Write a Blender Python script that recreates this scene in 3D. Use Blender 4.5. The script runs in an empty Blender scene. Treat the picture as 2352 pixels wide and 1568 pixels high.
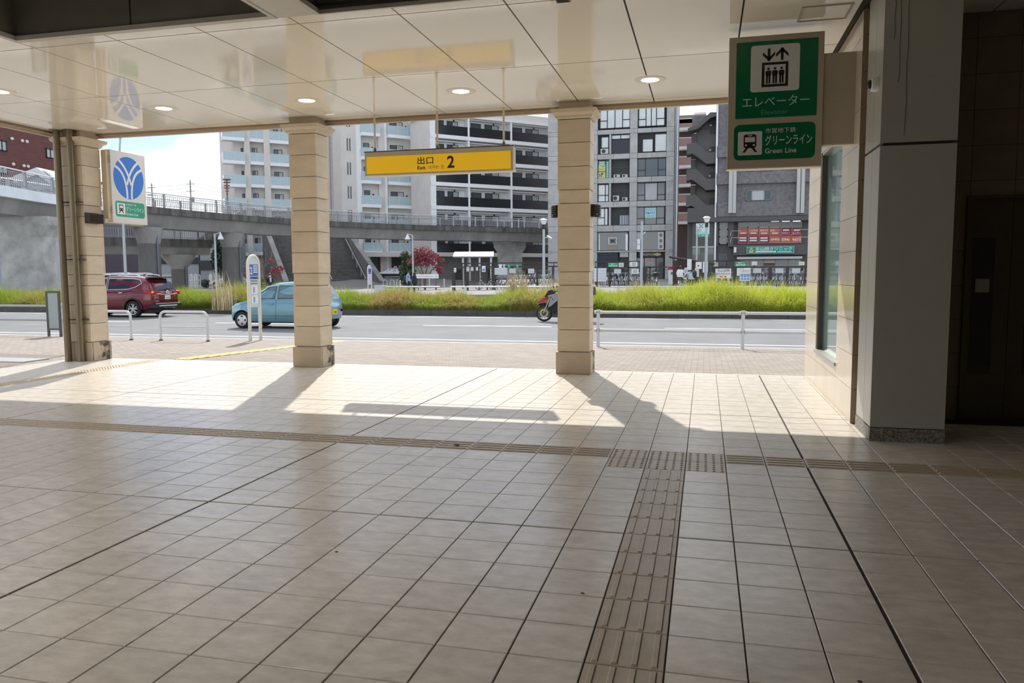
import bpy, bmesh, math, random
import numpy as np
from mathutils import Vector, Matrix

R = math.radians
scene = bpy.context.scene
C = scene.collection

# ---------------------------------------------------------------- camera
F_PX, PITCH, YAW, ROLL, EYE = 1767.0, R(5.04), R(14.07), R(-0.28), 1.474
cam_d = bpy.data.cameras.new('camera')
cam_d.sensor_width = 36.0
cam_d.lens = 36.0 * F_PX / 2352.0
cam_d.clip_end = 600
cam = bpy.data.objects.new('camera', cam_d)
cam.matrix_world = (Matrix.Translation((0, 0, EYE)) @ Matrix.Rotation(YAW, 4, 'Z')
                    @ Matrix.Rotation(R(90) - PITCH, 4, 'X') @ Matrix.Rotation(ROLL, 4, 'Z'))
C.objects.link(cam)
scene.camera = cam

# ---------------------------------------------------------------- sky, sun, exposure
SUN_EL, SUN_DX, SUN_DY = R(40.5), -0.367, 1.0      # the sun stands over the street, to the front left
wld = bpy.data.worlds.new('sky'); scene.world = wld; wld.use_nodes = True
nt = wld.node_tree; nt.nodes.clear()
def wn(t, **k):
    n = nt.nodes.new(t)
    for a, b in k.items(): setattr(n, a, b)
    return n
tc = wn('ShaderNodeTexCoord')
mp = wn('ShaderNodeMapping'); mp.inputs['Scale'].default_value = (1.0, 1.0, 2.6); mp.inputs['Location'].default_value = (0.35, 0.0, 0.2)
no = wn('ShaderNodeTexNoise'); no.inputs['Scale'].default_value = 2.6; no.inputs['Detail'].default_value = 8; no.inputs['Roughness'].default_value = 0.55
rp = wn('ShaderNodeValToRGB'); rp.color_ramp.elements[0].position = 0.42; rp.color_ramp.elements[1].position = 0.60
sky = wn('ShaderNodeTexSky', sky_type='NISHITA', sun_disc=False, sun_elevation=SUN_EL,
         sun_rotation=math.atan2(SUN_DX, SUN_DY), altitude=0, air_density=1.0, dust_density=1.0)
sc_ = wn('ShaderNodeMix', data_type='RGBA', blend_type='MULTIPLY'); sc_.inputs[0].default_value = 1.0
sc_.inputs[7].default_value = (0.040, 0.045, 0.056, 1)
mx = wn('ShaderNodeMix', data_type='RGBA')
mx.inputs[7].default_value = (0.90, 0.92, 0.94, 1)
bg = wn('ShaderNodeBackground'); bg.inputs['Strength'].default_value = 1.3
ow = wn('ShaderNodeOutputWorld')
L = nt.links.new
L(tc.outputs['Generated'], mp.inputs[0]); L(mp.outputs[0], no.inputs['Vector']); L(no.outputs['Fac'], rp.inputs[0])
L(sky.outputs[0], sc_.inputs[6]); L(sc_.outputs[2], mx.inputs[6]); L(rp.outputs[0], mx.inputs[0])
L(mx.outputs[2], bg.inputs[0]); L(bg.outputs[0], ow.inputs[0])

sun_d = bpy.data.lights.new('sun', 'SUN'); sun_d.energy = 2.7; sun_d.angle = R(0.6); sun_d.color = (1.0, 0.945, 0.85)
sun = bpy.data.objects.new('sun', sun_d); C.objects.link(sun)
_h = math.hypot(SUN_DX, SUN_DY)
sun_dir = Vector((SUN_DX / _h * math.cos(SUN_EL), SUN_DY / _h * math.cos(SUN_EL), math.sin(SUN_EL)))
sun.rotation_euler = sun_dir.to_track_quat('Z', 'Y').to_euler()

vs = scene.view_settings
vs.view_transform = 'Standard'; vs.look = 'None'; vs.gamma = 1.0; vs.use_curve_mapping = False
vs.exposure = 0.95

# ---------------------------------------------------------------- pixel -> place
_cr, _sr, _cp, _sp, _c, _s = (math.cos(ROLL), math.sin(ROLL), math.cos(PITCH), math.sin(PITCH), math.cos(YAW), math.sin(YAW))
def ray(x, y):
    a, b = (x - 1176) / F_PX, (y - 784) / F_PX
    u, v = _cr * a + _sr * b, -_sr * a + _cr * b
    yf, z = _cp - _sp * v, -_sp - _cp * v
    return Vector((_c * u - _s * yf, _s * u + _c * yf, z))
def on_z(x, y, z=0.0):
    d = ray(x, y); t = (z - EYE) / d.z; return Vector((d.x * t, d.y * t, z))
def on_y(x, y, Y):
    d = ray(x, y); t = Y / d.y; return Vector((d.x * t, Y, EYE + d.z * t))
def on_x(x, y, X):
    d = ray(x, y); t = X / d.x; return Vector((X, d.y * t, EYE + d.z * t))
def far(x, y, D):
    """point on the pixel's ray at horizontal forward distance D"""
    d = ray(x, y); f = -_s * d.x + _c * d.y; t = D / f
    return Vector((d.x * t, d.y * t, EYE + d.z * t))
ROAD_Z, WALK_Y1 = -0.25, 17.5
def walk_z(Y): return -0.17 * max(0.0, min(1.0, (Y - 11.6) / (WALK_Y1 - 11.6)))
def G(X, Y):                                         # the plaza beyond the road rises gently to the back and to +X
    return -0.12 + 0.006 * (Y - 50) + min(0.52, 0.026 * max(0.0, X + 28)) * max(0.5, min(1.0, (Y - 49) / 8)) + max(0.0, min(0.7, (Y - 82) * 0.1)) * max(0.0, min(1.0, (-28 - X) / 8))
def foot(x, D):
    p = far(x, 640, D); p.z = G(p.x, p.y); return p

# ---------------------------------------------------------------- materials
MATS = {}
def mat(name, col, rough=0.6, metal=0.0, var=0.0, scale=6.0, bump=0.0, bscale=None, spec=0.5, emit=0.0, stretch=None,
        alpha=None, trans=0.0, per=0.0, coat=0.0, col2=None, detail=4.0):
    if name in MATS: return MATS[name]
    m = bpy.data.materials.new(name); m.use_nodes = True
    t = m.node_tree; b = t.nodes['Principled BSDF']
    b.inputs['Base Color'].default_value = (*col, 1); b.inputs['Roughness'].default_value = rough
    b.inputs['Metallic'].default_value = metal; b.inputs['Specular IOR Level'].default_value = spec
    if coat: b.inputs['Coat Weight'].default_value = coat; b.inputs['Coat Roughness'].default_value = 0.05
    if trans: b.inputs['Transmission Weight'].default_value = trans
    if alpha is not None: b.inputs['Alpha'].default_value = alpha
    if emit:
        b.inputs['Emission Color'].default_value = (*col, 1); b.inputs['Emission Strength'].default_value = emit
    co = None
    if var or bump or per:
        co = t.nodes.new('ShaderNodeTexCoord'); mpn = t.nodes.new('ShaderNodeMapping')
        if stretch: mpn.inputs['Scale'].default_value = stretch
        t.links.new(co.outputs['Object'], mpn.inputs[0])
        oi = t.nodes.new('ShaderNodeObjectInfo')
        if per:
            add = t.nodes.new('ShaderNodeVectorMath'); add.operation = 'ADD'
            sclv = t.nodes.new('ShaderNodeVectorMath'); sclv.operation = 'SCALE'; sclv.inputs['Scale'].default_value = 1.0
            t.links.new(oi.outputs['Location'], sclv.inputs[0]); t.links.new(mpn.outputs[0], add.inputs[0]); t.links.new(sclv.outputs[0], add.inputs[1])
            src = add.outputs[0]
        else: src = mpn.outputs[0]
        nz = t.nodes.new('ShaderNodeTexNoise'); nz.inputs['Scale'].default_value = scale; nz.inputs['Detail'].default_value = detail
        nz.inputs['Roughness'].default_value = 0.62
        t.links.new(src, nz.inputs['Vector'])
        if var or per:
            rm = t.nodes.new('ShaderNodeMapRange'); rm.inputs['From Min'].default_value = 0.3; rm.inputs['From Max'].default_value = 0.7
            t.links.new(nz.outputs['Fac'], rm.inputs['Value'])
            mxn = t.nodes.new('ShaderNodeMix'); mxn.data_type = 'RGBA'
            a = tuple(max(0, c * (1 - var)) for c in col); bb = tuple(min(1, c * (1 + var)) for c in col) if col2 is None else col2
            mxn.inputs[6].default_value = (*a, 1); mxn.inputs[7].default_value = (*bb, 1)
            t.links.new(rm.outputs[0], mxn.inputs[0]); out = mxn.outputs[2]
            if per:
                hs = t.nodes.new('ShaderNodeHueSaturation')
                r2 = t.nodes.new('ShaderNodeMapRange'); r2.inputs['To Min'].default_value = 1 - per; r2.inputs['To Max'].default_value = 1 + per
                t.links.new(oi.outputs['Random'], r2.inputs['Value']); t.links.new(r2.outputs[0], hs.inputs['Value'])
                t.links.new(out, hs.inputs['Color']); out = hs.outputs[0]
            t.links.new(out, b.inputs['Base Color'])
        if bump:
            n2 = t.nodes.new('ShaderNodeTexNoise'); n2.inputs['Scale'].default_value = bscale or scale * 4; n2.inputs['Detail'].default_value = 3
            t.links.new(mpn.outputs[0], n2.inputs['Vector'])
            bp = t.nodes.new('ShaderNodeBump'); bp.inputs['Strength'].default_value = bump; bp.inputs['Distance'].default_value = 0.02
            t.links.new(n2.outputs['Fac'], bp.inputs['Height']); t.links.new(bp.outputs[0], b.inputs['Normal'])
    MATS[name] = m
    return m

def brick_mat(name, c1, c2, mortar, w, h, ms=0.02, rough=0.7, bump=0.3, off=0.5, rot=None, spec=0.5):
    if name in MATS: return MATS[name]
    m = bpy.data.materials.new(name); m.use_nodes = True; t = m.node_tree; b = t.nodes['Principled BSDF']
    b.inputs['Roughness'].default_value = rough; b.inputs['Specular IOR Level'].default_value = spec
    co = t.nodes.new('ShaderNodeTexCoord'); mpn = t.nodes.new('ShaderNodeMapping')
    if rot: mpn.inputs['Rotation'].default_value = rot
    br = t.nodes.new('ShaderNodeTexBrick'); br.offset = off
    br.inputs['Color1'].default_value = (*c1, 1); br.inputs['Color2'].default_value = (*c2, 1); br.inputs['Mortar'].default_value = (*mortar, 1)
    br.inputs['Scale'].default_value = 1.0; br.inputs['Brick Width'].default_value = w; br.inputs['Row Height'].default_value = h
    br.inputs['Mortar Size'].default_value = ms; br.inputs['Bias'].default_value = 0.0
    t.links.new(co.outputs['Object'], mpn.inputs[0]); t.links.new(mpn.outputs[0], br.inputs['Vector'])
    t.links.new(br.outputs['Color'], b.inputs['Base Color'])
    bp = t.nodes.new('ShaderNodeBump'); bp.inputs['Strength'].default_value = bump; bp.inputs['Distance'].default_value = 0.01; bp.invert = True
    t.links.new(br.outputs['Fac'], bp.inputs['Height']); t.links.new(bp.outputs[0], b.inputs['Normal'])
    MATS[name] = m
    return m

# ---------------------------------------------------------------- mesh builder
class MB:
    def __init__(s): s.v = []; s.f = []; s.m = []; s.k = 0
    def add(s, v, f):
        o = len(s.v); s.v += [tuple(p) for p in v]
        for q in f: s.f.append(tuple(i + o for i in q)); s.m.append(s.k)
        return s
    def mt(s, k): s.k = k; return s
    def obox(s, o, a, b, c):
        o, a, b, c = Vector(o), Vector(a), Vector(b), Vector(c)
        v = [o, o + a, o + a + b, o + b, o + c, o + a + c, o + a + b + c, o + b + c]
        return s.add(v, [(0, 3, 2, 1), (4, 5, 6, 7), (0, 1, 5, 4), (1, 2, 6, 5), (2, 3, 7, 6), (3, 0, 4, 7)])
    def box(s, x0, x1, y0, y1, z0, z1):
        return s.obox((x0, y0, z0), (x1 - x0, 0, 0), (0, y1 - y0, 0), (0, 0, z1 - z0))
    def cbox(s, c, d):
        return s.box(c[0] - d[0] / 2, c[0] + d[0] / 2, c[1] - d[1] / 2, c[1] + d[1] / 2, c[2] - d[2] / 2, c[2] + d[2] / 2)
    def quad(s, a, b, c, d): return s.add([a, b, c, d], [(0, 1, 2, 3)])
    def cyl(s, p, q, r, n=10, r2=None, caps=True):
        p, q = Vector(p), Vector(q); ax = (q - p).normalized()
        t = Vector((0, 0, 1)) if abs(ax.z) < 0.9 else Vector((1, 0, 0))
        e1 = ax.cross(t).normalized(); e2 = ax.cross(e1); r2 = r if r2 is None else r2
        v = []
        for i in range(n):
            a = 2 * math.pi * i / n; d = e1 * math.cos(a) + e2 * math.sin(a)
            v += [p + d * r, q + d * r2]
        f = [(2 * i, 2 * ((i + 1) % n), 2 * ((i + 1) % n) + 1, 2 * i + 1) for i in range(n)]
        if caps: f += [tuple(2 * i for i in range(n))[::-1], tuple(2 * i + 1 for i in range(n))]
        return s.add(v, f)
    def tube(s, pts, r, n=8, closed=False):
        pts = [Vector(p) for p in pts]; N = len(pts); v = []; prev = None
        rr = r if isinstance(r, (list, tuple)) else [r] * N
        for i, p in enumerate(pts):
            a = pts[(i - 1) % N] if (closed or i) else p; b = pts[(i + 1) % N] if (closed or i < N - 1) else p
            ax = (b - a).normalized()
            if prev is None:
                t = Vector((0, 0, 1)) if abs(ax.z) < 0.9 else Vector((1, 0, 0)); e1 = ax.cross(t).normalized()
            else: e1 = (prev - ax * prev.dot(ax)).normalized()
            prev = e1; e2 = ax.cross(e1)
            for k in range(n):
                an = 2 * math.pi * k / n; v.append(p + (e1 * math.cos(an) + e2 * math.sin(an)) * rr[i])
        f = []
        for i in range(N if closed else N - 1):
            j = (i + 1) % N
            for k in range(n): f.append((i * n + k, i * n + (k + 1) % n, j * n + (k + 1) % n, j * n + k))
        if not closed: f += [tuple(range(n))[::-1], tuple((N - 1) * n + k for k in range(n))]
        return s.add(v, f)
    def prism(s, poly, o, ax, ay, n):
        o, ax, ay, n = Vector(o), Vector(ax), Vector(ay), Vector(n); N = len(poly)
        v = [o + ax * p[0] + ay * p[1] for p in poly]; v += [p + n for p in v]
        f = [tuple(range(N))[::-1], tuple(range(N, 2 * N))] + [(i, (i + 1) % N, N + (i + 1) % N, N + i) for i in range(N)]
        return s.add(v, f)
    def lathe(s, prof, c=(0, 0, 0), n=20, ax=(0, 0, 1)):
        c = Vector(c); ax = Vector(ax).normalized(); t = Vector((1, 0, 0)) if abs(ax.x) < 0.9 else Vector((0, 1, 0))
        e1 = ax.cross(t).normalized(); e2 = ax.cross(e1); v = []; P = len(prof)
        for i in range(n):
            a = 2 * math.pi * i / n; d = e1 * math.cos(a) + e2 * math.sin(a)
            v += [c + d * r + ax * z for r, z in prof]
        f = [(i * P + k, ((i + 1) % n) * P + k, ((i + 1) % n) * P + k + 1, i * P + k + 1) for i in range(n) for k in range(P - 1)]
        return s.add(v, f)
    def sphere(s, c, r, n=12, m=8):
        r = r if isinstance(r, (tuple, list)) else (r, r, r); v = []; c = Vector(c)
        for j in range(m + 1):
            th = math.pi * j / m
            for i in range(n):
                a = 2 * math.pi * i / n
                v.append(c + Vector((r[0] * math.sin(th) * math.cos(a), r[1] * math.sin(th) * math.sin(a), r[2] * math.cos(th))))
        f = [(j * n + i, (j + 1) * n + i, (j + 1) * n + (i + 1) % n, j * n + (i + 1) % n) for j in range(m) for i in range(n)]
        return s.add(v, f)
    def grid(s, rows, close=False):
        n = len(rows[0]); v = [p for r in rows for p in r]; f = []
        for i in range(len(rows) - 1):
            for k in range(n if close else n - 1):
                f.append((i * n + k, i * n + (k + 1) % n, (i + 1) * n + (k + 1) % n, (i + 1) * n + k))
        return s.add(v, f)
    def mesh(s, name, mats, smooth=False, off=None, fix=True):
        me = bpy.data.meshes.new(name)
        v = s.v if off is None else [(p[0] - off[0], p[1] - off[1], p[2] - off[2]) for p in s.v]
        me.from_pydata(v, [], s.f)
        for m_ in (mats if isinstance(mats, (list, tuple)) else [mats]): me.materials.append(m_)
        if any(s.m): me.polygons.foreach_set('material_index', s.m)
        if fix:
            b = bmesh.new(); b.from_mesh(me); bmesh.ops.remove_doubles(b, verts=b.verts, dist=1e-5) if smooth else None
            bmesh.ops.recalc_face_normals(b, faces=b.faces); b.to_mesh(me); b.free()
        if smooth: me.polygons.foreach_set('use_smooth', [True] * len(me.polygons)); sharp(me)
        me.update(); return me
    def build(s, name, mats, parent=None, smooth=False, world=True, fix=True):
        """world: the vertices are places in the scene, else in the parent's own frame"""
        off = wloc(parent) if (parent is not None and world) else None
        o = bpy.data.objects.new(name, s.mesh(name, mats, smooth, off, fix)); C.objects.link(o)
        if parent is not None: o.parent = parent
        return o

def sharp(me, ang=R(42)):
    me.set_sharp_from_angle(angle=ang)
def wloc(o):
    p = Vector((0, 0, 0))
    while o is not None: p += o.location; o = o.parent
    return p
def tag(o, label=None, cat=None, group=None, kind=None):
    if label: o['label'] = label
    if cat: o['category'] = cat
    if group: o['group'] = group
    if kind: o['kind'] = kind
    return o
def thing(name, label, cat, loc=(0, 0, 0), rz=0.0, group=None):
    o = bpy.data.objects.new(name, None); C.objects.link(o); o.empty_display_size = 0.2
    o.location = loc; o.rotation_euler = (0, 0, rz)
    return tag(o, label, cat, group)
def setting(name, mats, mb=None, label=None, smooth=False, fix=True):
    o = mb.build(name, mats, None, smooth, fix=fix); o['kind'] = 'structure'
    if label: o['label'] = label
    return o
def node(name, me, parent, loc=(0, 0, 0), rz=0.0):
    o = bpy.data.objects.new(name, me); C.objects.link(o); o.parent = parent; o.location = loc
    if rz: o.rotation_euler = (0, 0, rz)
    return o
def copy_tree(o, parent=None, kids=None):
    kids = kids or {}
    c = o.copy(); C.objects.link(c); c.parent = parent
    for ch in o.children: copy_tree(ch, c)
    return c

# flat lettering: real glyph outlines, laid on a plane and fitted into a rectangle
def glyphs(body, bold=0.0):
    cu = bpy.data.curves.new('lettering', 'FONT'); cu.body = body; cu.size = 1.0; cu.resolution_u = 3
    if bold: cu.offset = bold
    ob = bpy.data.objects.new('lettering', cu); C.objects.link(ob)
    dg = bpy.context.evaluated_depsgraph_get()
    me = bpy.data.meshes.new_from_object(ob.evaluated_get(dg))
    V = [v.co.copy() for v in me.vertices]; Fs = [tuple(p.vertices) for p in me.polygons]
    bpy.data.objects.remove(ob); bpy.data.curves.remove(cu); bpy.data.meshes.remove(me)
    return V, Fs
def put_text(mb, body, o, ax, ay, x0, x1, y0, y1, bold=0.012, keep=False):
    """fit the words into x0..x1, y0..y1 of the plane at o with axes ax, ay"""
    V, Fs = glyphs(body, bold)
    if not V: return mb
    o, ax, ay = Vector(o), Vector(ax), Vector(ay)
    a, b = min(v.x for v in V), max(v.x for v in V); c, d = min(v.y for v in V), max(v.y for v in V)
    sx, sy = (x1 - x0) / max(b - a, 1e-6), (y1 - y0) / max(d - c, 1e-6)
    if keep: sx = sy = min(sx, sy)
    mb.add([o + ax * (x0 + (v.x - a) * sx) + ay * (y0 + (v.y - c) * sy) for v in V], Fs)
    return mb
def rrect(x0, x1, y0, y1, r, n=5):
    p = []
    for cx, cy, a0 in ((x1 - r, y0 + r, -90), (x1 - r, y1 - r, 0), (x0 + r, y1 - r, 90), (x0 + r, y0 + r, 180)):
        for i in range(n + 1):
            a = R(a0 + 90 * i / n); p.append((cx + r * math.cos(a), cy + r * math.sin(a)))
    return p
def disc(cx, cy, r, n=32, ry=None):
    return [(cx + r * math.cos(2 * math.pi * i / n), cy + (ry or r) * math.sin(2 * math.pi * i / n)) for i in range(n)]
random.seed(7); rng = np.random.default_rng(7)
# ================================================================ station: floor
M_tile = mat('floor_tile', (0.69, 0.645, 0.575), rough=0.26, detail=9.0, var=0.17, scale=7.0, bump=0.03, bscale=90, spec=0.5, per=0.05, stretch=(1, 1.8, 1))
M_grout = mat('floor_joint', (0.045, 0.030, 0.022), rough=0.9, var=0.2, scale=12)
M_tact = mat('tactile_tile', (0.47, 0.39, 0.29), rough=0.38, var=0.12, scale=8, per=0.04)
M_tact2 = mat('tactile_tile_pale', (0.55, 0.45, 0.31), rough=0.4, var=0.1, scale=8, per=0.04)
M_yel = mat('tactile_yellow', (0.62, 0.50, 0.20), rough=0.7, var=0.2, scale=6, per=0.06)
TS, X0, Y0 = 0.3, -0.423, 5.79
fl = MB().box(-10.95, 8.0, -7.0, 11.56, -0.25, -0.007)
floor = setting('floor', M_grout, fl, 'cream square floor tiles with dark joints in the station hall')
def tile_mesh(dx0=0, dx1=0, dy0=0, dy1=0, j=0.0028, h=0.010, name='tile', m=M_tile):
    b = MB(); e = 0.0025
    x0, x1, y0, y1 = j + dx0, TS - j - dx1, j + dy0, TS - j - dy1
    lo = [(x0, y0, -h), (x1, y0, -h), (x1, y1, -h), (x0, y1, -h)]
    mid = [(x0, y0, -e), (x1, y0, -e), (x1, y1, -e), (x0, y1, -e)]
    hi = [(x0 + e, y0 + e, 0), (x1 - e, y0 + e, 0), (x1 - e, y1 - e, 0), (x0 + e, y1 - e, 0)]
    f = [(8, 9, 10, 11)] + [(i, (i + 1) % 4, 4 + (i + 1) % 4, 4 + i) for i in range(4)] + [(4 + i, 4 + (i + 1) % 4, 8 + (i + 1) % 4, 8 + i) for i in range(4)]
    b.add(lo + mid + hi, f); return b
_tm = {}
def tmesh(key):
    if key not in _tm:
        g = 0.006; _tm[key] = tile_mesh(*(g if k else 0 for k in key)).mesh('tile', M_tile, fix=False)
    return _tm[key]
WIDE_I, WIDE_J = (-9, 4, -22, 17), (-5, 8, -18)
def bars(b, n=4, along='x'):
    for k in range(n):
        c = TS * (k + 0.5) / n; w, L0, L1, h = 0.0135, 0.012, TS - 0.012, 0.006
        lo = [(L0, c - w), (L1, c - w), (L1, c + w), (L0, c + w)]; hi = [(L0 + .006, c - w + .005), (L1 - .006, c - w + .005), (L1 - .006, c + w - .005), (L0 + .006, c + w - .005)]
        if along == 'y': lo = [(TS - y, x) for x, y in lo]; hi = [(TS - y, x) for x, y in hi]
        b.add([(x, y, 0) for x, y in lo] + [(x, y, h) for x, y in hi], [(4, 5, 6, 7)] + [(i, (i + 1) % 4, 4 + (i + 1) % 4, 4 + i) for i in range(4)])
    return b
def dots(b):
    for i in range(5):
        for k in range(5):
            cx, cy = TS * (i + .5) / 5, TS * (k + .5) / 5; n = 8
            v = [(cx + .0125 * math.cos(2 * math.pi * q / n), cy + .0125 * math.sin(2 * math.pi * q / n), 0) for q in range(n)]
            v += [(cx + .007 * math.cos(2 * math.pi * q / n), cy + .007 * math.sin(2 * math.pi * q / n), .006) for q in range(n)]
            b.add(v, [tuple(range(n, 2 * n))] + [(q, (q + 1) % n, n + (q + 1) % n, n + q) for q in range(n)])
    return b
TAC = {(nm, kd): (bars(tile_mesh(), along=kd[-1]) if kd[0] == 'b' else dots(tile_mesh())).mesh('tactile_tile', m_, fix=False)
       for nm, m_ in (('n', M_tact), ('p', M_tact2), ('y', M_yel)) for kd in ('bx', 'by', 'd')}
I0, I1, J0, J1 = -35, 15, -19, 18        # columns and rows of whole tiles
plain = []
for j in range(J0, J1 + 1):
    for i in range(I0, I1 + 1):
        kind = None
        if 0 <= j <= 1 and -1 <= i <= 1: kind = ('n', 'd')
        elif j == 1 and i != -30: kind = ('n', 'bx')
        elif i == 0 and j < 0: kind = ('n', 'by')
        elif i == -30 and j >= 1: kind = ('p', 'd' if j in (13, 14, 15, 1) else 'by')
        x, y = X0 + TS * i, Y0 + TS * j
        if kind: node('tactile_tile', TAC[kind], floor, (x, y, 0)); continue
        d = -_s * (x + .15) + _c * (y + .15); lat = _c * (x + .15) + _s * (y + .15)
        seen = d > 0.3 and abs(lat / d) < 0.70 and d * math.tan(R(29)) > 1.474 - 0.25
        key = (i in WIDE_I, i + 1 in WIDE_I, j in WIDE_J, j + 1 in WIDE_J)
        if x > 4.4 or (x > 1.4 and y > 8.1): continue
        plain.append((0 if seen else 1, d * d + lat * lat, x, y, key))
plain.sort()
rest = MB()
for n_, (ns, d2, x, y, key) in enumerate(plain):
    if n_ < 300: node('tile', tmesh(key), floor, (x, y, 0))
    else:
        g = 0.006; t = tile_mesh(*(g if k else 0 for k in key)); rest.add([(p[0] + x, p[1] + y, p[2]) for p in t.v], t.f)
ro = rest.build('tile_field', M_tile, floor, fix=False); ro['kind'] = 'stuff'
M_stone = mat('threshold_stone', (0.50, 0.46, 0.40), rough=0.5, var=0.1)
MB().box(-10.92, 1.4, Y0 + TS * 19 + .004, 11.57, -.02, 0.0).build('threshold_strip', M_stone, floor)

# ================================================================ pillars
M_lime = mat('pillar_stone', (0.60, 0.50, 0.37), rough=0.55, var=0.09, scale=2.2, bump=0.06, bscale=60, stretch=(1, 1, 2.6), per=0.05)
M_limed = mat('pillar_joint', (0.12, 0.08, 0.05), rough=0.9)
M_crown = mat('pillar_crown', (0.60, 0.50, 0.37), rough=0.55, var=0.06)
# splashed dirt on the pillar feet: climbs from the ground in ragged patches
def foot_mat():
    m = mat('pillar_foot_stone', (0.50, 0.40, 0.29), rough=0.6, var=0.08, scale=2)
    t = m.node_tree; b = t.nodes['Principled BSDF']
    co = t.nodes.new('ShaderNodeTexCoord'); nz = t.nodes.new('ShaderNodeTexNoise'); nz.inputs['Scale'].default_value = 9; nz.inputs['Detail'].default_value = 8
    sep = t.nodes.new('ShaderNodeSeparateXYZ'); t.links.new(co.outputs['Generated'], sep.inputs[0]); t.links.new(co.outputs['Object'], nz.inputs['Vector'])
    ad = t.nodes.new('ShaderNodeMath'); ad.operation = 'MULTIPLY_ADD'; ad.inputs[1].default_value = 0.42; t.links.new(sep.outputs['Y'], ad.inputs[0]); t.links.new(nz.outputs['Fac'], ad.inputs[2])
    rm = t.nodes.new('ShaderNodeMapRange'); rm.inputs['From Min'].default_value = 0.68; rm.inputs['From Max'].default_value = 0.88; t.links.new(ad.outputs[0], rm.inputs['Value'])
    mxn = t.nodes.new('ShaderNodeMix'); mxn.data_type = 'RGBA'
    old = b.inputs['Base Color'].links[0].from_socket; t.links.new(old, mxn.inputs[6]); mxn.inputs[7].default_value = (0.045, 0.04, 0.035, 1)
    t.links.new(rm.outputs[0], mxn.inputs[0]); t.links.new(mxn.outputs[2], b.inputs['Base Color'])
    return m
M_foot = foot_mat()
ZC = 3.92
JOINTS = [on_y(1320, y, 11.1).z for y in (808, 757.5, 706.4, 655, 624, 572.5, 520, 466.8, 435, 381.6, 326.8, 273)]
def pillar(xl, xr, yf, yb, label):
    o = thing('stone_pillar', label, 'pillar', ((xl + xr) / 2, (yf + yb) / 2, 0), group='stone-clad pillars along the open front')
    MB().box(xl + .03, xr - .03, yf + .03, yb - .03, 0, ZC + .02).build('core', M_limed, o)
    zs = [0.0] + JOINTS
    for k in range(len(zs) - 1):
        z0, z1 = zs[k] + (.004 if k else .004), zs[k + 1] - .004
        out = .022 if k == 0 else (-.012 if k in (4, 8) else 0.0); m_ = M_foot if k == 0 else M_lime
        t = .035; a, b_, c, d = xl - out, xr + out, yf - out, yb + out
        MB().box(a, b_, c, c + t, z0, z1).build('stone_panel', m_, o)
        MB().box(a, b_, d - t, d, z0, z1).build('stone_panel', m_, o)
        MB().box(b_ - t, b_, c + t + .002, d - t - .002, z0, z1).build('stone_panel', m_, o)
        MB().box(a, a + t, c + t + .002, d - t - .002, z0, z1).build('stone_panel', m_, o)
    zt = zs[-1]
    prof = [(0.0, zt + .004), (.03, zt + .02), (.035, zt + .05), (.085, zt + .085), (.095, zt + .135), (.0, zt + .14)]
    cr = MB()
    ring = lambda e, z: [(xl - e, yf - e, z), (xr + e, yf - e, z), (xr + e, yb + e, z), (xl - e, yb + e, z)]
    cr.grid([ring(e, z) for e, z in prof], close=True); cr.build('crown_moulding', M_crown, o)
    MB().box(xl + .012, xr - .012, yf + .012, yb - .012, zt + .1, ZC - .001).build('neck_panel', M_lime, o)
    return o
P1 = pillar(-10.75, -10.28, 11.09, 11.50, 'beige stone pillar with two downpipes and a blue logo sign')
P2 = pillar(-6.38, -5.92, 11.09, 11.49, 'beige stone pillar standing beside the light blue car')
P3 = pillar(-2.09, -1.62, 11.10, 11.48, 'beige stone pillar with louvred lamps on both sides')

# downpipes on the first pillar
M_pipe = mat('bronze_pipe', (0.20, 0.165, 0.11), rough=0.35, metal=0.5, var=0.12, scale=3, stretch=(1, 1, .3))
M_black = mat('black_metal', (0.02, 0.018, 0.016), rough=0.5)
for q, (x, y, lb) in enumerate(((-10.665, 10.98, 'bronze downpipe beside the open corner of the hall'), (-10.425, 11.01, 'bronze downpipe set against the middle of the stone pillar'))):
    o = thing('downpipe', lb, 'pipe', (x, y, 0), group='downpipes on the corner pillar')
    MB().cyl((x, y, .002), (x, y, ZC - .002), .056, 20).build('pipe', M_pipe, o, smooth=True)
    MB().lathe([(.056, ZC - .012), (.105, ZC - .012), (.105, ZC - .002)], (x, y, 0), 20).build('ceiling_flange', M_pipe, o)
    MB().lathe([(.060, .03), (.060, .004)], (x, y, 0), 20).build('foot_collar', M_pipe, o)
    for z in (0.72, 1.75, 2.72):
        MB().box(x - .062, x + .13, y + .0, y + .075, z - .008, z + .008).build('pipe_bracket', M_black, o)

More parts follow.
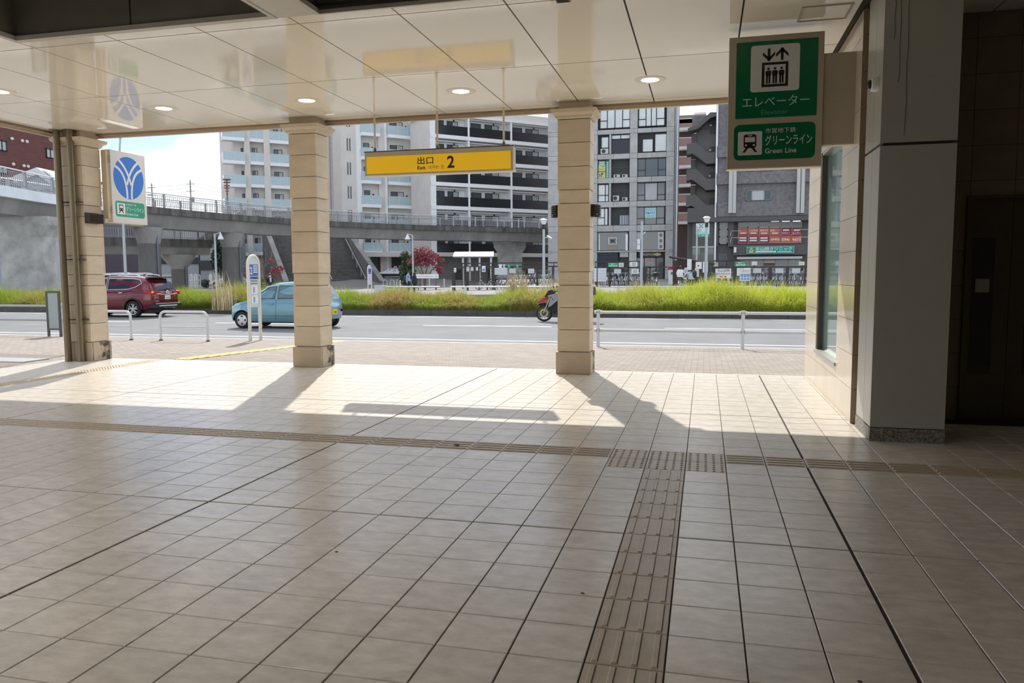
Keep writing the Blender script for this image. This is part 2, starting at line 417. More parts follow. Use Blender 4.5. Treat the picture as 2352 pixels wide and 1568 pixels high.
# louvred wall lamps
M_bronze = mat('dark_bronze', (0.045, 0.035, 0.028), rough=0.4, metal=0.6)
M_lamp_in = mat('lamp_diffuser', (0.85, 0.8, 0.7), rough=0.5)
def sconce(x, y, z, side, label):
    """side: outward unit vector along X"""
    o = thing('wall_lamp', label, 'lamp', (x, y, z), group='louvred bronze wall lamps on the pillars')
    b = MB()
    for k in range(6):
        zz = z - .07 + k * .028
        ring = [(x + side * (.04 + .10 * math.cos(R(a))), y + .13 * math.sin(R(a))) for a in range(-90, 91, 15)]
        rows = [[(px, py, zz) for px, py in ring], [(x + (px - x) * .92, y + (py - y) * .92, zz + .024) for px, py in ring]]
        b.grid(rows)
        b.grid([[(px, py, zz) for px, py in ring], [(x + (px - x) * .9, y + (py - y) * .9, zz) for px, py in ring]])
    b.build('louvre', M_bronze, o)
    MB().box(x, x + side * .045, y - .1, y + .1, z - .075, z + .1).build('backplate', M_bronze, o)
    MB().cyl((x + side * .055, y, z - .06), (x + side * .055, y, z + .09), .04, 12).build('diffuser', M_lamp_in, o)
    MB().sphere((x + side * .09, y - .115, z - .05), .008, 6, 4).build('screw', mat('steel', (.6, .6, .6), .3, 1.0), o)
ZS = on_y(1322, 487, 11.3).z
sconce(-1.62, 11.29, ZS, 1, 'louvred bronze lamp on the road-rail side of the lamp-bearing pillar')
sconce(-2.09, 11.29, ZS, -1, 'louvred bronze lamp on the motorcycle side of the lamp-bearing pillar')
M_b3 = on_y(225, 503, 11.0)
def sconce_front(x, y, z, label):
    o = thing('wall_lamp', label, 'lamp', (x, y, z), group='louvred bronze wall lamps on the pillars')
    b = MB()
    for k in range(6):
        zz = z - .07 + k * .028; b.obox((x, y - .16, zz), (.10, 0, -.012), (0, .32, 0), (.012, 0, .026))
    b.build('louvre', M_bronze, o); MB().box(x, x + .03, y - .15, y + .15, z - .08, z + .1).build('backplate', M_bronze, o)
    MB().sphere((x + .1, y - .15, z - .06), .008, 6, 4).build('screw', MATS['steel'], o)
sconce_front(-10.28, 11.24, on_x(225, 503, -10.2).z, 'louvred bronze lamp below the round blue logo sign')

# ================================================================ ceiling
M_ceil = mat('ceiling_enamel', (0.80, 0.74, 0.63), rough=0.06, spec=0.5, var=0.02, scale=1.2)
M_ceild = mat('ceiling_groove', (0.05, 0.04, 0.035), rough=0.8)
M_beam = mat('coffer_grey', (0.16, 0.152, 0.125), rough=0.6, var=0.06, scale=3)
M_beaml = mat('coffer_trim', (0.46, 0.43, 0.37), rough=0.5)
M_ceiln = mat('ceiling_beam_grey', (0.50, 0.47, 0.41), rough=0.35, var=0.03)
cg = MB()
cg.box(-10.85, 1.42, 6.80, 11.52, ZC + .03, ZC + .06)
cg.box(-10.85, -7.05, -7.0, 6.80, ZC + .03, ZC + .06)
cg.box(1.42, 8.0, -7.0, 8.45, ZC + .03, ZC + .06)
ceil = setting('ceiling', M_ceild, cg, 'glossy cream metal ceiling panels with thin dark joints')
xs = [-10.83] + [-0.75 + 1.05 * k for k in range(-9, 3)]
def cpanel(x0, x1, y0, y1, nm='ceiling_panel'):
    g = .0085; MB().box(x0 + g, x1 - g, y0 + g, y1 - g, ZC, ZC + .03).build(nm, M_ceil, ceil)
for a, b_ in zip(xs[:-1], xs[1:]):
    for y0, y1 in ((9.14, 11.26), (7.04, 9.14), (11.26, 11.46)): cpanel(a, min(b_, 1.36), y0, y1)
    if a >= -7.06: cpanel(a, min(b_, 1.36), 6.83, 7.04)
    else:
        for y0, y1 in ((4.94, 7.04), (2.84, 4.94), (.74, 2.84), (-1.4, .74)): cpanel(a, b_, y0, y1)
cpanel(1.44, 2.6, 4.94, 7.04); cpanel(2.6, 3.7, 4.94, 7.04); cpanel(1.44, 2.6, 7.04, 8.4); cpanel(2.6, 3.7, 7.04, 8.4)
cpanel(1.44, 3.7, -7, 4.94)
# coffers: deep dark openings between ceiling beams
cf = MB(); ZT = 4.95
def coffer(x0, x1, y0, y1):
    cf.quad((x0, y1, ZC), (x1, y1, ZC), (x1, y1, ZT), (x0, y1, ZT)); cf.quad((x0, y0, ZC), (x0, y1, ZC), (x0, y1, ZT), (x0, y0, ZT))
    cf.quad((x1, y0, ZC), (x1, y1, ZC), (x1, y1, ZT), (x1, y0, ZT)); cf.quad((x0, y0, ZT), (x1, y0, ZT), (x1, y1, ZT), (x0, y1, ZT))
    cf.quad((x0, y0, ZC), (x1, y0, ZC), (x1, y0, ZT), (x0, y0, ZT))
coffer(-7.02, -4.02, -6.9, 6.78); coffer(-3.60, 1.30, -6.9, 6.84)
co_ = cf.build('ceiling_coffer', M_beam, ceil, fix=False)
bt = MB(); bt.box(-4.02, -3.60, -6.9, 6.84, ZC, ZC + .05); bt.build('ceiling_beam', M_ceiln, ceil)
for q_ in ((-7.0, -4.06, 6.755, 6.836), (-7.065, -7.0, -6.9, 6.836), (-4.06, -4.012, -6.9, 6.836), (-3.608, -3.56, -6.9, 6.84), (-3.56, 1.27, 6.815, 6.842), (1.27, 1.44, -6.9, 6.842)):
    MB().box(*q_, ZC - .006, ZC + .04).build('coffer_trim', M_beaml, ceil)
MB().box(-5.62, -5.61, 6.772, 6.779, ZC + .05, ZT).build('coffer_joint', M_ceild, ceil)
# roof and its edge
rf = MB().box(-11.0, 8.0, -7.2, 11.56, 5.05, 5.3); setting('roof', M_beaml, rf, 'flat concrete roof over the station hall')
M_fas = mat('fascia_bronze', (0.36, 0.27, 0.185), rough=0.45, var=0.05)
M_fasl = mat('fascia_pale', (0.60, 0.50, 0.38), rough=0.45)
fa = MB().box(-10.95, 8.0, 11.46, 11.52, ZC - .035, 5.2).box(-10.95, -10.85, -7.2, 11.46, ZC - .035, 5.2)
trim1 = setting('trim_1', M_fas, fa, 'bronze edge band under the roof front')
MB().box(-11.0, 8.0, 11.52, 11.58, ZC - .065, 5.3).box(-11.0, -10.95, -7.2, 11.52, ZC - .065, 5.3).build('drip_edge', M_fasl, trim1)
# downlights
M_dl = mat('downlight_glow', (1.0, 0.88, 0.68), emit=4.0)
M_dlr = mat('downlight_ring', (0.72, 0.66, 0.55), rough=0.3)
for x, y, lb in ((-7.76, 9.98, 'between the blue logo sign and the hatchback pillar'), (-5.49, 10.07, 'just inside the pillar by the hatchback'), (-3.23, 10.12, 'above the yellow exit sign'), (-0.72, 10.16, 'between the lamp-bearing pillar and the elevator sign'), (-9.15, 8.52, 'close to the two bronze downpipes')):
    o = thing('downlight', 'round warm ceiling downlight ' + lb, 'light', (x, y, ZC), group='round downlights in the cream ceiling')
    MB().lathe([(.20, ZC - .0005), (.195, ZC - .006), (.125, ZC - .009), (.112, ZC - .004)], (x, y, 0), 32).build('trim_ring', M_dlr, o, smooth=True)
    MB().prism(disc(0, 0, .112, 28), (x, y, ZC - .007), (1, 0, 0), (0, 1, 0), (0, 0, .005)).build('lens', M_dl, o)
# strip lamps over the hall, behind the camera
M_tube = mat('strip_lamp_glow', (1.0, 0.95, 0.87), emit=34.0)
for k, (x, y) in enumerate([(a_, b__) for a_ in (-7.5, -3.81) for b__ in (-5.0, -2.6, -.2, 2.2)]):
    o = thing('strip_lamp', 'long white strip lamp under the ceiling of the hall', 'lamp', (x, y, ZC), group='strip lamps of the hall')
    MB().box(x - .06, x + .06, y - .62, y + .62, ZC - .05, ZC - .008).build('case', M_dlr, o)
    MB().box(x - .045, x + .045, y - .6, y + .6, ZC - .07, ZC - .05).build('tube', M_tube, o)
# access hatch and smoke sensor
o = thing('ceiling_hatch', 'square framed access hatch in the ceiling near the elevator sign', 'hatch', (1.05, 8.02, ZC))
MB().box(.85, 1.26, 7.82, 8.22, ZC - .004, ZC - .001).build('hatch_panel', M_ceil, o)
hf = MB()
for a in ((.83, .85, 7.80, 8.24), (1.26, 1.28, 7.80, 8.24), (.85, 1.26, 7.80, 7.82), (.85, 1.26, 8.22, 8.24)): hf.box(*a, ZC - .01, ZC - .001)
hf.build('hatch_frame', M_beaml, o)
o = thing('ceiling_speaker', 'small grey rectangular speaker fixed at the ceiling joint', 'speaker', (-1.28, 7.02, ZC))
MB().box(-1.34, -1.21, 6.98, 7.07, ZC - .02, ZC - .001).build('case', mat('grey_plastic', (.25, .24, .22), .5), o)
sg = MB()
for k in range(4): sg.box(-1.33, -1.22, 6.99 + .02 * k, 6.998 + .02 * k, ZC - .024, ZC - .02)
sg.build('grille_bar', M_black, o)

# ================================================================ walls right of the hall
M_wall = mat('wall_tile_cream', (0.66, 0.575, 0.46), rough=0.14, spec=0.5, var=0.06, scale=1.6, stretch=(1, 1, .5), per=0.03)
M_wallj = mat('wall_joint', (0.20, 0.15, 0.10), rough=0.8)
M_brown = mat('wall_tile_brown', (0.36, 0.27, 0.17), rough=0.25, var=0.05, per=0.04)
M_glass = mat('window_glass', (0.40, 0.60, 0.57), rough=0.02, spec=1.0, alpha=0.5, coat=1.0)
M_alu = mat('aluminium', (0.55, 0.55, 0.53), rough=0.35, metal=0.8)
M_steel = MATS['steel']
WX, WY0, WY1, CH = 1.40, 8.0, 11.62, 0.335
GY0, GY1, GZ0, GZ1 = 8.97, 10.56, 0.475, 2.96
w = MB().box(WX + .03, WX + .28, WY0 + .02, GY0, 0, ZC + .03).box(WX + .03, WX + .28, GY1, WY1, 0, ZC + .03).box(WX + .03, WX + .28, GY0, GY1, 0, GZ0).box(WX + .03, WX + .28, GY0, GY1, GZ1, ZC + .03)
wr = setting('wall_right', M_wallj, w, 'glossy cream tiled wall with a tall shop window')
ycut = sorted([WY0, 8.97, 9.77, 10.56, WY1])
for r_ in range(12):
    z0, z1 = r_ * CH, min((r_ + 1) * CH, ZC)
    for y0, y1 in zip(ycut[:-1], ycut[1:]):
        a, b_ = max(z0, 0), z1
        if y0 >= GY0 - .01 and y1 <= GY1 + .01:
            if a >= GZ0 - .001 and b_ <= GZ1 + .001: continue
            if a < GZ0 < b_: b_ = GZ0
            if a < GZ1 < b_: a = GZ1
        if b_ - a < .01: continue
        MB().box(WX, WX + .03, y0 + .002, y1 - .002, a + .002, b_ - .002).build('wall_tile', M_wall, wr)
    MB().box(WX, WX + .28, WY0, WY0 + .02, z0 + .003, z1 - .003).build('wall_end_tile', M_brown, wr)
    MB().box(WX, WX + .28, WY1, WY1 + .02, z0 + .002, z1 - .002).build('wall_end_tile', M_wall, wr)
# window
win = setting('window_1', M_alu, MB().box(WX + .01, WX + .10, GY0, GY0 + .035, GZ0, GZ1).box(WX + .01, WX + .10, GY0, GY1, GZ1 - .03, GZ1), 'tall shop window in the cream wall')
MB().box(WX + .01, WX + .14, GY1 - .06, GY1, GZ0, GZ1).build('window_post', mat('window_dark', (.06, .055, .05), .4), win)
MB().box(WX - .02, WX + .12, GY0, GY1, GZ0 - .025, GZ0 + .012).build('window_sill', M_alu, win)
MB().box(WX + .07, WX + .08, GY0 + .03, GY1 - .06, GZ0, GZ1 - .03).build('pane', M_glass, win)
# the room behind the glass
M_inn = mat('shop_interior', (0.58, 0.66, 0.64), rough=0.8, var=0.1, scale=1)
MB().box(WX + .3, 4.4, 8.47, 8.5, 0, ZC).box(4.4, 4.43, 8.47, WY1, 0, ZC).box(WX + .3, 4.4, 8.5, WY1, ZC - .05, ZC).box(WX + .3, 4.4, WY1 - .03, WY1, 0, .9).build('inner_wall', M_inn, wr)
# grey clad column
M_gcol = mat('column_panel_grey', (0.40, 0.40, 0.355), rough=0.32, var=0.03, scale=3)
M_gran = mat('granite', (0.16, 0.16, 0.14), rough=0.45, var=0.8, scale=60, col2=(.38, .37, .33))
o = thing('clad_column', 'grey panelled column with granite foot beside the elevator', 'column', (1.72, 7.5, 0))
cx0, cx1, cy0, cy1 = 1.42, 2.01, 7.20, 7.84
MB().box(cx0 + .03, cx1 - .03, cy0 + .03, cy1 - .03, 0, ZC + .03).build('core', M_ceild, o)
for z0, z1 in ((.125, 2.535), (2.56, ZC)):
    MB().box(cx0, cx1, cy0, cy0 + .03, z0, z1).build('cladding_panel', M_gcol, o)
    MB().box(cx0, cx0 + .03, cy0 + .033, cy0 + .30, z0, z1).build('cladding_panel', M_gcol, o)
    MB().box(cx0, cx0 + .03, cy0 + .306, cy1, z0, z1).build('cladding_panel', M_gcol, o)
    MB().box(cx1 - .03, cx1, cy0 + .033, cy1, z0, z1).build('cladding_panel', M_gcol, o)
for a, b_ in ((cx0 - .004, cx0 + .11), (cx0 + .114, cx1 + .004)): MB().box(a, b_, cy0 - .006, cy0 + .03, .001, .118).build('granite_skirting', M_gran, o)
MB().box(cx0 - .006, cx0 + .03, cy0 + .032, cy1, .001, .118).build('granite_skirting', M_gran, o)
# water streaks as thin run marks
M_streak = mat('streak', (0.13, 0.13, 0.11), rough=0.5)
for sx, z0 in ((1.50, 3.42), (1.545, 3.06), (1.605, 2.62)):
    MB().tube([(sx + .004 * math.sin(k * 1.7 + sx * 9), cy0 - .0015, ZC - .01 - (ZC - z0) * k / 9) for k in range(10)], .0028, 4).build('stain', M_streak, o)
# security dome
o = thing('dome_camera', 'white dome security camera on the grey column', 'camera', (1.42, 7.36, 3.08))
MB().lathe([(.0, 0), (.058, 0), (.062, .02), (.055, .055), (.045, .062)], (1.42, 7.36, 3.08), 20, (-1, 0, 0)).build('housing', mat('white_plastic', (.75, .74, .70), .35), o, smooth=True)
MB().lathe([(.045, .06), (.042, .078), (.03, .094), (.0, .102)], (1.42, 7.36, 3.08), 20, (-1, 0, 0)).build('dome', mat('smoked_dome', (.03, .03, .03), .06), o, smooth=True)
# back wall with the elevator
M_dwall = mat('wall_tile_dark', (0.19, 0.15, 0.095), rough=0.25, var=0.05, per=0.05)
EX0, EX1, EZ = 2.48, 3.24, 2.17
wb = MB().box(1.45, EX0, 8.43, 8.47, 0, ZC + .03).box(EX1, 4.4, 8.43, 8.47, 0, ZC + .03).box(EX0, EX1, 8.43, 8.47, EZ, ZC + .03)
wb_ = setting('wall_elevator', M_wallj, wb, 'dark brown tiled wall around the elevator')
tw = .4; txs = [1.48, 1.70, 2.06, EX0, 2.86, EX1, 3.62, 4.0, 4.38]
for r_ in range(12):
    z0, z1 = r_ * CH, min((r_ + 1) * CH, ZC)
    for a, b_ in zip(txs[:-1], txs[1:]):
        zz = z0
        if a >= EX0 - .01 and b_ <= EX1 + .01:
            if z1 <= EZ: continue
            zz = max(z0, EZ)
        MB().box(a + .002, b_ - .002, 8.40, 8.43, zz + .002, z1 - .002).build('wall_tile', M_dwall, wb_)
M_inox = mat('elevator_steel', (0.09, 0.076, 0.056), rough=0.28, metal=0.85)
M_dglass = mat('elevator_glass', (0.008, 0.008, 0.007), rough=0.05)
o = thing('elevator', 'dark steel two-leaf elevator door with narrow glass panels', 'elevator', (2.86, 8.43, 0))
ef = MB().box(EX0 - .03, EX0, 8.36, 8.47, 0, EZ).box(EX1, EX1 + .03, 8.36, 8.47, 0, EZ).box(EX0 - .03, EX1 + .03, 8.36, 8.47, EZ, EZ + .03); ef.build('door_frame', M_inox, o)
for a, b_, wx in ((EX0 + .002, 2.858, EX0 + .05), (2.862, EX1 - .002, 3.0)):
    dl = MB().box(a, b_, 8.41, 8.44, .006, EZ).build('door_leaf', M_inox, o)
    MB().box(wx, wx + .19, 8.404, 8.41, .47, 1.80).build('glass_panel', M_dglass, dl)
st = MB().box(EX0 + .08, EX0 + .20, 8.400, 8.4035, 1.27, 1.40).build('notice', mat('dim_paper', (.35, .34, .27), .7), o)
# closing walls of the hall, out of the picture
M_plain = mat('hall_wall', (0.22, 0.18, 0.13), rough=0.6, var=0.05)
setting('wall_east', M_plain, MB().box(4.4, 4.5, -7, 8.43, 0, 5.05), 'plain brown wall closing the hall')
setting('wall_back', M_plain, MB().box(-10.9, 4.5, -7.1, -7, 0, 5.05), 'plain brown wall at the rear of the hall')
setting('wall_west', M_plain, MB().box(-10.9, -10.8, -7, 1.5, 0, 5.05), 'plain brown wall beside the open corner')

# ================================================================ signs of the hall
M_frame = mat('sign_frame_beige', (0.42, 0.365, 0.28), rough=0.45, var=0.03)
M_frame2 = mat('sign_edge_light', (0.66, 0.60, 0.48), rough=0.4)
M_green = mat('sign_green', (0.0, 0.125, 0.045), rough=0.25)
M_swhite = mat('sign_white', (0.62, 0.62, 0.60), rough=0.3)
M_stext = mat('sign_text_pale', (0.42, 0.60, 0.50), rough=0.4)
M_stext2 = mat('sign_text_dim', (0.06, 0.32, 0.20), rough=0.4)
M_ink = mat('sign_black', (0.006, 0.006, 0.006), rough=0.4)
def flat(poly_mb_name, polys, m, parent, o, ax, ay, n):
    b = MB()
    for p in polys: b.prism(p, o, ax, ay, n)
    return b.build(poly_mb_name, m, parent)
def train_icon(parent, o, ax, ay, n, x0, y0, s, m_bg, m_ink):
    """o is the sign face, n a tiny outward step"""
    o, n = Vector(o), Vector(n)
    flat('pictogram_ground', [rrect(x0, x0 + s, y0, y0 + s, s * .05)], m_bg, parent, o + n, ax, ay, n)
    P = lambda x, y: (x0 + s * x, y0 + s * y)
    flat('pictogram', [[P(*q) for q in rrect(.24, .76, .30, .88, .10)], [P(.30, .12), P(.19, .12), P(.36, .34), P(.46, .34)], [P(.70, .12), P(.81, .12), P(.64, .34), P(.54, .34)]], m_ink, parent, o + n * 2.2, ax, ay, n)
    flat('pictogram_detail', [[P(*q) for q in rrect(.29, .71, .55, .76, .02)], [P(*q) for q in rrect(.41, .59, .80, .845, .01)], [P(*q) for q in disc(.34, .42, .045, 12)], [P(*q) for q in disc(.66, .42, .045, 12)]], m_bg, parent, o + n * 3.4, ax, ay, n)
# --- elevator sign
ex0, ex1, ez0, ez1, ey = .20, 1.10, 2.535, 3.83, 8.30
es = thing('elevator_sign', 'green elevator and Green Line sign box on beige bracket', 'sign', (WX, ey, 3.2))
MB().box(ex0, ex1, ey, ey + .14, ez0, ez1).build('sign_case', M_frame, es)
MB().box(ex0 - .004, ex1 + .004, ey - .002, ey + .145, ez0 - .012, ez0).build('bottom_edge', M_frame2, es)
MB().box(ex1, WX, ey + .02, ey + .12, 2.74, 3.62).build('bracket_box', M_frame, es)
MB().box(ex1, WX, ey + .018, ey + .122, 2.728, 2.74).build('bracket_edge', M_frame2, es)
fo, ax_, ay_, nn = Vector((ex0, ey, ez0)), (1, 0, 0), (0, 0, 1), Vector((0, -.0012, 0))
SW, SH = ex1 - ex0, ez1 - ez0
K = lambda x, y: ((x - 85) / 985 * SW, (1520 - y) / 1380 * SH)           # from the rectified picture of the sign
flat('green_panel', [[(.07, .49), (.845, .49), (.845, 1.24), (.07, 1.24)]], M_green, es, fo, ax_, ay_, nn)
flat('green_panel', [rrect(.06, .84, .075, .43, .055)], M_green, es, fo, ax_, ay_, nn)
px0, py0, pw = .21, .745, .465
flat('pictogram_ground', [rrect(px0, px0 + pw, py0, py0 + .455, .03)], M_swhite, es, fo + nn, ax_, ay_, nn)
Q = lambda x, y: (px0 + pw * x, py0 + .455 * y)
pol = [[Q(.23, .10), Q(.77, .10), Q(.77, .155), Q(.23, .155)], [Q(.23, .57), Q(.77, .57), Q(.77, .625), Q(.23, .625)], [Q(.23, .155), Q(.285, .155), Q(.285, .57), Q(.23, .57)], [Q(.715, .155), Q(.77, .155), Q(.77, .57), Q(.715, .57)]]
for c in (.365, .5, .635):
    pol += [[Q(*q) for q in disc(c, .49, .027, 14)], [Q(*q) for q in rrect(c - .058, c + .058, .34, .45, .03, 3)], [Q(c - .045, .17), Q(c - .008, .17), Q(c - .004, .36), Q(c - .045, .36)], [Q(c + .008, .17), Q(c + .045, .17), Q(c + .045, .36), Q(c + .004, .36)]]
for c, up in ((.37, 0), (.64, 1)):
    a, b_ = (.66, .92); pol.append([Q(c - .028, a), Q(c + .028, a), Q(c + .028, b_), Q(c - .028, b_)])
    t = b_ + .01 if up else a - .01; d = -1 if up else 1
    pol.append([Q(c, t), Q(c + .125, t + d * .13), Q(c + .125, t + d * .20), Q(c, t + d * .075)]); pol.append([Q(c, t), Q(c, t + d * .075), Q(c - .125, t + d * .20), Q(c - .125, t + d * .13)])
flat('pictogram', pol, M_ink, es, fo + nn * 2.2, ax_, ay_, nn)
put_text(MB(), 'エレベーター', fo + nn * 1.6, ax_, ay_, .135, .775, .60, .70, .0).build('lettering', M_stext, es)
put_text(MB(), 'Elevator', fo + nn * 1.6, ax_, ay_, .32, .575, .52, .565, 0).build('lettering', M_stext2, es)
train_icon(es, fo + nn * .4, ax_, ay_, nn, .10, .125, .235, M_swhite, M_ink)
put_text(MB(), '市営地下鉄', fo + nn * 1.6, ax_, ay_, .365, .655, .335, .385, .0).build('lettering', M_swhite, es)
put_text(MB(), 'グリーンライン', fo + nn * 1.6, ax_, ay_, .365, .81, .215, .315, .006).build('lettering', M_swhite, es)
put_text(MB(), 'Green Line', fo + nn * 1.6, ax_, ay_, .365, .665, .135, .185, .012).build('lettering', M_swhite, es)
# --- yellow exit sign
M_exit = mat('exit_yellow', (0.80, 0.48, 0.01), rough=0.35, emit=0.12)
qx0, qx1, qz0, qz1, qy = -5.13, -2.77, 2.995, 3.345, 11.17
xs_ = thing('exit_sign', 'yellow hanging exit 2 sign board in beige case', 'sign', (-3.95, qy, ZC))
MB().box(qx0, qx1, qy, qy + .16, qz0, qz1).build('sign_case', M_frame, xs_)
MB().box(qx0 - .008, qx1 + .008, qy - .004, qy + .165, qz1, qz1 + .012).build('case_lid', M_bronze, xs_)
MB().box(qx0 - .008, qx1 + .008, qy - .004, qy + .165, qz0 - .014, qz0).build('bottom_edge', M_frame2, xs_)
MB().box(qx0 + .03, qx1 - .035, qy - .003, qy, qz0 + .02, qz1 - .07).build('yellow_panel', M_exit, xs_)
for x in (-4.99, -3.97, -2.93):
    MB().cyl((x, qy + .08, qz1), (x, qy + .08, ZC - .001), .016, 10).build('hanger_rod', M_frame2, xs_)
    MB().cyl((x, qy + .08, qz1), (x, qy + .08, qz1 + .07), .024, 10).build('hanger_clamp', M_pipe, xs_)
fo = Vector((qx0, qy - .0034, qz0)); nn = Vector((0, -.001, 0))
M_exb = mat('exit_text', (.03, .012, .006), .5)
put_text(MB(), '出口', fo + nn, ax_, ay_, .865, 1.12, .135, .245, .012).build('lettering', M_exb, xs_)
put_text(MB(), 'Exit', fo + nn, ax_, ay_, .865, .995, .058, .112, .022).build('lettering', M_exb, xs_)
put_text(MB(), '나가는 곳', fo + nn, ax_, ay_, 1.04, 1.29, .06, .115, 0).build('lettering', M_exb, xs_)
put_text(MB(), '2', fo + nn, ax_, ay_, 1.34, 1.455, .065, .245, .025).build('lettering', M_exb, xs_)
# --- blue logo sign projecting over the pavement
M_bw = mat('sign_board_white', (0.68, 0.67, 0.64), rough=0.35, var=0.02)
M_blue = mat('logo_blue', (0.012, 0.16, 0.60), rough=0.3)
M_gr2 = mat('line_green', (0.0, 0.30, 0.17), rough=0.3)
M_w2 = mat('logo_white', (0.75, 0.76, 0.78), rough=0.35)
bx, by0, by1, bz0, bz1 = -10.12, 11.56, 12.42, 2.42, 3.67
bs = thing('logo_sign', 'white projecting sign with round blue logo and green train panel', 'sign', (bx, 11.5, 3.0))
MB().box(bx - .16, bx, by0, by1, bz0, bz1).build('sign_case', M_bw, bs)
MB().box(bx - .165, bx + .004, by0 - .004, by1 + .004, bz0 - .012, bz0).build('bottom_edge', M_frame2, bs)
MB().box(bx - .13, bx - .03, 11.49, by0, bz0 + .05, bz1 - .02).build('bracket_box', M_crown, bs)
for z in (bz0 + .16, bz1 - .22):
    for k in range(3): MB().cyl((bx - .01, by0 - .012, z + k * .05), (bx + .006, by0 - .012, z + k * .05), .012, 8).build('hinge', M_fas, bs)
fo, ax_, ay_, nn = Vector((bx, by0, bz0)), (0, 1, 0), (0, 0, 1), Vector((.0015, 0, 0))
cy_, cz_, rr_ = .43, .80, .375
flat('logo_disc', [disc(cy_, cz_, rr_, 48)], M_blue, bs, fo, ax_, ay_, nn)
def band(pts, wd):
    Lp, Rp = [], []
    for i, (x, y) in enumerate(pts):
        a = pts[max(0, i - 1)]; b_ = pts[min(len(pts) - 1, i + 1)]; dx, dy = b_[0] - a[0], b_[1] - a[1]; l = math.hypot(dx, dy) or 1
        Lp.append((x - dy / l * wd / 2, y + dx / l * wd / 2)); Rp.append((x + dy / l * wd / 2, y - dx / l * wd / 2))
    return [[Lp[i], Lp[i + 1], Rp[i + 1], Rp[i]] for i in range(len(pts) - 1)]
bands = []
for sgn in (-1, 1):
    for off, x_end, z_end in ((.055, .335, .18), (-.0, .24, .30)):
        xe = sgn * x_end; pts = []
        for i in range(13):
            t = i / 12; sx = -sgn if off == 0 else sgn
            p0, p1, p2 = (sgn * .055, -.365), (sgn * .05, .10 if off else .20), (xe, z_end)
            if off == 0: p0, p1 = (sgn * -.05, -.12), (sgn * .03, .16)
            q = [(1 - t) ** 2 * p0[k] + 2 * t * (1 - t) * p1[k] + t * t * p2[k] for k in (0, 1)]
            pts.append((cy_ + q[0], cz_ + q[1]))
        flat('logo_band', band(pts, .045), M_w2, bs, fo + nn * (1.1 + .3 * (sgn > 0) + .6 * (off == 0)), ax_, ay_, nn * .25)
flat('green_panel', [rrect(.07, .80, .10, .375, .05)], M_gr2, bs, fo, ax_, ay_, nn)
train_icon(bs, fo + nn * .3, ax_, ay_, nn, .105, .14, .20, M_w2, M_ink)
put_text(MB(), '市営地下鉄', fo + nn * 1.6, ax_, ay_, .325, .585, .305, .345, .0).build('lettering', M_w2, bs)
put_text(MB(), 'グリーンライン', fo + nn * 1.6, ax_, ay_, .325, .78, .205, .29, .008).build('lettering', M_w2, bs)
put_text(MB(), 'Green Line', fo + nn * 1.6, ax_, ay_, .325, .62, .135, .18, .012).build('lettering', M_w2, bs)

# litter on the floor: a dry leaf and dark spots
p = on_z(1048, 1023, .008); M_leaf = mat('dry_leaf_brown', (.20, .10, .05), .8)
lf_ = MB().add([p + Vector(q) for q in ((-.03, 0, 0), (-.012, -.02, .008), (.02, -.012, .004), (.035, .004, .012), (.012, .022, .006), (-.014, .018, .012))], [(0, 1, 2, 3, 4, 5)]).build('dry_leaf', M_leaf)
tag(lf_, 'small curled brown leaf lying on the tactile strip', 'leaf')
for px_, py_, lb in ((773, 1267, 'black gum spot on a bare tile beside the tactile path'), (1338, 1362, 'black gum spot on the joint close to the tactile path'), (1975, 1565, 'black gum spot beside the wide floor joint')):
    p = on_z(px_, py_, .0005); o = MB().prism(disc(0, 0, .009, 10, .007), p, (1, 0, 0), (0, 1, 0), (0, 0, .002)).build('gum_spot', M_black); tag(o, lb, 'stain', 'dark spots on the floor')
# ================================================================ street
M_pav = brick_mat('pavement_bricks', (0.34, 0.30, 0.26), (0.26, 0.225, 0.195), (0.17, 0.15, 0.13), 0.2, 0.1, ms=0.006, rough=0.85, bump=0.4, spec=.25)
M_asp = mat('asphalt', (0.19, 0.197, 0.202), rough=0.85, var=0.10, scale=0.7, bump=0.25, bscale=45, spec=0.15)
M_gut = mat('gutter_concrete', (0.46, 0.455, 0.445), rough=0.8, spec=.2, var=0.12, scale=1.5)
M_line = mat('road_paint', (0.72, 0.72, 0.71), rough=0.6, var=0.12, scale=3)
M_plaza = mat('plaza_paving', (0.25, 0.24, 0.225), rough=0.85, var=0.08, scale=0.25, spec=.2)
M_kerb = mat('kerb_stone', (0.085, 0.080, 0.075), rough=0.8, var=0.25, scale=2, bump=0.2)
M_soil = mat('median_soil', (0.07, 0.06, 0.035), rough=0.9, var=0.3, scale=3)
sw = MB().grid([[(x, 11.57, -.012), (x, 11.62, -.012), (x, WALK_Y1, -.17)] for x in (-60, -10.93, 8, 20)])
sw.grid([[(-60, y, -.012), (-10.96, y, -.012)] for y in (-20, 11.57)])
walk = setting('sidewalk', M_pav, sw, 'grey-brown block-paved sidewalk in front of the station', fix=False)
MB().box(-60, 20, WALK_Y1, WALK_Y1 + .14, -.4, -.168).build('kerb_strip', M_gut, walk)
gr = MB().grid([[(-60, 9.6, -.008), (-11.0, 9.6, -.008)], [(-60, 11.9, -.008), (-11.6, 11.9, -.008)]])
gr.build('gravel_bed', mat('gravel', (.22, .19, .165), .9, var=.6, scale=55, bump=.6, bscale=60), walk, fix=False)
MB().box(-13.3, -11.35, 10.7, 11.25, -.03, .004).build('metal_cover', mat('checker_plate', (.30, .31, .31), .5, .3), walk)
MB().prism(disc(0, 0, .22, 20), (-11.9, 12.9, -.046), (1, 0, 0), (0, 1, 0), (0, 0, .006)).build('manhole_cover', M_alu, walk)
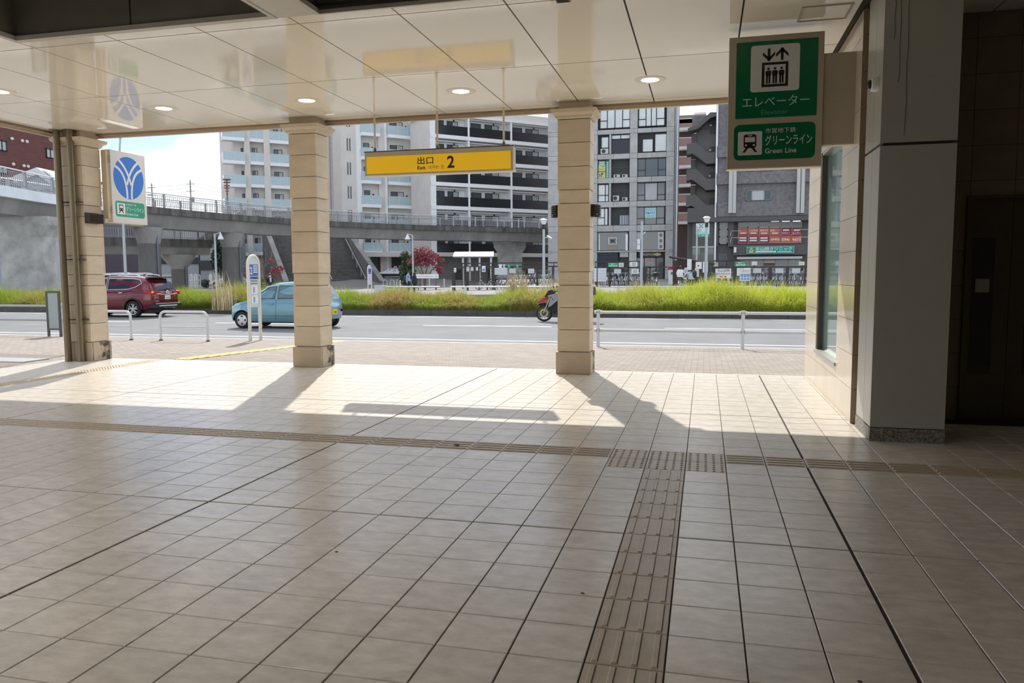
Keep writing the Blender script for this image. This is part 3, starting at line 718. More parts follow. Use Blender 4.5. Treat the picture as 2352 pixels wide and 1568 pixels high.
for k in range(19):
    y = 11.66 + k * .302
    node('tactile_block', TAC[('y', 'by')], walk, (-9.10 + .012 * k, y, walk_z(y + .15) + .004))
rd = MB().quad((-160, WALK_Y1, ROAD_Z), (60, WALK_Y1, ROAD_Z), (60, 30.1, ROAD_Z), (-160, 30.1, ROAD_Z)); rd.quad((-160, 30.1, ROAD_Z), (60, 30.1, ROAD_Z), (60, 50.2, ROAD_Z), (-160, 50.2, ROAD_Z))
road = setting('road', M_asp, rd, 'two-lane asphalt road with white lines', fix=False)
MB().box(-60, 20, WALK_Y1 + .14, WALK_Y1 + .62, ROAD_Z - .02, ROAD_Z + .004).build('gutter', M_gut, road)
MB().box(-60, 20, 19.0, 19.16, ROAD_Z, ROAD_Z + .004).build('edge_line', M_line, road)
MB().box(-160, 40, 29.25, 29.42, ROAD_Z, ROAD_Z + .004).build('edge_line', M_line, road)
for k in range(-9, 4): MB().box(k * 8.0 - 1.2, k * 8.0 + 3.2, 24.35, 24.5, ROAD_Z, ROAD_Z + .004).build('lane_dash', M_line, road)
# median: kerb stones, soil, grass
MED0, MED1, MEDX0, MEDX1 = 30.1, 34.3, -70.0, 14.0
md = MB().box(MEDX0, MEDX1, MED0 + .18, MED1, ROAD_Z, -.06)
median = setting('median_bed', M_soil, md, 'planted strip between the two carriageways')
for k in range(42):
    x = MEDX0 + k * 2.0 + 1
    MB().box(x + .006, x + 1.994, MED0, MED0 + .18, ROAD_Z - .05, -.03 + .004 * (k % 3)).build('kerb_stone', M_kerb, median)
M_grass = bpy.data.materials.new('median_grass'); M_grass.use_nodes = True
_t = M_grass.node_tree; _b = _t.nodes['Principled BSDF']; _b.inputs['Roughness'].default_value = 0.7; _b.inputs['Specular IOR Level'].default_value = 0.15
_at = _t.nodes.new('ShaderNodeAttribute'); _at.attribute_name = 'tint'; _t.links.new(_at.outputs['Color'], _b.inputs['Base Color'])
_tr = _t.nodes.new('ShaderNodeBsdfTranslucent'); _t.links.new(_at.outputs['Color'], _tr.inputs['Color'])
_ms = _t.nodes.new('ShaderNodeMixShader'); _ms.inputs[0].default_value = 0.45
_t.links.new(_b.outputs[0], _ms.inputs[1]); _t.links.new(_tr.outputs[0], _ms.inputs[2]); _t.links.new(_ms.outputs[0], _t.nodes['Material Output'].inputs['Surface'])
def grass_field(name, n, xr, yr, hfun, tintfun, wid=.0085, droop=1.0, label='', zb=-.06):
    x = rng.uniform(*xr, n); y = yr[0] + (yr[1] - yr[0]) * rng.uniform(0, 1, n) ** (1.35 if droop > .6 else 1)
    cl = rng.uniform(0, 1, n)
    cx = np.round(x / .55 + .35 * np.sin(np.round(y / .5) * 3.1)) * .55; cy = np.round(y / .5) * .5          # tussocks
    h = hfun(x, y) * rng.uniform(.66, 1.12, n) * (.86 + .28 * np.modf(np.abs(np.sin(cx * 12.9898 + cy * 78.233) * 43758.5))[0])
    a = np.arctan2(y - cy, x - cx) + rng.normal(0, .7, n); lean = rng.uniform(.15, 1.0, n) * droop * h
    dx, dy = np.cos(a) * lean, np.sin(a) * lean - .22 * lean        # flops outwards and towards the road
    fr = np.clip((yr[0] + .9 - y) / .9, 0, 1) if droop > .6 else 0 * y           # the front tussocks hang over the kerb
    h = h * (1 - .72 * fr * rng.uniform(0, 1, n)); dx = dx * (1 - .4 * fr)
    dy = dy * (1 - .8 * fr) - fr * h * rng.uniform(.35, .8, n); lean = np.maximum(lean, fr * h * 1.25)
    wx = rng.uniform(.6, 1.4, n) * wid
    K_ = 4; V = np.zeros((n, 2 * K_ + 1, 3))
    for k in range(K_ + 1):
        t = k / K_; zz = h * (1.55 * t - (.25 + .80 * np.clip(lean / (h * 1.1), 0, 1.15)) * t ** 2.2); px = x + dx * t ** 2; py = y + dy * t ** 2
        w = wx * (1 - t) ** .6
        if k < K_:
            V[:, 2 * k] = np.stack([px - w, py, zb + zz], 1); V[:, 2 * k + 1] = np.stack([px + w, py, zb + zz], 1)
        else: V[:, 2 * K_] = np.stack([px, py, zb + zz], 1)
    base = (np.arange(n) * (2 * K_ + 1))[:, None]
    quads = np.array([[2 * k, 2 * k + 1, 2 * k + 3, 2 * k + 2] for k in range(K_ - 1)]).ravel()[None] + base
    tri = np.array([2 * K_ - 2, 2 * K_ - 1, 2 * K_])[None] + base
    me = bpy.data.meshes.new(name); nv = n * (2 * K_ + 1)
    me.vertices.add(nv); me.vertices.foreach_set('co', V.ravel())
    loops = np.concatenate([quads.ravel(), tri.ravel()]); nq = n * (K_ - 1)
    me.loops.add(len(loops)); me.loops.foreach_set('vertex_index', loops.astype(np.int32))
    ls = np.concatenate([np.arange(nq) * 4, nq * 4 + np.arange(n) * 3]).astype(np.int32)
    me.polygons.add(nq + n); me.polygons.foreach_set('loop_start', ls)
    col = tintfun(x, y, rng.uniform(0, 1, n)); ca = me.color_attributes.new('tint', 'FLOAT_COLOR', 'POINT')
    ca.data.foreach_set('color', np.repeat(np.concatenate([col, np.ones((n, 1))], 1), 2 * K_ + 1, axis=0).ravel())
    me.update(calc_edges=True); me.materials.append(M_grass)
    o = bpy.data.objects.new(name, me); C.objects.link(o)
    return tag(o, label, 'grass', kind='stuff')
def gh(x, y):
    return .78 + .10 * np.sin(x * .9 + 1) + .10 * np.sin(x * 2.3 + y) + .10 * np.sin(x * .31 + 2) + .12 * (x > -4) * np.clip((x + 4) / 4, 0, 1)
def gtint(x, y, r):
    f = np.clip((x + 9) / 9, 0, 1)[:, None]                       # fresher towards the station's right, more straw to the left
    p = .5 + .5 * np.sin(x * 1.7 + np.sin(y * 2) + .5 * np.sin(x * 4.1))
    g1, g2 = np.array([.25, .33, .045]), np.array([.43, .48, .06]); st = np.array([.42, .27, .13])
    c = g1 * (1 - f) + g2 * f
    pk = np.exp(-((x + 12.3) / 1.3) ** 2) + .8 * np.exp(-((x + 7.2) / 1.2) ** 2)
    k = np.clip(.60 * p + .40 * r - .36 + .45 * pk, 0, .95)[:, None] * (1.0 - .75 * f)
    return (c * (1 - k) + st * k) * (.7 + .6 * r[:, None])
grass_field('median_grass', 150000, (-46, 9.0), (MED0 + .10, MED1 - .1), gh, gtint, label='tall floppy ornamental grass along the median strip')
# taller seeding clumps
def plume_grass(px, D, n, h, label):
    p = far(px, 640, D)
    return grass_field('plume_grass', n, (p.x - .5, p.x + .5), (p.y - .3, p.y + .3), lambda x, y: h + 0 * x, lambda x, y, r: np.array([.42, .36, .24]) * (.6 + .7 * r[:, None]), wid=.012, droop=.3, label=label, zb=-.06)
plume_grass(1188, 35.2, 170, 1.25, 'pale seeding plume grass behind the motorcycle')
plume_grass(1268, 35.2, 150, 1.15, 'pale seeding plume grass behind the motorcycle box')
plume_grass(512, 33.6, 60, 1.35, 'pale plume grass stems beside the cone lamp post')
plume_grass(1480, 33.6, 110, 1.05, 'yellowing grass stems in front of the parked bicycles')

# ---------------------------------------------------------------- barriers on the near sidewalk
M_wp = mat('white_paint', (0.60, 0.62, 0.63), rough=0.35, var=0.04, scale=4)
def rail_fence(name, label, posts, x_ends, Y, z0, zr, rr=.032, group=None, pr=.038, top=.80):
    o = thing(name, label, 'barrier', (posts[0], Y, z0), group=group)
    for x in posts:
        p = MB().cyl((x, Y, z0), (x, Y, z0 + top), pr, 14); p.cyl((x, Y, z0 + top), (x, Y, z0 + top + .03), pr * 1.12, 14); p.build('post', M_wp, o, smooth=True)
        for z in zr:
            for sx in (-1, 1): MB().cyl((x + sx * pr, Y, z), (x + sx * (pr + .05), Y, z), rr * 1.25, 12).build('rail_socket', M_wp, o)
            MB().sphere((x, Y - pr, z), .008, 6, 4).build('bolt', M_black, o)
    for z in zr:
        xx = [x_ends[0]] + list(posts) + [x_ends[1]]
        for a, b_ in zip(xx[:-1], xx[1:]):
            if b_ - a > .12: MB().cyl((a + pr, Y, z), (b_ - pr, Y, z), rr, 12).build('rail', M_wp, o, smooth=True)
    return o
YR = 17.05; pR = [on_z(1373, 797, -.165), on_z(1705, 802, -.165)]
zt_, zl_ = on_y(1540, 718, YR).z, on_y(1540, 760, YR).z
rail_fence('guard_rail', 'white two-rail guard fence along the kerb before the green grass', [pR[0].x, pR[1].x, pR[1].x + 3.05], (pR[0].x - .06, 6.0), YR, -.165, (zt_, zl_), top=on_y(1373, 711, YR).z + .135)
pl = on_z(143, 768, -.168); YL = 17.25
zt2, zl2 = on_y(60, 702, YL).z, on_y(60, 734, YL).z
xl_ = on_y(143, 768, YL).x
rail_fence('guard_rail', 'white two-rail guard fence ending at the dark notice board', [xl_, xl_ - 3.0], (xl_ - 9, xl_ + .06), YL, -.165, (zt2, zl2), top=zt2 + .165 + .06)
def hoop(xa, xb, Y, label):
    z0 = walk_z(Y); H_ = on_y(420, 716, Y).z - z0; r = .14
    o = thing('hoop_barrier', label, 'barrier', ((xa + xb) / 2, Y, z0), group='white tubular hoop barriers on the sidewalk')
    pts = [(xa, Y, z0), (xa, Y, z0 + H_ - r)] + [(xa + r - r * math.cos(R(a)), Y, z0 + H_ - r + r * math.sin(R(a))) for a in range(15, 91, 15)]
    pts += [(xb - r + r * math.sin(R(a)), Y, z0 + H_ - r + r * math.cos(R(a))) for a in range(0, 91, 15)] + [(xb, Y, z0)]
    MB().tube(pts, .032, 12).build('hoop', M_wp, o, smooth=True)
    MB().cyl((xa + .03, Y, z0 + H_ * .48), (xb - .03, Y, z0 + H_ * .48), .018, 10).build('cross_bar', M_wp, o, smooth=True)
    for x in (xa, xb): MB().lathe([(.034, .03), (.05, .012), (.05, 0)], (x, Y, z0), 12).build('foot_collar', M_black, o)
YH = 16.35
hoop(on_y(370, 783, YH).x, on_y(478, 785, YH).x, YH, 'white tubular hoop barrier standing clear beside the stone pillar')
xb_ = on_y(302, 780, YH).x; hoop(xb_ - 1.12, xb_, YH, 'white tubular hoop barrier half behind the stone pillar')
# dark framed notice board seen from behind
M_dfr = mat('board_frame', (0.075, 0.07, 0.065), rough=0.5)
YB = 17.0; a = on_y(109, 768, YB).x; b_ = on_y(140, 768, YB).x; zt = on_y(120, 668, YB).z; z0 = walk_z(YB)
o = thing('notice_board', 'grey notice board in dark frame on two legs at the fence end', 'board', ((a + b_) / 2, YB, z0))
for x in (a, b_ - .05): MB().box(x, x + .05, YB, YB + .05, z0, zt).build('leg', M_dfr, o)
MB().box(a + .05, b_ - .05, YB, YB + .05, zt - .05, zt).build('frame_bar', M_dfr, o); MB().box(a + .05, b_ - .05, YB, YB + .05, z0 + .18, z0 + .22).build('frame_bar', M_dfr, o)
MB().box(a + .05, b_ - .05, YB + .015, YB + .035, z0 + .22, zt - .05).build('panel', mat('board_back', (.33, .37, .36), .5, var=.05), o)
MB().box(a, b_, YB + .03, YB + .045, z0 + .56, z0 + .60).build('frame_bar', M_dfr, o)

# bus stop posts: flat hoop frame with a sign panel
M_cream = mat('bus_post_cream', (0.66, 0.64, 0.59), rough=0.4)
M_pan = mat('bus_panel', (0.55, 0.60, 0.62), rough=0.3, var=.04)
M_bblue = mat('bus_blue', (0.04, 0.10, 0.40), rough=0.35)
M_paper = mat('paper', (0.72, 0.73, 0.72), rough=0.6)
M_pink = mat('timetable_pink', (.65, .35, .45), .6); M_tblue = mat('timetable_blue', (.12, .28, .60), .6); M_mark = mat('print_grey', (.16, .18, .19), .6)
def bus_stop(pL, pR_, top, label, detail=True):
    pL, pR_ = Vector(pL), Vector(pR_); ax = (pR_ - pL); w = ax.length; ax = ax / w; n = Vector((ax.y, -ax.x, 0)); z0 = pL.z; H_ = top - z0; r = w / 2
    o = thing('bus_stop_sign', label, 'bus stop', ((pL + pR_) / 2), group='round-topped bus stop posts')
    P = lambda s, z, d=0: pL + ax * s + n * d + Vector((0, 0, z))
    pts = [P(0, 0), P(0, H_ - r)] + [P(r - r * math.cos(R(t)), H_ - r + r * math.sin(R(t))) for t in range(15, 180, 15)] + [P(w, H_ - r), P(w, 0)]
    MB().tube(pts, .042 if detail else .035, 10).build('frame', M_cream, o, smooth=True)
    zb = H_ * .40
    poly = [(0.02, zb), (w - .02, zb), (w - .02, H_ - r)] + [(r + (r - .02) * math.cos(R(t)), H_ - r + (r - .02) * math.sin(R(t))) for t in range(15, 180, 15)] + [(.02, H_ - r)]
    MB().prism(poly, pL - n * .012, ax, (0, 0, 1), n * .024).build('panel', M_pan, o)
    f0 = pL + n * .014; up = (0, 0, 1)
    flat('blue_panel', [[(.05, H_ - r - .28), (w - .05, H_ - r - .28), (w - .05, H_ - r - .0), (.05, H_ - r - .0)], [(.05, H_ - r - .36), (w - .05, H_ - r - .36), (w - .05, H_ - r - .30), (.05, H_ - r - .30)]], M_bblue, o, f0, ax, up, n * .003)
    if detail:
        put_text(MB(), '2', f0 + n * .004, ax, up, .06, .15, H_ - r - .24, H_ - r - .06, .02).build('lettering', M_paper, o)
        flat('printed_line', [[(.18, H_ - r - .05 - .05 * k), (w - .07, H_ - r - .05 - .05 * k), (w - .07, H_ - r - .025 - .05 * k), (.18, H_ - r - .025 - .05 * k)] for k in range(4)], M_paper, o, f0 + n * .003, ax, up, n * .002)
        flat('printed_line', [[(.07, z), (w - .08, z), (w - .08, z + .03), (.07, z + .03)] for z in (H_ * .70, H_ * .67, H_ * .735)], M_mark, o, f0, ax, up, n * .003)
        for z in (H_ * .44, H_ * .555):
            flat('timetable', [[(.08, z), (w - .08, z), (w - .08, z + .2), (.08, z + .2)]], M_paper, o, f0, ax, up, n * .004)
            flat('timetable_column', [[(.16, z + .03), (.20, z + .03), (.20, z + .17), (.16, z + .17)]], M_tblue, o, f0 + n * .004, ax, up, n * .002)
            flat('timetable_column', [[(.21, z + .03), (.235, z + .03), (.235, z + .17), (.21, z + .17)]], M_pink, o, f0 + n * .004, ax, up, n * .002)
    for s in (0, w):
        for z in (.06, .28): MB().sphere(P(s, z, .04), .012, 6, 4).build('bolt', M_black, o)
    return o
pa, pb = on_z(575, 784, -.16), on_z(597, 781, -.16); bus_stop(pa, pa + (pb - pa).normalized() * .42, on_y(582, 587, pa.y).z, 'cream round-topped bus stop post with blue panel and timetables')
pa = far(845, 640, 53); pa.z = -.1; pb = far(852, 640, 53.3); pb.z = -.1
bus_stop(pa, pa + (pb - pa).normalized() * .40, far(848, 610, 53).z, 'pale round-topped bus stop post across the road', False)
# ================================================================ vehicles
M_tyre = mat('tyre_rubber', (0.012, 0.012, 0.012), rough=0.8)
M_chrome = mat('chrome', (0.72, 0.73, 0.74), rough=0.2, metal=0.35)
M_cglass = mat('car_glass', (0.02, 0.03, 0.035), rough=0.03, spec=0.7)
M_cglass2 = mat('car_glass_clear', (0.16, 0.22, 0.20), rough=0.03, spec=0.7, alpha=0.55)
M_arch = mat('black_plastic', (0.012, 0.012, 0.013), rough=0.6)
M_red = mat('tail_red', (0.45, 0.008, 0.01), rough=0.15, coat=.5); M_amber = mat('lamp_clear', (.6, .58, .55), .1)
M_brk = mat('brake_light', (1.0, 0.06, 0.02), rough=0.2, emit=2.5)
M_rim = mat('alloy_rim', (0.62, 0.62, 0.63), rough=0.25, metal=0.9); M_hub = mat('hubcap_silver', (.62, .63, .64), .3, .3)
def wheel_mesh(Rr, wd, kind):
    b = MB(); ri = Rr * .66
    prof = [(ri, -wd / 2), (Rr * .9, -wd / 2), (Rr * .985, -wd * .38), (Rr, -wd * .2), (Rr, wd * .2), (Rr * .985, wd * .38), (Rr * .9, wd / 2), (ri, wd / 2)]
    b.lathe(prof, (0, 0, 0), 32, (0, 1, 0))
    b.mt(1)
    b.lathe([(ri, wd / 2 - .01), (ri * .93, wd / 2 - .02), (ri * .93, -wd * .2)], (0, 0, 0), 28, (0, 1, 0))
    if kind == 'spoke':
        for k in range(5):
            for da in (-9, 9):
                a = R(90 + 72 * k + da); a2 = R(90 + 72 * k + da * 1.5); d = Vector((math.cos(a2), 0, math.sin(a2))); t = Vector((-d.z, 0, d.x)); d0 = Vector((math.cos(a), 0, math.sin(a)))
                y = Vector((0, wd / 2 - .03, 0)); w0, w1 = .014, .022
                v = [d0 * .03 - t * w0 + y, d0 * .03 + t * w0 + y, d * ri * .95 + t * w1 + y, d * ri * .95 - t * w1 + y]
                b.add(v + [p - Vector((0, .03, 0)) for p in v], [(0, 1, 2, 3), (0, 4, 5, 1), (1, 5, 6, 2), (3, 2, 6, 7), (0, 3, 7, 4)])
        b.cyl((0, wd / 2 - .05, 0), (0, wd / 2 - .015, 0), .05, 14)
        b.mt(2); b.cyl((0, -wd * .3, 0), (0, -wd * .1, 0), ri * .92, 24)
    else:
        b.lathe([(.0, wd / 2 + .004), (ri * .35, wd / 2 + .002), (ri * .8, wd / 2 - .008), (ri * .98, wd / 2 - .02)], (0, 0, 0), 28, (0, 1, 0))
        b.mt(2)
        for k in range(4):
            a = R(45 + 90 * k + 45); d = Vector((math.cos(a), 0, math.sin(a))); t = Vector((-d.z, 0, d.x)); y = Vector((0, wd / 2 + .004, 0))
            pl_ = [d * ri * x + t * ri * w_ + y for x, w_ in ((.50, -.14), (.50, .14), (.80, .20), (.80, -.20))]
            b.add([p for p in pl_], [(0, 1, 2, 3)])
    return b.mesh('wheel', [M_tyre, M_rim if kind == 'spoke' else M_hub, M_black], smooth=True)
def itp(x, tab, c):
    xs_ = [t[0] for t in tab]; ys = [t[c] for t in tab]
    return float(np.interp(x, xs_[::-1] if xs_[0] > xs_[-1] else xs_, ys[::-1] if xs_[0] > xs_[-1] else ys))
def car(name, label, cat, loc, rz, st, gh_, axles, wr, wd, ww, paint, glass, wkind, tr, track, archm=None, group=None):
    """st: (x, z bottom, z top, half width); gh_: (x, roof z, belt half width, roof half width)"""
    o = thing(name, label, cat, loc, rz, group)
    x1, x0 = st[0][0], st[-1][0]; N = 72; rows = []
    for i in range(N + 1):
        t = i / N; x = x1 + (x0 - x1) * (.5 - .5 * math.cos(math.pi * t)) if i not in (0, N) else (x1 if i == 0 else x0)
        zb, zt, hw = itp(x, st, 1), itp(x, st, 2), itp(x, st, 3); h = zt - zb
        half = [(0, zb), (.75, zb), (.93, zb + .03), (.985, zb + h * .16), (1.0, zb + h * .40), (1.0, zb + h * .58), (.975, zb + h * .80), (.955, zb + h * .93), (.90, zt), (.5, zt + .02), (0, zt + .03)]
        pts = []
        for k, (u, z) in enumerate(half):
            y = u * hw
            if u > .7 and k < 8:
                for ax_w in axles:
                    dx = x - ax_w; Ra = wr * 1.17
                    if abs(dx) < Ra:
                        za = wr + math.sqrt(Ra * Ra - dx * dx); z = max(z, za)
            pts.append((x, y, z))
        rows.append(pts + [(x, -y, z) for x, y, z in pts[-2:0:-1]])
    b = MB(); b.grid(rows, close=True); n = len(rows[0]); L_ = len(b.v)
    b.f.append(tuple(range(n))); b.m.append(0); b.f.append(tuple(range(L_ - n, L_))); b.m.append(0)
    b.build('body', paint, o, smooth=True, world=False)
    gx1, gx0 = gh_[0][0], gh_[-1][0]; rows = []
    def belt(x): return itp(x, st, 2)
    for i in range(41):
        x = gx1 + (gx0 - gx1) * i / 40; zr, wbt, wrf = itp(x, gh_, 1), itp(x, gh_, 2), itp(x, gh_, 3); zb = belt(x) - .03; zr = max(zr, zb + .02)
        half = [(wbt, zb), (wbt + (wrf - wbt) * .5, zb + (zr - zb) * .5), (wrf, zb + (zr - zb) * .90), (wrf * .92, zb + (zr - zb) * .975), (wrf * .6, zr + .012), (0, zr + .02)]
        pts = [(x, y, z) for y, z in half]; rows.append(pts + [(x, -y, z) for x, y, z in pts[-2::-1]])
    b = MB(); b.grid(rows); b.f.append(tuple(range(11))); b.m.append(0); b.f.append(tuple(range(len(b.v) - 11, len(b.v)))); b.m.append(0)
    cab = b.build('cabin', paint, o, smooth=True, world=False)
    def side(x, z, e):
        zr, wbt, wrf = itp(x, gh_, 1), itp(x, gh_, 2), itp(x, gh_, 3); zb = belt(x) - .03; t = (z - zb) / max(zr - zb, .02)
        y = wbt + (wrf - wbt) * min(t / .9, 1); return y + e
    for sgn in (1, -1):
        for poly in tr['side']:
            b = MB(); b.add([(x, sgn * side(x, z, .008), z) for x, z in poly] + [(x, sgn * side(x, z, -.03), z) for x, z in poly],
                            [tuple(range(len(poly)))] + [(i, (i + 1) % len(poly), len(poly) + (i + 1) % len(poly), len(poly) + i) for i in range(len(poly))])
            b.build('side_window', glass, cab, world=False)
            if 'chrome' in tr:
                MB().tube([(x, sgn * side(x, z, .012), z) for x, z in poly], .014, 6, closed=True).build('window_trim', M_chrome, cab, world=False)
            else:
                MB().tube([(x, sgn * side(x, z, .006), z) for x, z in poly], .012, 5, closed=True).build('window_trim', M_arch, cab, world=False)
        for a_, z_ in tr['handles']: MB().cbox((a_, sgn * (tr['hw'] + .012), z_), (.17, .03, .035)).build('door_handle', tr.get('hm', paint), o, world=False)
        for pts in tr['seams']: MB().tube([(x, sgn * (tr['hw'] * (1.0 if z < .75 else .985) + .001), z) for x, z in pts], .0035, 4).build('door_seam', M_arch, o, world=False)
        MB().sphere((tr['mirror'][0], sgn * (tr['hw'] + .08), tr['mirror'][1]), (.06, .10, .07), 10, 8).build('mirror', tr.get('mm', paint), o, smooth=True, world=False)
    for nm, poly in (('windscreen', tr['front']), ('rear_window', tr['rear'])):
        b = MB(); b.add(poly, [tuple(range(len(poly)))]); b.build(nm, glass, cab, world=False)
    wm = wheel_mesh(wr, ww, wkind)
    for ax_w in axles:
        for sgn in (1, -1):
            wo = node('wheel', wm, o, (ax_w, sgn * (track - ww / 2), wr)); 
            if sgn < 0: wo.rotation_euler = (0, 0, math.pi)
            b = MB(); ring = [(ax_w + wr * 1.17 * math.cos(R(t)), wr + wr * 1.17 * math.sin(R(t))) for t in range(-5, 186, 8)]
            b.grid([[(x, sgn * (tr['hw'] * .97), z) for x, z in ring], [(x, sgn * (tr['hw'] * .45), z) for x, z in ring]])
            b.build('wheel_well', M_arch, o, world=False)
            if archm:
                ro_ = [(ax_w + wr * 1.33 * math.cos(R(t)), wr + wr * 1.33 * math.sin(R(t))) for t in range(-5, 186, 8)]
                MB().grid([[(x, sgn * (tr['hw'] * .985 + .012), z) for x, z in ring], [(x, sgn * (tr['hw'] * .985 + .014), z) for x, z in ro_]]).build('arch_trim', archm, o, world=False)
    MB().box(x0 + .25, x1 - .25, -tr['hw'] * .75, tr['hw'] * .75, .18, .35).build('underbody', M_arch, o, world=False)
    return o, cab
# ---- light blue kei hatchback
M_teal = mat('paint_teal', (0.165, 0.32, 0.385), rough=0.22, metal=0.35, coat=.6)
kp = on_z(557, 754, ROAD_Z)
st = [(1.76, .34, .50, .36), (1.73, .26, .62, .52), (1.66, .22, .72, .62), (1.52, .20, .79, .69), (1.3, .2, .84, .725), (.95, .2, .91, .735), (.4, .19, .92, .735), (-.4, .19, .94, .735), (-1.2, .2, .96, .73), (-1.46, .24, .96, .715), (-1.62, .30, .93, .66), (-1.68, .40, .80, .58)]
gh_ = [(1.02, .90, .69, .60), (.72, 1.14, .69, .57), (.38, 1.36, .69, .555), (.05, 1.46, .69, .55), (-.5, 1.49, .69, .55), (-1.0, 1.465, .69, .54), (-1.32, 1.40, .68, .53), (-1.50, 1.16, .67, .54), (-1.62, .96, .65, .56)]
tr = dict(hw=.735, side=[[(.78, .955), (.05, .965), (.02, 1.36), (.30, 1.31), (.58, 1.14)], [(-.06, .965), (-.78, .975), (-.74, 1.36), (-.08, 1.375)], [(-.88, .985), (-1.22, 1.06), (-1.16, 1.28), (-.86, 1.35)]],
          handles=[(.17, .80), (-.68, .82)], seams=[[(-.01, .98), (-.015, .6), (0, .30)], [(.98, .86), (.99, .5), (.88, .30)], [(-.80, .97), (-.86, .7)], [(.95, .42), (-.85, .42)]], mirror=(.78, 1.0),
          front=[(1.0, -.55, .935), (1.0, .55, .935), (.40, .48, 1.345), (.40, -.48, 1.345)], rear=[(-1.635, -.50, .985), (-1.635, .50, .985), (-1.365, .42, 1.37), (-1.365, -.42, 1.37)])
kei, cab = car('hatchback_car', 'small light blue hatchback car with yellow number plate', 'car', (kp.x + 1.23, kp.y + .70, ROAD_Z), math.pi, st, gh_, (1.23, -1.23), .275, .7, .15, M_teal, M_cglass2, 'cap', tr, .72)
B = lambda: MB()
B().box(-1.700, -1.665, -.17, .17, .44, .62).build('number_plate', mat('plate_yellow', (.75, .55, .03), .4), kei, world=False)
put_text(MB(), '1 90', (-1.7015, .16, .45), (0, -1, 0), (0, 0, 1), .06, .27, .02, .10, .02).build('plate_lettering', M_ink, kei, world=False)
for s in (1, -1):
    B().cbox((-1.645, s * .56, .56), (.07, .13, .07)).build('tail_lamp', M_red, kei, world=False)
    B().cbox((-1.655, s * .47, .56), (.05, .05, .06)).build('reverse_lamp', M_amber, kei, world=False)
    B().sphere((1.60, s * .50, .66), (.10, .15, .075), 12, 8).build('headlamp', M_amber, kei, smooth=True, world=False)
B().box(-1.66, -1.60, -.56, .56, .60, .63).build('tailgate_seam', M_arch, kei, world=False)
B().cbox((-1.66, 0, .80), (.02, .13, .07)).build('badge', M_chrome, kei, world=False)
B().box(-1.36, -1.30, -.10, .10, 1.40, 1.44).build('high_brake_lamp', M_red, kei, world=False)
B().tube([(-1.66, .18, 1.0), (-1.62, -.05, 1.06)], .012, 6).build('wiper', M_arch, kei, world=False)
B().cyl((.55, .32, .98), (.44, .32, 1.06), .17, 20).build('steering_wheel', M_arch, kei, world=False)
for y in (.32, -.32): B().cbox((-.05, y, .82), (.45, .42, .5)).build('seat', mat('seat_grey', (.12, .11, .10), .9), kei, world=False); B().cbox((-.28, y, 1.10), (.12, .38, .32)).build('seat_back', MATS['seat_grey'], kei, world=False)
# ---- red SUV
M_maroon = mat('paint_maroon', (0.135, 0.010, 0.018), rough=0.2, metal=0.3, coat=.7)
sp = on_z(307, 729, ROAD_Z)
st = [(2.33, .50, .70, .50), (2.28, .34, .88, .70), (2.1, .28, .98, .82), (1.8, .26, 1.04, .88), (1.35, .25, 1.10, .905), (1.0, .25, 1.14, .91), (.2, .25, 1.10, .91), (-.8, .25, 1.12, .91), (-1.35, .26, 1.17, .90), (-1.9, .30, 1.16, .87), (-2.18, .36, 1.10, .82), (-2.28, .46, 1.02, .74), (-2.31, .56, .96, .68)]
gh_ = [(1.25, 1.13, .84, .74), (.85, 1.38, .84, .69), (.40, 1.62, .84, .67), (.0, 1.69, .84, .66), (-.6, 1.705, .84, .66), (-1.3, 1.68, .83, .65), (-1.80, 1.62, .82, .63), (-2.02, 1.44, .80, .64), (-2.22, 1.14, .77, .66)]
tr = dict(hw=.91, chrome=1, hm=M_chrome, side=[[(1.0, 1.17), (-.02, 1.13), (-.02, 1.60), (.42, 1.56)], [(-.10, 1.13), (-1.1, 1.16), (-1.45, 1.24), (-1.70, 1.40), (-1.58, 1.55), (-1.3, 1.585), (-.10, 1.605)]],
          handles=[(.2, .98), (-.82, 1.02)], seams=[[(-.06, 1.12), (-.06, .7), (-.02, .36)], [(-1.12, 1.14), (-1.05, .85), (-.95, .70)], [(1.12, 1.1), (1.15, .6), (1.0, .36)]], mirror=(1.0, 1.2), mm=M_chrome,
          front=[(1.23, -.70, 1.16), (1.23, .70, 1.16), (.44, .58, 1.605), (.44, -.58, 1.605)], rear=[(-2.235, -.62, 1.14), (-2.235, .62, 1.14), (-2.04, .60, 1.44), (-1.86, .54, 1.60), (-1.86, -.54, 1.60), (-2.04, -.60, 1.44)])
suv, cab = car('red_suv', 'dark red estate SUV with silver roof rails and white plate', 'car', (sp.x - 1.3525, sp.y + .86, ROAD_Z), math.pi, st, gh_, (1.3525, -1.3525), .345, .9, .22, M_maroon, M_cglass, 'spoke', tr, .90, M_arch)
for s in (1, -1):
    MB().tube([(.55, s * .60, 1.70), (.45, s * .60, 1.755), (-1.35, s * .59, 1.755), (-1.55, s * .585, 1.70)], .02, 8).build('roof_rail', M_chrome, suv, smooth=True, world=False)
    b = MB().prism([(-1.86, 1.05), (-2.26, .92), (-2.26, 1.02), (-2.05, 1.11)], (0, s * .835, 0), (1, 0, 0), (0, 0, 1), (0, s * .055, 0)); b.build('tail_lamp', M_red, suv, world=False)
    MB().box(-2.335, -2.20, min(s * .40, s * .80), max(s * .40, s * .80), .985, 1.06).build('tail_lamp', M_red, suv, world=False)
    MB().box(-2.335, -2.25, min(s * .40, s * .62), max(s * .40, s * .62), .945, .985).build('reverse_lamp', M_amber, suv, world=False)
    MB().sphere((-2.27, s * .79, 1.035), (.05, .06, .04), 10, 6).build('brake_lamp', M_brk, suv, world=False)
MB().box(-2.13, -1.80, -.60, .60, 1.615, 1.665).build('roof_spoiler', M_maroon, suv, world=False)
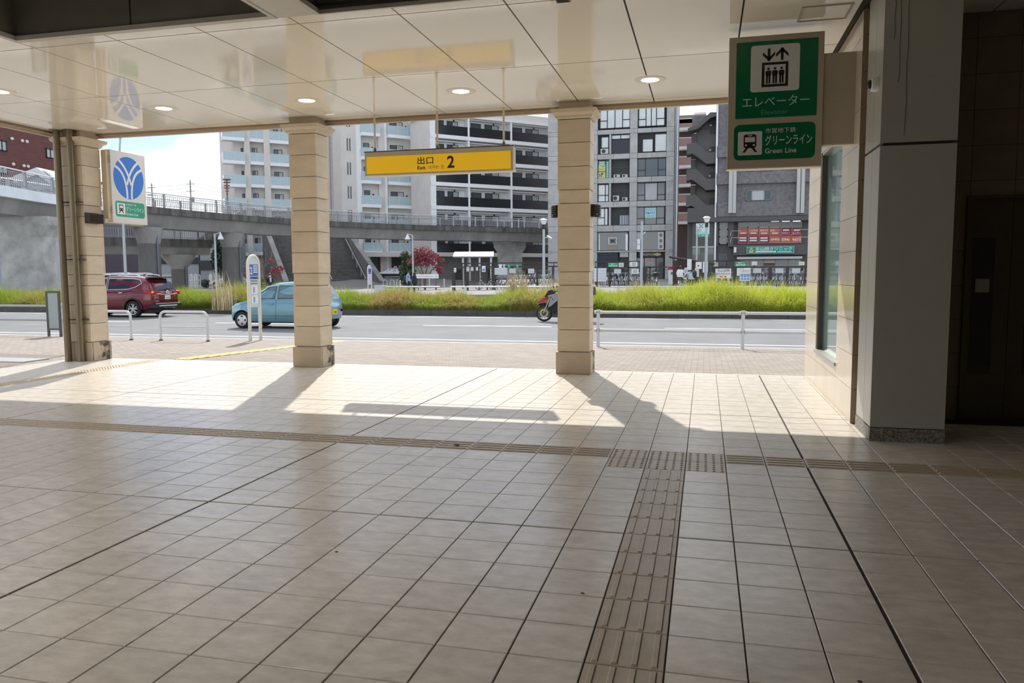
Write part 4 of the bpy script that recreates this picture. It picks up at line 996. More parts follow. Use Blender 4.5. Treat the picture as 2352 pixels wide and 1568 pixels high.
MB().box(-2.14, -2.12, -.16, .16, 1.62, 1.645).build('high_brake_lamp', M_red, suv, world=False)
MB().box(-2.335, -2.28, -.44, .44, .70, .92).build('plate_recess', M_maroon, suv, world=False)
MB().box(-2.352, -2.335, -.165, .165, .735, .90).build('number_plate', mat('plate_white', (.70, .74, .72), .4), suv, world=False)
put_text(MB(), '40-38', (-2.3535, .16, .745), (0, -1, 0), (0, 0, 1), .05, .28, .015, .09, .02).build('plate_lettering', mat('plate_green', (.02, .16, .10), .5), suv, world=False)
MB().box(-2.352, -2.33, -.42, .42, .925, .95).build('chrome_bar', M_chrome, suv, world=False)
MB().tube([(-2.35, .085 * math.cos(R(t)), 1.02 + .075 * math.sin(R(t))) for t in range(0, 360, 24)], .012, 6, closed=True).build('badge_ring', M_chrome, suv, world=False)
MB().box(-2.358, -2.345, -.10, .10, 1.005, 1.035).build('badge_bar', M_chrome, suv, world=False)
MB().box(-2.36, -2.10, -.80, .80, .40, .55).build('bumper_skirt', M_arch, suv, world=False)
MB().box(-2.37, -2.34, -.72, .72, .555, .58).build('chrome_bar', M_chrome, suv, world=False)
MB().box(-2.37, -2.34, -.55, .55, .45, .50).build('skid_plate', M_chrome, suv, world=False)
MB().tube([(-2.27, .05, 1.15), (-2.22, -.30, 1.20)], .014, 6).build('wiper', M_arch, suv, world=False)
put_text(MB(), 'HYBRID', (-2.3245, .72, .66), (0, -1, 0), (0, 0, 1), .0, .22, .0, .035, .02).build('badge_lettering', M_chrome, suv, world=False)
MB().prism([(0, 0), (.16, 0), (.10, .06), (.03, .07)], (-1.35, -.02, 1.72), (1, 0, 0), (0, 0, 1), (0, .05, 0)).build('antenna_fin', M_maroon, suv, world=False)
# ---- touring motorcycle
M_mred = mat('fairing_red', (0.42, 0.012, 0.02), rough=0.25, coat=.4); M_msil = mat('fairing_silver', (.30, .31, .32), .35, .5)
M_mgrey = mat('wheel_grey', (.11, .11, .10), .4, .5); M_gold = mat('fork_gold', (.50, .45, .36), .3, .6)
mp_ = on_z(1250, 738, ROAD_Z)
mo = thing('touring_motorcycle', 'red and silver touring motorcycle with black top box', 'motorcycle', (mp_.x + .76, mp_.y, ROAD_Z), math.pi)
def mwheel(x, Rr, wd):
    b = MB().lathe([(Rr * .78, -wd / 2), (Rr * .93, -wd / 2), (Rr, -wd * .15), (Rr, wd * .15), (Rr * .93, wd / 2), (Rr * .78, wd / 2)], (x, 0, Rr), 30, (0, 1, 0)); w_ = b.build('wheel', M_tyre, mo, smooth=True, world=False)
    b = MB().lathe([(Rr * .80, -wd * .4), (Rr * .80, wd * .4), (Rr * .74, wd * .3), (Rr * .74, -wd * .3), (Rr * .80, -wd * .4)], (x, 0, Rr), 30, (0, 1, 0))
    for k in range(10):
        a = R(36 * k); b.cyl((x + .04 * math.cos(a), 0, Rr + .04 * math.sin(a)), (x + Rr * .76 * math.cos(a + .12), 0, Rr + Rr * .76 * math.sin(a + .12)), .008, 5)
    b.cyl((x, -.06, Rr), (x, .06, Rr), .045, 12); b.build('rim', M_mgrey, w_, world=False)
    for s in (1, -1): MB().lathe([(.10, s * .055), (.15, s * .055), (.15, s * .06), (.10, s * .06), (.10, s * .055)], (x, 0, Rr), 24, (0, 1, 0)).build('brake_disc', M_gold, w_, world=False)
mwheel(.76, .305, .12); mwheel(-.74, .315, .17)
for s in (1, -1):
    MB().cyl((.76, s * .10, .31), (.50, s * .10, .92), .024, 10).build('fork_leg', M_gold, mo, world=False)
    MB().prism([(.58, .50), (.42, .60), (.20, .80), (.22, .90), (.36, .92), (.48, .86)], (0, s * .20, 0), (1, 0, 0), (0, 0, 1), (0, s * .03, 0)).build('side_fairing', M_msil, mo, world=False)
    MB().prism(disc(.40, .80, .03, 14), (0, s * .232, 0), (1, 0, 0), (0, 0, 1), (0, s * .004, 0)).build('round_badge', mat('badge_blue', (.03, .10, .35), .3), mo, world=False)
    MB().cbox((-.45, s * .32, .62), (.45, .2, .36)).build('pannier', M_arch, mo, world=False)
    MB().tube([(.40, s * .05, 1.06), (.30, s * .22, 1.10), (.22, s * .40, 1.07)], .014, 8).build('handlebar', M_arch, mo, world=False)
    MB().tube([(.32, s * .24, 1.10), (.36, s * .30, 1.22)], .007, 6).build('mirror_stem', M_arch, mo, world=False)
    MB().sphere((.36, s * .31, 1.25), (.02, .06, .04), 8, 6).build('mirror', M_arch, mo, smooth=True, world=False)
    MB().cyl((.12, s * .12, .46), (.12, s * .36, .44), .085, 14).build('cylinder_head', M_msil, mo, smooth=True, world=False)
MB().prism([(1.02, .66), (.86, .80), (.62, .94), (.52, .98), (.60, .80), (.80, .70)], (0, -.09, 0), (1, 0, 0), (0, 0, 1), (0, .18, 0)).build('beak', M_mred, mo, world=False)
MB().prism([(1.04, .63), (.80, .72), (.74, .68)], (0, -.06, 0), (1, 0, 0), (0, 0, 1), (0, .12, 0)).build('beak_tip', M_msil, mo, world=False)
MB().prism([(.60, .94), (.30, 1.02), (-.02, .98), (-.10, .84), (.30, .78), (.55, .80)], (0, -.17, 0), (1, 0, 0), (0, 0, 1), (0, .34, 0)).build('fuel_tank', M_msil, mo, world=False)
MB().prism([(.54, .88), (.30, .90), (.10, .80), (.36, .74)], (0, -.20, 0), (1, 0, 0), (0, 0, 1), (0, .40, 0)).build('tank_side', M_arch, mo, world=False)
MB().add([(.60, -.17, 1.02), (.60, .17, 1.02), (.40, .16, 1.34), (.34, .10, 1.42), (.34, -.10, 1.42), (.40, -.16, 1.34)], [(0, 1, 2, 3, 4, 5)]).build('windscreen', mat('screen_glare', (.82, .86, .88), .1, alpha=.85), mo, world=False)  # white glare on the clear screen is painted into its colour
MB().prism([(.66, .95), (.52, 1.06), (.40, 1.06), (.46, .94)], (0, -.12, 0), (1, 0, 0), (0, 0, 1), (0, .24, 0)).build('headlamp_cowl', M_arch, mo, world=False)
MB().prism([(-.06, .90), (-.5, .92), (-.78, .95), (-.80, .88), (-.4, .80), (0, .80)], (0, -.15, 0), (1, 0, 0), (0, 0, 1), (0, .30, 0)).build('saddle', M_arch, mo, world=False)
MB().prism([(.52, .50), (.44, .30), (.10, .26), (.0, .60), (.34, .78), (.50, .74)], (0, -.17, 0), (1, 0, 0), (0, 0, 1), (0, .34, 0)).build('radiator_shroud', M_arch, mo, world=False)
MB().prism([(.72, .90), (.60, 1.10), (.46, 1.14), (.34, 1.02), (.46, .84)], (0, -.15, 0), (1, 0, 0), (0, 0, 1), (0, .30, 0)).build('instrument_cowl', M_arch, mo, world=False)
MB().prism([(.36, .34), (-.25, .30), (-.35, .60), (.05, .74), (.38, .66)], (0, -.13, 0), (1, 0, 0), (0, 0, 1), (0, .26, 0)).build('engine', mat('engine_grey', (.09, .09, .09), .5, .5), mo, world=False)
MB().tube([(.95, 0, .62), (.80, 0, .66), (.62, 0, .60)], .045, 8).build('front_mudguard', M_arch, mo, world=False)
MB().box(-.55, .1, -.05, .05, .44, .54).build('swing_arm', M_arch, mo, world=False)
MB().tube([(-.60, -.02, .90), (-.95, 0, .62), (-1.0, 0, .48)], .03, 8).build('rear_mudguard', M_arch, mo, world=False)
tb = MB().prism([(-1.08, .96), (-.62, .98), (-.62, 1.26), (-1.06, 1.24)], (0, -.24, 0), (1, 0, 0), (0, 0, 1), (0, .48, 0)).build('top_box', M_arch, mo, world=False)
MB().prism([(-1.05, 1.24), (-.62, 1.26), (-.64, 1.31), (-1.03, 1.285)], (0, -.23, 0), (1, 0, 0), (0, 0, 1), (0, .46, 0)).build('top_box_lid', M_msil, tb, world=False)
# ================================================================ beyond the road: plaza
pz = MB(); gx_ = [-170, -120, -90, -70, -55, -45, -36, -28, -25, -15, -8, 0, 10, 25, 60]; gy_ = [50.2, 56, 57, 64, 75, 82, 85.5, 89, 97, 105, 125, 160, 260]
pz.grid([[(x, y, G(x, y)) for y in gy_] for x in gx_]); pz.grid([[(x, 50.2, G(x, 50.2)) , (x, 50.2, ROAD_Z - .1)] for x in gx_])
plaza = setting('plaza', M_plaza, pz, 'pale paved plaza beyond the far carriageway', fix=False)
# far guard rail
def far_rail(px0, px1, Y, posts, label):
    a, b_ = on_y(px0, 650, Y).x, on_y(px1, 650, Y).x; zt = on_y((px0 + px1) / 2, 658.5, Y).z
    o = thing('far_guard_rail', label, 'barrier', (a, Y, G(a, Y)), group='white guard rails across the road')
    MB().cyl((a, Y, zt), (b_, Y, zt), .05, 8).build('rail', M_wp, o, smooth=True)
    for p in posts:
        x = on_y(p, 650, Y).x; MB().cyl((x, Y, G(x, Y) - .05), (x, Y, zt + .06), .06, 8).build('post', M_wp, o, smooth=True)
far_rail(885, 1010, 51.0, (905, 964), 'white guard rail in front of the couple in the plaza')
far_rail(1035, 1290, 51.0, (1070, 1182, 1270), 'white guard rail in front of the slatted bicycle fence')
far_rail(1405, 1782, 51.0, (1420, 1500, 1600, 1690, 1778), 'white guard rail before the bicycle park of the tiled office')
p0 = on_y(862, 650, 51.0); p1 = on_y(885, 650, 51.0)
o = thing('utility_cabinet', 'pale grey low utility cabinet beside the far bus stop', 'cabinet', (p0.x, 51, G(p0.x, 51)))
M_cab = mat('cabinet_grey', (.52, .56, .60), .5)
MB().box(p0.x, p1.x, 50.8, 51.3, -.12, .62).build('body', M_cab, o); MB().box(p0.x - .03, p1.x + .03, 50.77, 51.33, .62, .67).build('lid', M_wp, o)

# ================================================================ footbridge
M_conc = mat('bridge_concrete', (0.28, 0.275, 0.265), rough=0.85, var=0.25, scale=.5, stretch=(1, 1, .25))
M_concd = mat('bridge_fascia_stained', (0.115, 0.112, 0.105), rough=0.9, var=0.5, scale=1.6, stretch=(1, 1, .12))
M_concw = mat('bridge_fascia_white', (0.76, 0.80, 0.85), rough=0.6, var=0.08, scale=.6)
M_pier = mat('pier_concrete', (0.42, 0.42, 0.40), rough=0.9, var=0.38, scale=.7, detail=8)
M_pierd = mat('pier_dark', (0.145, 0.14, 0.13), rough=0.9, var=0.18, scale=1.2, stretch=(1, 1, .3))
M_rail = mat('bridge_rail_metal', (0.33, 0.34, 0.35), rough=0.4, metal=.5); M_railw = mat('bridge_handrail', (.62, .64, .66), .3, .6)
def smooth_path(pts, n=6):
    P = [Vector(p) for p in pts]; out = []
    for i in range(len(P) - 1):
        a, b_, c, d = P[max(i - 1, 0)], P[i], P[i + 1], P[min(i + 2, len(P) - 1)]
        for k in range(n):
            t = k / n; out.append(.5 * ((2 * b_) + (c - a) * t + (2 * a - 5 * b_ + 4 * c - d) * t * t + (3 * b_ - a - 3 * c + d) * t ** 3))
    return out + [P[-1]]
def sides(path):
    out = []
    for i, p in enumerate(path):
        d = path[min(i + 1, len(path) - 1)] - path[max(i - 1, 0)]; d.z = 0; d.normalize(); out.append(Vector((d.y, -d.x, 0)))
    return out
def ribbon(path, prof, close=True):
    n = sides(path); b = MB(); b.grid([[p + n[i] * u + Vector((0, 0, w)) for u, w in prof] for i, p in enumerate(path)], close=close); return b
def railing(path, off, parent, h=1.15, step=3.0, bal=.22, thick=.035, zl=.0):
    n = sides(path); E = [p + n[i] * off + Vector((0, 0, zl)) for i, p in enumerate(path)]
    up = Vector((0, 0, h))
    MB().tube([p + up for p in E], .05, 6).build('handrail', M_railw, parent, smooth=True)
    MB().tube([p + up * .86 for p in E], .028, 5).build('upper_rail', M_rail, parent, smooth=True)
    MB().tube([p + up * .12 for p in E], .028, 5).build('lower_rail', M_rail, parent, smooth=True)
    bl = MB(); acc = 0; last = 0; accp = step
    for a, b_ in zip(E[:-1], E[1:]):
        L_ = (b_ - a).length; t = 0
        while acc + (L_ - t) >= bal:
            t += bal - acc; acc = 0; q = a + (b_ - a) * (t / L_); accp += bal
            if accp >= step:
                accp = 0; MB().cbox((q.x, q.y, q.z + h / 2), (.14, .14, h)).build('rail_post', M_rail, parent)
            else: bl.cbox((q.x, q.y, q.z + h * .49), (thick, thick, h * .74))
        acc += L_ - t
    o = bl.build('balusters', M_rail, parent, fix=False); o['kind'] = 'stuff'
BP = [(-260, 44), (-60, 50), (60, 55.5), (200, 62), (330, 68), (520, 77), (665, 84), (765, 88), (900, 93), (1050, 98), (1245, 104), (1296, 106)]
BZ = 7.38
path = smooth_path([(lambda p: Vector((p.x, p.y, BZ)))(far(a, 640, b_)) for a, b_ in BP])
br = thing('footbridge', 'long curving concrete footbridge with metal railings over the plaza', 'footbridge', (path[20].x, path[20].y, 0))
k_w = 3 * 6 + 2
ribbon(path[:k_w + 1], [(-1.9, -.05), (1.9, -.05), (1.9, -.75), (-1.9, -.75)]).build('white_deck', M_concw, br)
ribbon(path[k_w:], [(-1.9, -.02), (1.9, -.02), (1.9, -.62), (-1.9, -.62)]).build('deck', M_concd, br)
ribbon(path, [(-1.5, -.6), (1.5, -.6), (1.0, -1.75), (-1.0, -1.75)]).build('girder', M_conc, br, smooth=False)
railing(path, 1.78, br); railing(path, -1.78, br)
def col_round(px, D, r, ztop, label, cap=1.28, m=M_pierd):
    p = foot(px, D); o = thing('bridge_pier', label, 'pier', p, group='footbridge piers')
    MB().cyl((p.x, p.y, p.z - .2), (p.x, p.y, ztop - .9), r, 24).build('shaft', m, o, smooth=True)
    MB().lathe([(r, ztop - 1.4), (r * 1.05, ztop - 1.2), (r * cap, ztop - .35), (r * cap, ztop)], (p.x, p.y, 0), 24).build('capital', M_conc, o, smooth=True)
    MB().cyl((p.x + r + .1, p.y - .2, p.z), (p.x + r + .1, p.y - .2, ztop - .3), .07, 8).build('drain_pipe', mat('drain_blue', (.13, .17, .21), .5), o)
col_round(346, 68, .92, BZ - 1.74, 'thick dark round footbridge pier behind the red SUV')
col_round(535, 77.7, .95, BZ - 1.74, 'dark round footbridge pier behind the bus stop post')
def pier_box(px0, px1, D, ztop, depth, label, caps=True, m=M_pier):
    a, b_ = foot(px0, D), foot(px1, D); u = (b_ - a); u.z = 0; w = u.length; u.normalize(); n = Vector((-u.y, u.x, 0)); z0 = a.z - .3
    o = thing('bridge_pier', label, 'pier', (a + b_) / 2, group='footbridge piers')
    MB().obox((a.x, a.y, z0), u * w, n * depth, (0, 0, ztop - 1.4 - z0)).build('shaft', m, o)
    lo, hi = -.0, .55
    P = lambda s, d, z: a + u * s + n * d + Vector((0, 0, z - a.z))
    r0 = [P(lo, 0, ztop - 1.4), P(w, 0, ztop - 1.4), P(w, depth, ztop - 1.4), P(0, depth, ztop - 1.4)]
    e = .5 if caps else .05
    r1 = [P(-e, -e * .3, ztop - .6), P(w + e, -e * .3, ztop - .6), P(w + e, depth + .1, ztop - .6), P(-e, depth + .1, ztop - .6)]
    r2 = [p + Vector((0, 0, .6)) for p in r1]
    b = MB(); b.grid([r0, r1, r2], close=True); b.add(r2, [(0, 1, 2, 3)]); b.build('cap', m, o)
    return o
pier_box(1143, 1200, 104, BZ - 1.74, 1.6, 'pale concrete footbridge pier with flared head behind the shelter')
bigp = pier_box(4, 104, 54.5, BZ - 1.74, 2.2, 'broad weathered concrete footbridge pier beside the road', caps=True)
a_, b__ = foot(105, 55.2), foot(150, 56.5); MB().obox((a_.x, a_.y, a_.z - .3), (b__.x - a_.x, b__.y - a_.y, 0), (-.3, 1.4, 0), (0, 0, BZ - 1.74 - a_.z + .3)).build('pale_flank', mat('pier_pale', (.42, .43, .44), .9, var=.25, scale=.5), bigp)
# lower ramp
lp = smooth_path([(lambda p, z: Vector((p.x, p.y, z)))(far(a, 640, b_), z) for a, b_, z in ((130, 70, 5.0), (250, 72.5, 5.0), (375, 76, 5.0), (474, 79.5, 5.0))], 4)
lr = thing('lower_ramp', 'dark lower walkway passing beneath the footbridge', 'walkway', (lp[6].x, lp[6].y, 0))
ribbon(lp, [(-1.4, 0), (1.4, 0), (1.4, -.75), (-1.4, -.75)]).build('deck', M_concd, lr); ribbon(lp, [(-1.1, -.7), (1.1, -.7), (.8, -1.5), (-.8, -1.5)]).build('girder', M_conc, lr)
railing(lp, 1.3, lr, 1.2, 2.6); railing(lp, -1.3, lr, 1.2, 2.6)
col_round(413, 77.5, .78, 3.5, 'slender round pier with flared head under the lower walkway', cap=2.0)
# stair flight from the lower walkway up to the bridge
e0 = lp[-1]; e1 = far(545, 640, 84); b = MB()
sf = thing('landing_stair', 'short dark stair flight joining the walkway to the footbridge', 'stairs', (e0.x, e0.y, 0))
for k in range(14):
    t = k / 14; q = e0 + (Vector((e1.x, e1.y, BZ)) - e0) * t; q2 = e0 + (Vector((e1.x, e1.y, BZ)) - e0) * (t + 1 / 14); u = (q2 - q); u.z = 0
    nn_ = Vector((u.y, -u.x, 0)).normalized(); MB().obox(q - nn_ * 1.1 - Vector((0, 0, .35)), u, nn_ * 2.2, (0, 0, .5)).build('step', M_concd, sf)
railing([e0 + (Vector((e1.x, e1.y, BZ)) - e0) * (k / 8) for k in range(9)], 1.1, sf, 1.2, 2.4)

# broad stairs up to the bridge
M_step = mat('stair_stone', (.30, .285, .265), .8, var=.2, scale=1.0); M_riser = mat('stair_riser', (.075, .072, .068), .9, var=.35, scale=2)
A = foot(655, 92); d_ = Vector((-.656, .755, 0)); w_ = Vector((.755, .656, 0)); NS, WS = 38, 10.0
sx = thing('broad_stairs', 'broad grey stone stairs climbing under the footbridge', 'stairs', A)
run = 12.2 / NS; rise = (BZ - .25 - A.z) / NS
for k in range(NS):
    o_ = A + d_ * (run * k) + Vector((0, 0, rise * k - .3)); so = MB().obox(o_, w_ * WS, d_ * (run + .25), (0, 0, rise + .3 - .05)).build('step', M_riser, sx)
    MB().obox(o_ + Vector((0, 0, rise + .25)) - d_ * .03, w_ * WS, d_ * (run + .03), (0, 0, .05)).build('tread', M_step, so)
def stair_wall(off, label_name, t0=-2.0, hh=1.0, th=.5, m=M_pierd):
    b = MB(); q0 = A + w_ * off + d_ * t0; q1 = A + w_ * off + d_ * 12.2
    z0a, z1a = A.z + rise / run * max(t0, 0) + hh * .5, BZ + hh
    prof = [(q0, A.z - .3), (q1, A.z - .3), (q1, z1a), (q0, z0a)]
    b.add([Vector((p.x, p.y, z)) for p, z in prof] + [Vector((p.x, p.y, z)) + w_ * th for p, z in prof], [(0, 1, 2, 3), (4, 5, 6, 7), (0, 1, 5, 4), (1, 2, 6, 5), (2, 3, 7, 6), (3, 0, 4, 7)])
    w0 = b.build(label_name, m, sx)
    cp_ = MB(); cp_.obox(Vector((q0.x, q0.y, z0a)) - w_ * .06, Vector((q1.x, q1.y, z1a)) - Vector((q0.x, q0.y, z0a)), w_ * (th + .12), (0, 0, .12)); cp_.build('coping', M_conc, w0)
stair_wall(-.5, 'parapet_wall'); stair_wall(WS, 'parapet_wall', t0=-5.5)
for off, m_ in ((WS * .55, M_railw), (WS - .2, M_railw), (.15, M_railw)):
    pts = [A + w_ * off + d_ * (run * k) + Vector((0, 0, rise * k + .95)) for k in (-1, 10, 20, 37)]
    MB().tube(pts, .06, 6).build('handrail', m_, sx)
    for k in (1, 6, 12, 18): q = A + w_ * off + d_ * (run * k); MB().cyl((q.x, q.y, q.z + rise * k), (q.x, q.y, q.z + rise * k + .95), .04, 6).build('handrail_post', m_, sx)
for px in (896, 911, 880):
    p = foot(px, 84); o = thing('hoop_bollard', 'small steel hoop bollard by the foot of the broad stairs', 'bollard', p, group='steel hoop bollards by the broad stairs')
    u = Vector((.9, .44, 0)) * .42; MB().tube([p, p + Vector((0, 0, .62))] + [p + u * (.5 - .5 * math.cos(R(t))) + Vector((0, 0, .62 + .2 * math.sin(R(t)))) for t in range(30, 180, 30)] + [p + u + Vector((0, 0, .62)), p + u], .04, 8).build('hoop', M_railw, o, smooth=True)
for px in (919, 986, 1020):
    p = foot(px, 72 if px < 930 else 76); o = thing('post_bollard', 'thin white post bollard near the red maple', 'bollard', p, group='white post bollards near the maple')
    MB().cyl(p, p + Vector((0, 0, .82)), .055, 8).build('post', M_wp, o); MB().sphere(p + Vector((0, 0, .85)), .07, 8, 6).build('cap', M_wp, o, smooth=True)

# ================================================================ buildings
class Facade:
    def __init__(s, px, D, ang):
        s.p = far(px, 640, D); s.p.z = 0; s.u = Vector((math.cos(R(ang)), math.sin(R(ang)), 0)); s.n = Vector((math.sin(R(ang)), -math.cos(R(ang)), 0))
    def sz(s, x, y, d=0.0):
        r = ray(x, y); q = s.p + s.n * d; t = q.dot(s.n) / r.dot(s.n); h = Vector((r.x * t, r.y * t, 0)) - s.p
        return h.dot(s.u), EYE + r.z * t
    def P(s, a, z, d=0.0): v = s.p + s.u * a + s.n * d; return Vector((v.x, v.y, z))
    def box(s, mb, a0, a1, z0, z1, d0, d1):
        return mb.obox(s.P(a0, z0, d0), s.u * (a1 - a0), s.n * (d1 - d0), (0, 0, z1 - z0))
    def rect(s, cv, x0, y0, x1, y1, d=0.0):
        xa, ya = cv(x0, y0); xb, yb = cv(x1, y1); ym, xm = (ya + yb) / 2, (xa + xb) / 2
        return s.sz(xa, ym, d)[0], s.sz(xb, ym, d)[0], s.sz(xm, yb, d)[1], s.sz(xm, ya, d)[1]
cvt = lambda ox, oy, k: (lambda x, y: (ox + x * k, oy + y * k))
K3, K5, R1, R2, R3, R4 = cvt(480, 250, .1913), cvt(760, 250, .2296), cvt(1220, 220, .17857), cvt(1220, 460, .19134), cvt(1540, 230, .17217), cvt(1540, 460, .19129)
Z2 = cvt(1590, 490, .11905); Z3 = cvt(1590, 590, .11905); N1 = cvt(1365, 350, .0829); N2 = cvt(1365, 480, .0893); Z1 = cvt(1360, 560, .10204); Z8 = cvt(0, 270, .13395); PX = cvt(0, 0, 1.0)
M_wfr = mat('window_frame_black', (.012, .013, .016), .4); M_wfa = mat('window_frame_bronze', (.22, .20, .18), .4, .5)
M_bgl = mat('building_glass', (.075, .10, .11), .04, spec=.8); M_bgl2 = mat('building_glass_sky', (.58, .64, .64), .08, spec=.7, var=.12, scale=.6)
M_curt = mat('curtain_pale', (.45, .48, .48), .8, var=.15, scale=3, stretch=(4, 4, .3))
def window(F, root, r, cols=(.5,), rows=(), fr=.06, mf=None, mp=None, d=.0, per=None, name='window'):
    a0, a1, z0, z1 = r; mf = mf or M_wfr; mp = mp or M_bgl; b = MB()
    F.box(b, a0, a1, z0, z0 + fr, d, d + .1); F.box(b, a0, a1, z1 - fr, z1, d, d + .1); F.box(b, a0, a0 + fr, z0, z1, d, d + .1); F.box(b, a1 - fr, a1, z0, z1, d, d + .1)
    xs_ = [a0] + [a0 + (a1 - a0) * c for c in cols] + [a1]
    for x in xs_[1:-1]: F.box(b, x - fr / 2, x + fr / 2, z0, z1, d, d + .1)
    for ci, t in rows: F.box(b, xs_[ci], xs_[ci + 1], z0 + (z1 - z0) * t - fr / 2, z0 + (z1 - z0) * t + fr / 2, d, d + .1)
    w = b.build(name, mf, root)
    for i, (x0_, x1_) in enumerate(zip(xs_[:-1], xs_[1:])):
        m_ = per[i] if per else mp; b = MB(); F.box(b, x0_ + fr / 2, x1_ - fr / 2, z0 + fr / 2, z1 - fr / 2, d + .01, d + .05); b.build('pane', m_, w)
    return w
def balcony(F, root, a0, a1, z0, dep, th=.45, gh_=1.15, mg=None, ms=None, d=0.0, wrap=False):
    b = MB(); F.box(b, a0, a1, z0, z0 + th, d, d + dep); s_ = b.build('balcony', ms, root)
    n = max(2, round((a1 - a0) / 1.35)); w = (a1 - a0) / n
    for k in range(n):
        b = MB(); F.box(b, a0 + w * k + .03, a0 + w * (k + 1) - .03, z0 + th, z0 + th + gh_, d + dep - .06, d + dep); b.build('glass_panel', mg, s_)
    b = MB()
    for k in range(n + 1): F.box(b, a0 + w * k - .03, a0 + w * k + .03, z0 + th, z0 + th + gh_, d + dep - .07, d + dep + .01)
    F.box(b, a0, a1, z0 + th + gh_, z0 + th + gh_ + .06, d + dep - .08, d + dep + .02); b.build('balcony_frame', mat('balcony_frame_white', (.60, .64, .66), .4), s_)
    b = MB(); F.box(b, a0, a0 + .05, z0 + th, z0 + th + gh_, d, d + dep); F.box(b, a1 - .05, a1, z0 + th, z0 + th + gh_, d, d + dep); b.build('side_panel', mg, s_)
    return s_
M_apt = mat('apartment_wall', (.64, .605, .57), .85, var=.06, scale=.5); M_aptg = mat('apartment_wall_grey', (.31, .31, .315), .9, var=.12, scale=3)
M_aptw = mat('apartment_white', (.80, .81, .82), .7, var=.03); M_gbal = mat('balcony_glass', (.40, .52, .56), .15, spec=.6); M_slit = mat('slit_window', (.10, .105, .11), .4)
# ---- tower with glass balconies (beside the stairs)
F = Facade(640, 112, 43); s0 = F.sz(*K3(300, 700))[0]; s1 = F.sz(*K3(1450, 700))[0]; s2 = F.sz(*K3(1592, 700))[0]; TOP = 27.0
tA = thing('apartment_tower', 'pale apartment tower with glass balconies behind the footbridge, tallest against the sky', 'building', F.P(s0, 0))
b = MB(); F.box(b, s0, s1, -.5, TOP, -12, 0); b.build('wall', M_apt, tA)
b = MB(); F.box(b, s1, s2, -.5, TOP, -10, .6); b.build('grey_wall', M_aptg, tA)
for x0_, x1_ in ((412, 478), (645, 715), (945, 1040)):
    a0, a1, *_ = F.rect(K3, x0_, 500, x1_, 700); b = MB(); F.box(b, a0, a1, -.5, TOP, 0, 1.0); b.build('pier', M_apt, tA)
zr = F.sz(*K3(830, 430))[1]; pit = (F.sz(*K3(830, 430))[1] - F.sz(*K3(830, 965))[1]) / 2
for k in range(-6, 2):
    z = zr + pit * k
    if z < 1.5: continue
    for (x0_, x1_, wx0, wx1) in ((480, 643, 518, 580), (717, 942, 780, 880)):
        a0, a1, *_ = F.rect(K3, x0_, 500, x1_, 700); balcony(F, tA, a0, a1, z, 1.0, mg=M_gbal, ms=M_aptw)
        w0, w1, *_ = F.rect(K3, wx0, 500, wx1, 700); window(F, tA, (w0, w1, z + .5, z + 2.45), (.5,), d=.02, per=[M_bgl, M_curt])
    a0, a1 = F.rect(K3, 285, 500, 410, 700)[:2]; balcony(F, tA, s0 - 1.6, a1, z - .1, 1.5, mg=M_gbal, ms=M_aptw)
    w0, w1 = F.rect(K3, 385, 500, 410, 700)[:2]; window(F, tA, (w0, w1, z + .4, z + 2.3), (), d=.02)
# ---- central tower, plain wall with slits and two balcony columns
F = Facade(840, 110, 43); s0 = F.sz(*K5(110, 800))[0]; s1 = F.sz(*K5(1040, 800))[0]
tB = thing('apartment_tower', 'pale apartment tower with slit windows and two rows of glass balconies above the maple', 'building', F.P(s0, 0))
b = MB(); F.box(b, s0, s1, -.5, 28, -4, 0); b.build('wall', M_apt, tB)
a0, a1 = F.rect(K5, 930, 500, 1040, 800)[:2]; b = MB(); F.box(b, a0, a1, -.5, 28, 0, .08); b.build('grey_wall', M_aptg, tB)
for x0_, x1_, m_ in ((252, 296, M_aptw), (468, 530, M_apt), (530, 552, M_aptw), (838, 930, M_apt)):
    a0, a1 = F.rect(K5, x0_, 500, x1_, 800)[:2]; b = MB(); F.box(b, a0, a1, -.5, 28, 0, .5); b.build('pier', m_, tB)
zr = F.sz(*K5(690, 1003))[1]; pit = (F.sz(*K5(690, 310))[1] - zr) / 3
for k in range(-2, 6):
    z = zr + pit * k
    if z < 2.2: continue
    for (x0_, x1_, wx0, wx1) in ((292, 472, 330, 385), (552, 838, 595, 722)):
        a0, a1 = F.rect(K5, x0_, 500, x1_, 800)[:2]; balcony(F, tB, a0, a1, z, 1.2, mg=M_gbal, ms=M_aptw)
        w0, w1 = F.rect(K5, wx0, 500, wx1, 800)[:2]; window(F, tB, (w0, w1, z + .5, z + 2.45), (.5,) if wx1 > 500 else (), d=.02, per=[M_bgl, M_curt] if wx1 > 500 else [M_bgl])
        b = MB().sphere(F.P(w1 + .5, z + 1.9, .05), .13, 8, 6); b.build('vent_cap', M_wfr, tB)
    for x in (165, 190):
        a0, a1 = F.rect(K5, x, 500, x + 12, 800)[:2]; b = MB(); F.box(b, a0, a1, z + 1.2, z + 2.9, -.02, .03); b.build('slit_window', M_slit, tB)
a0, a1 = F.rect(K5, 300, 500, 700, 800)[:2]; zb = F.sz(*K5(500, 1475))[1]
b = MB(); F.box(b, a0 - 1, a1 + 2, zb - .1, zb + .55, 0, 2.2); b.build('entrance_canopy', M_apt, tB)
for x0_, x1_ in ((385, 505), (590, 690)):
    q0, q1 = F.rect(K5, x0_, 500, x1_, 800)[:2]; b = MB(); F.box(b, q0, q1, 0, zb - .1, -.02, .06); b.build('garage_opening', M_wfr, tB)
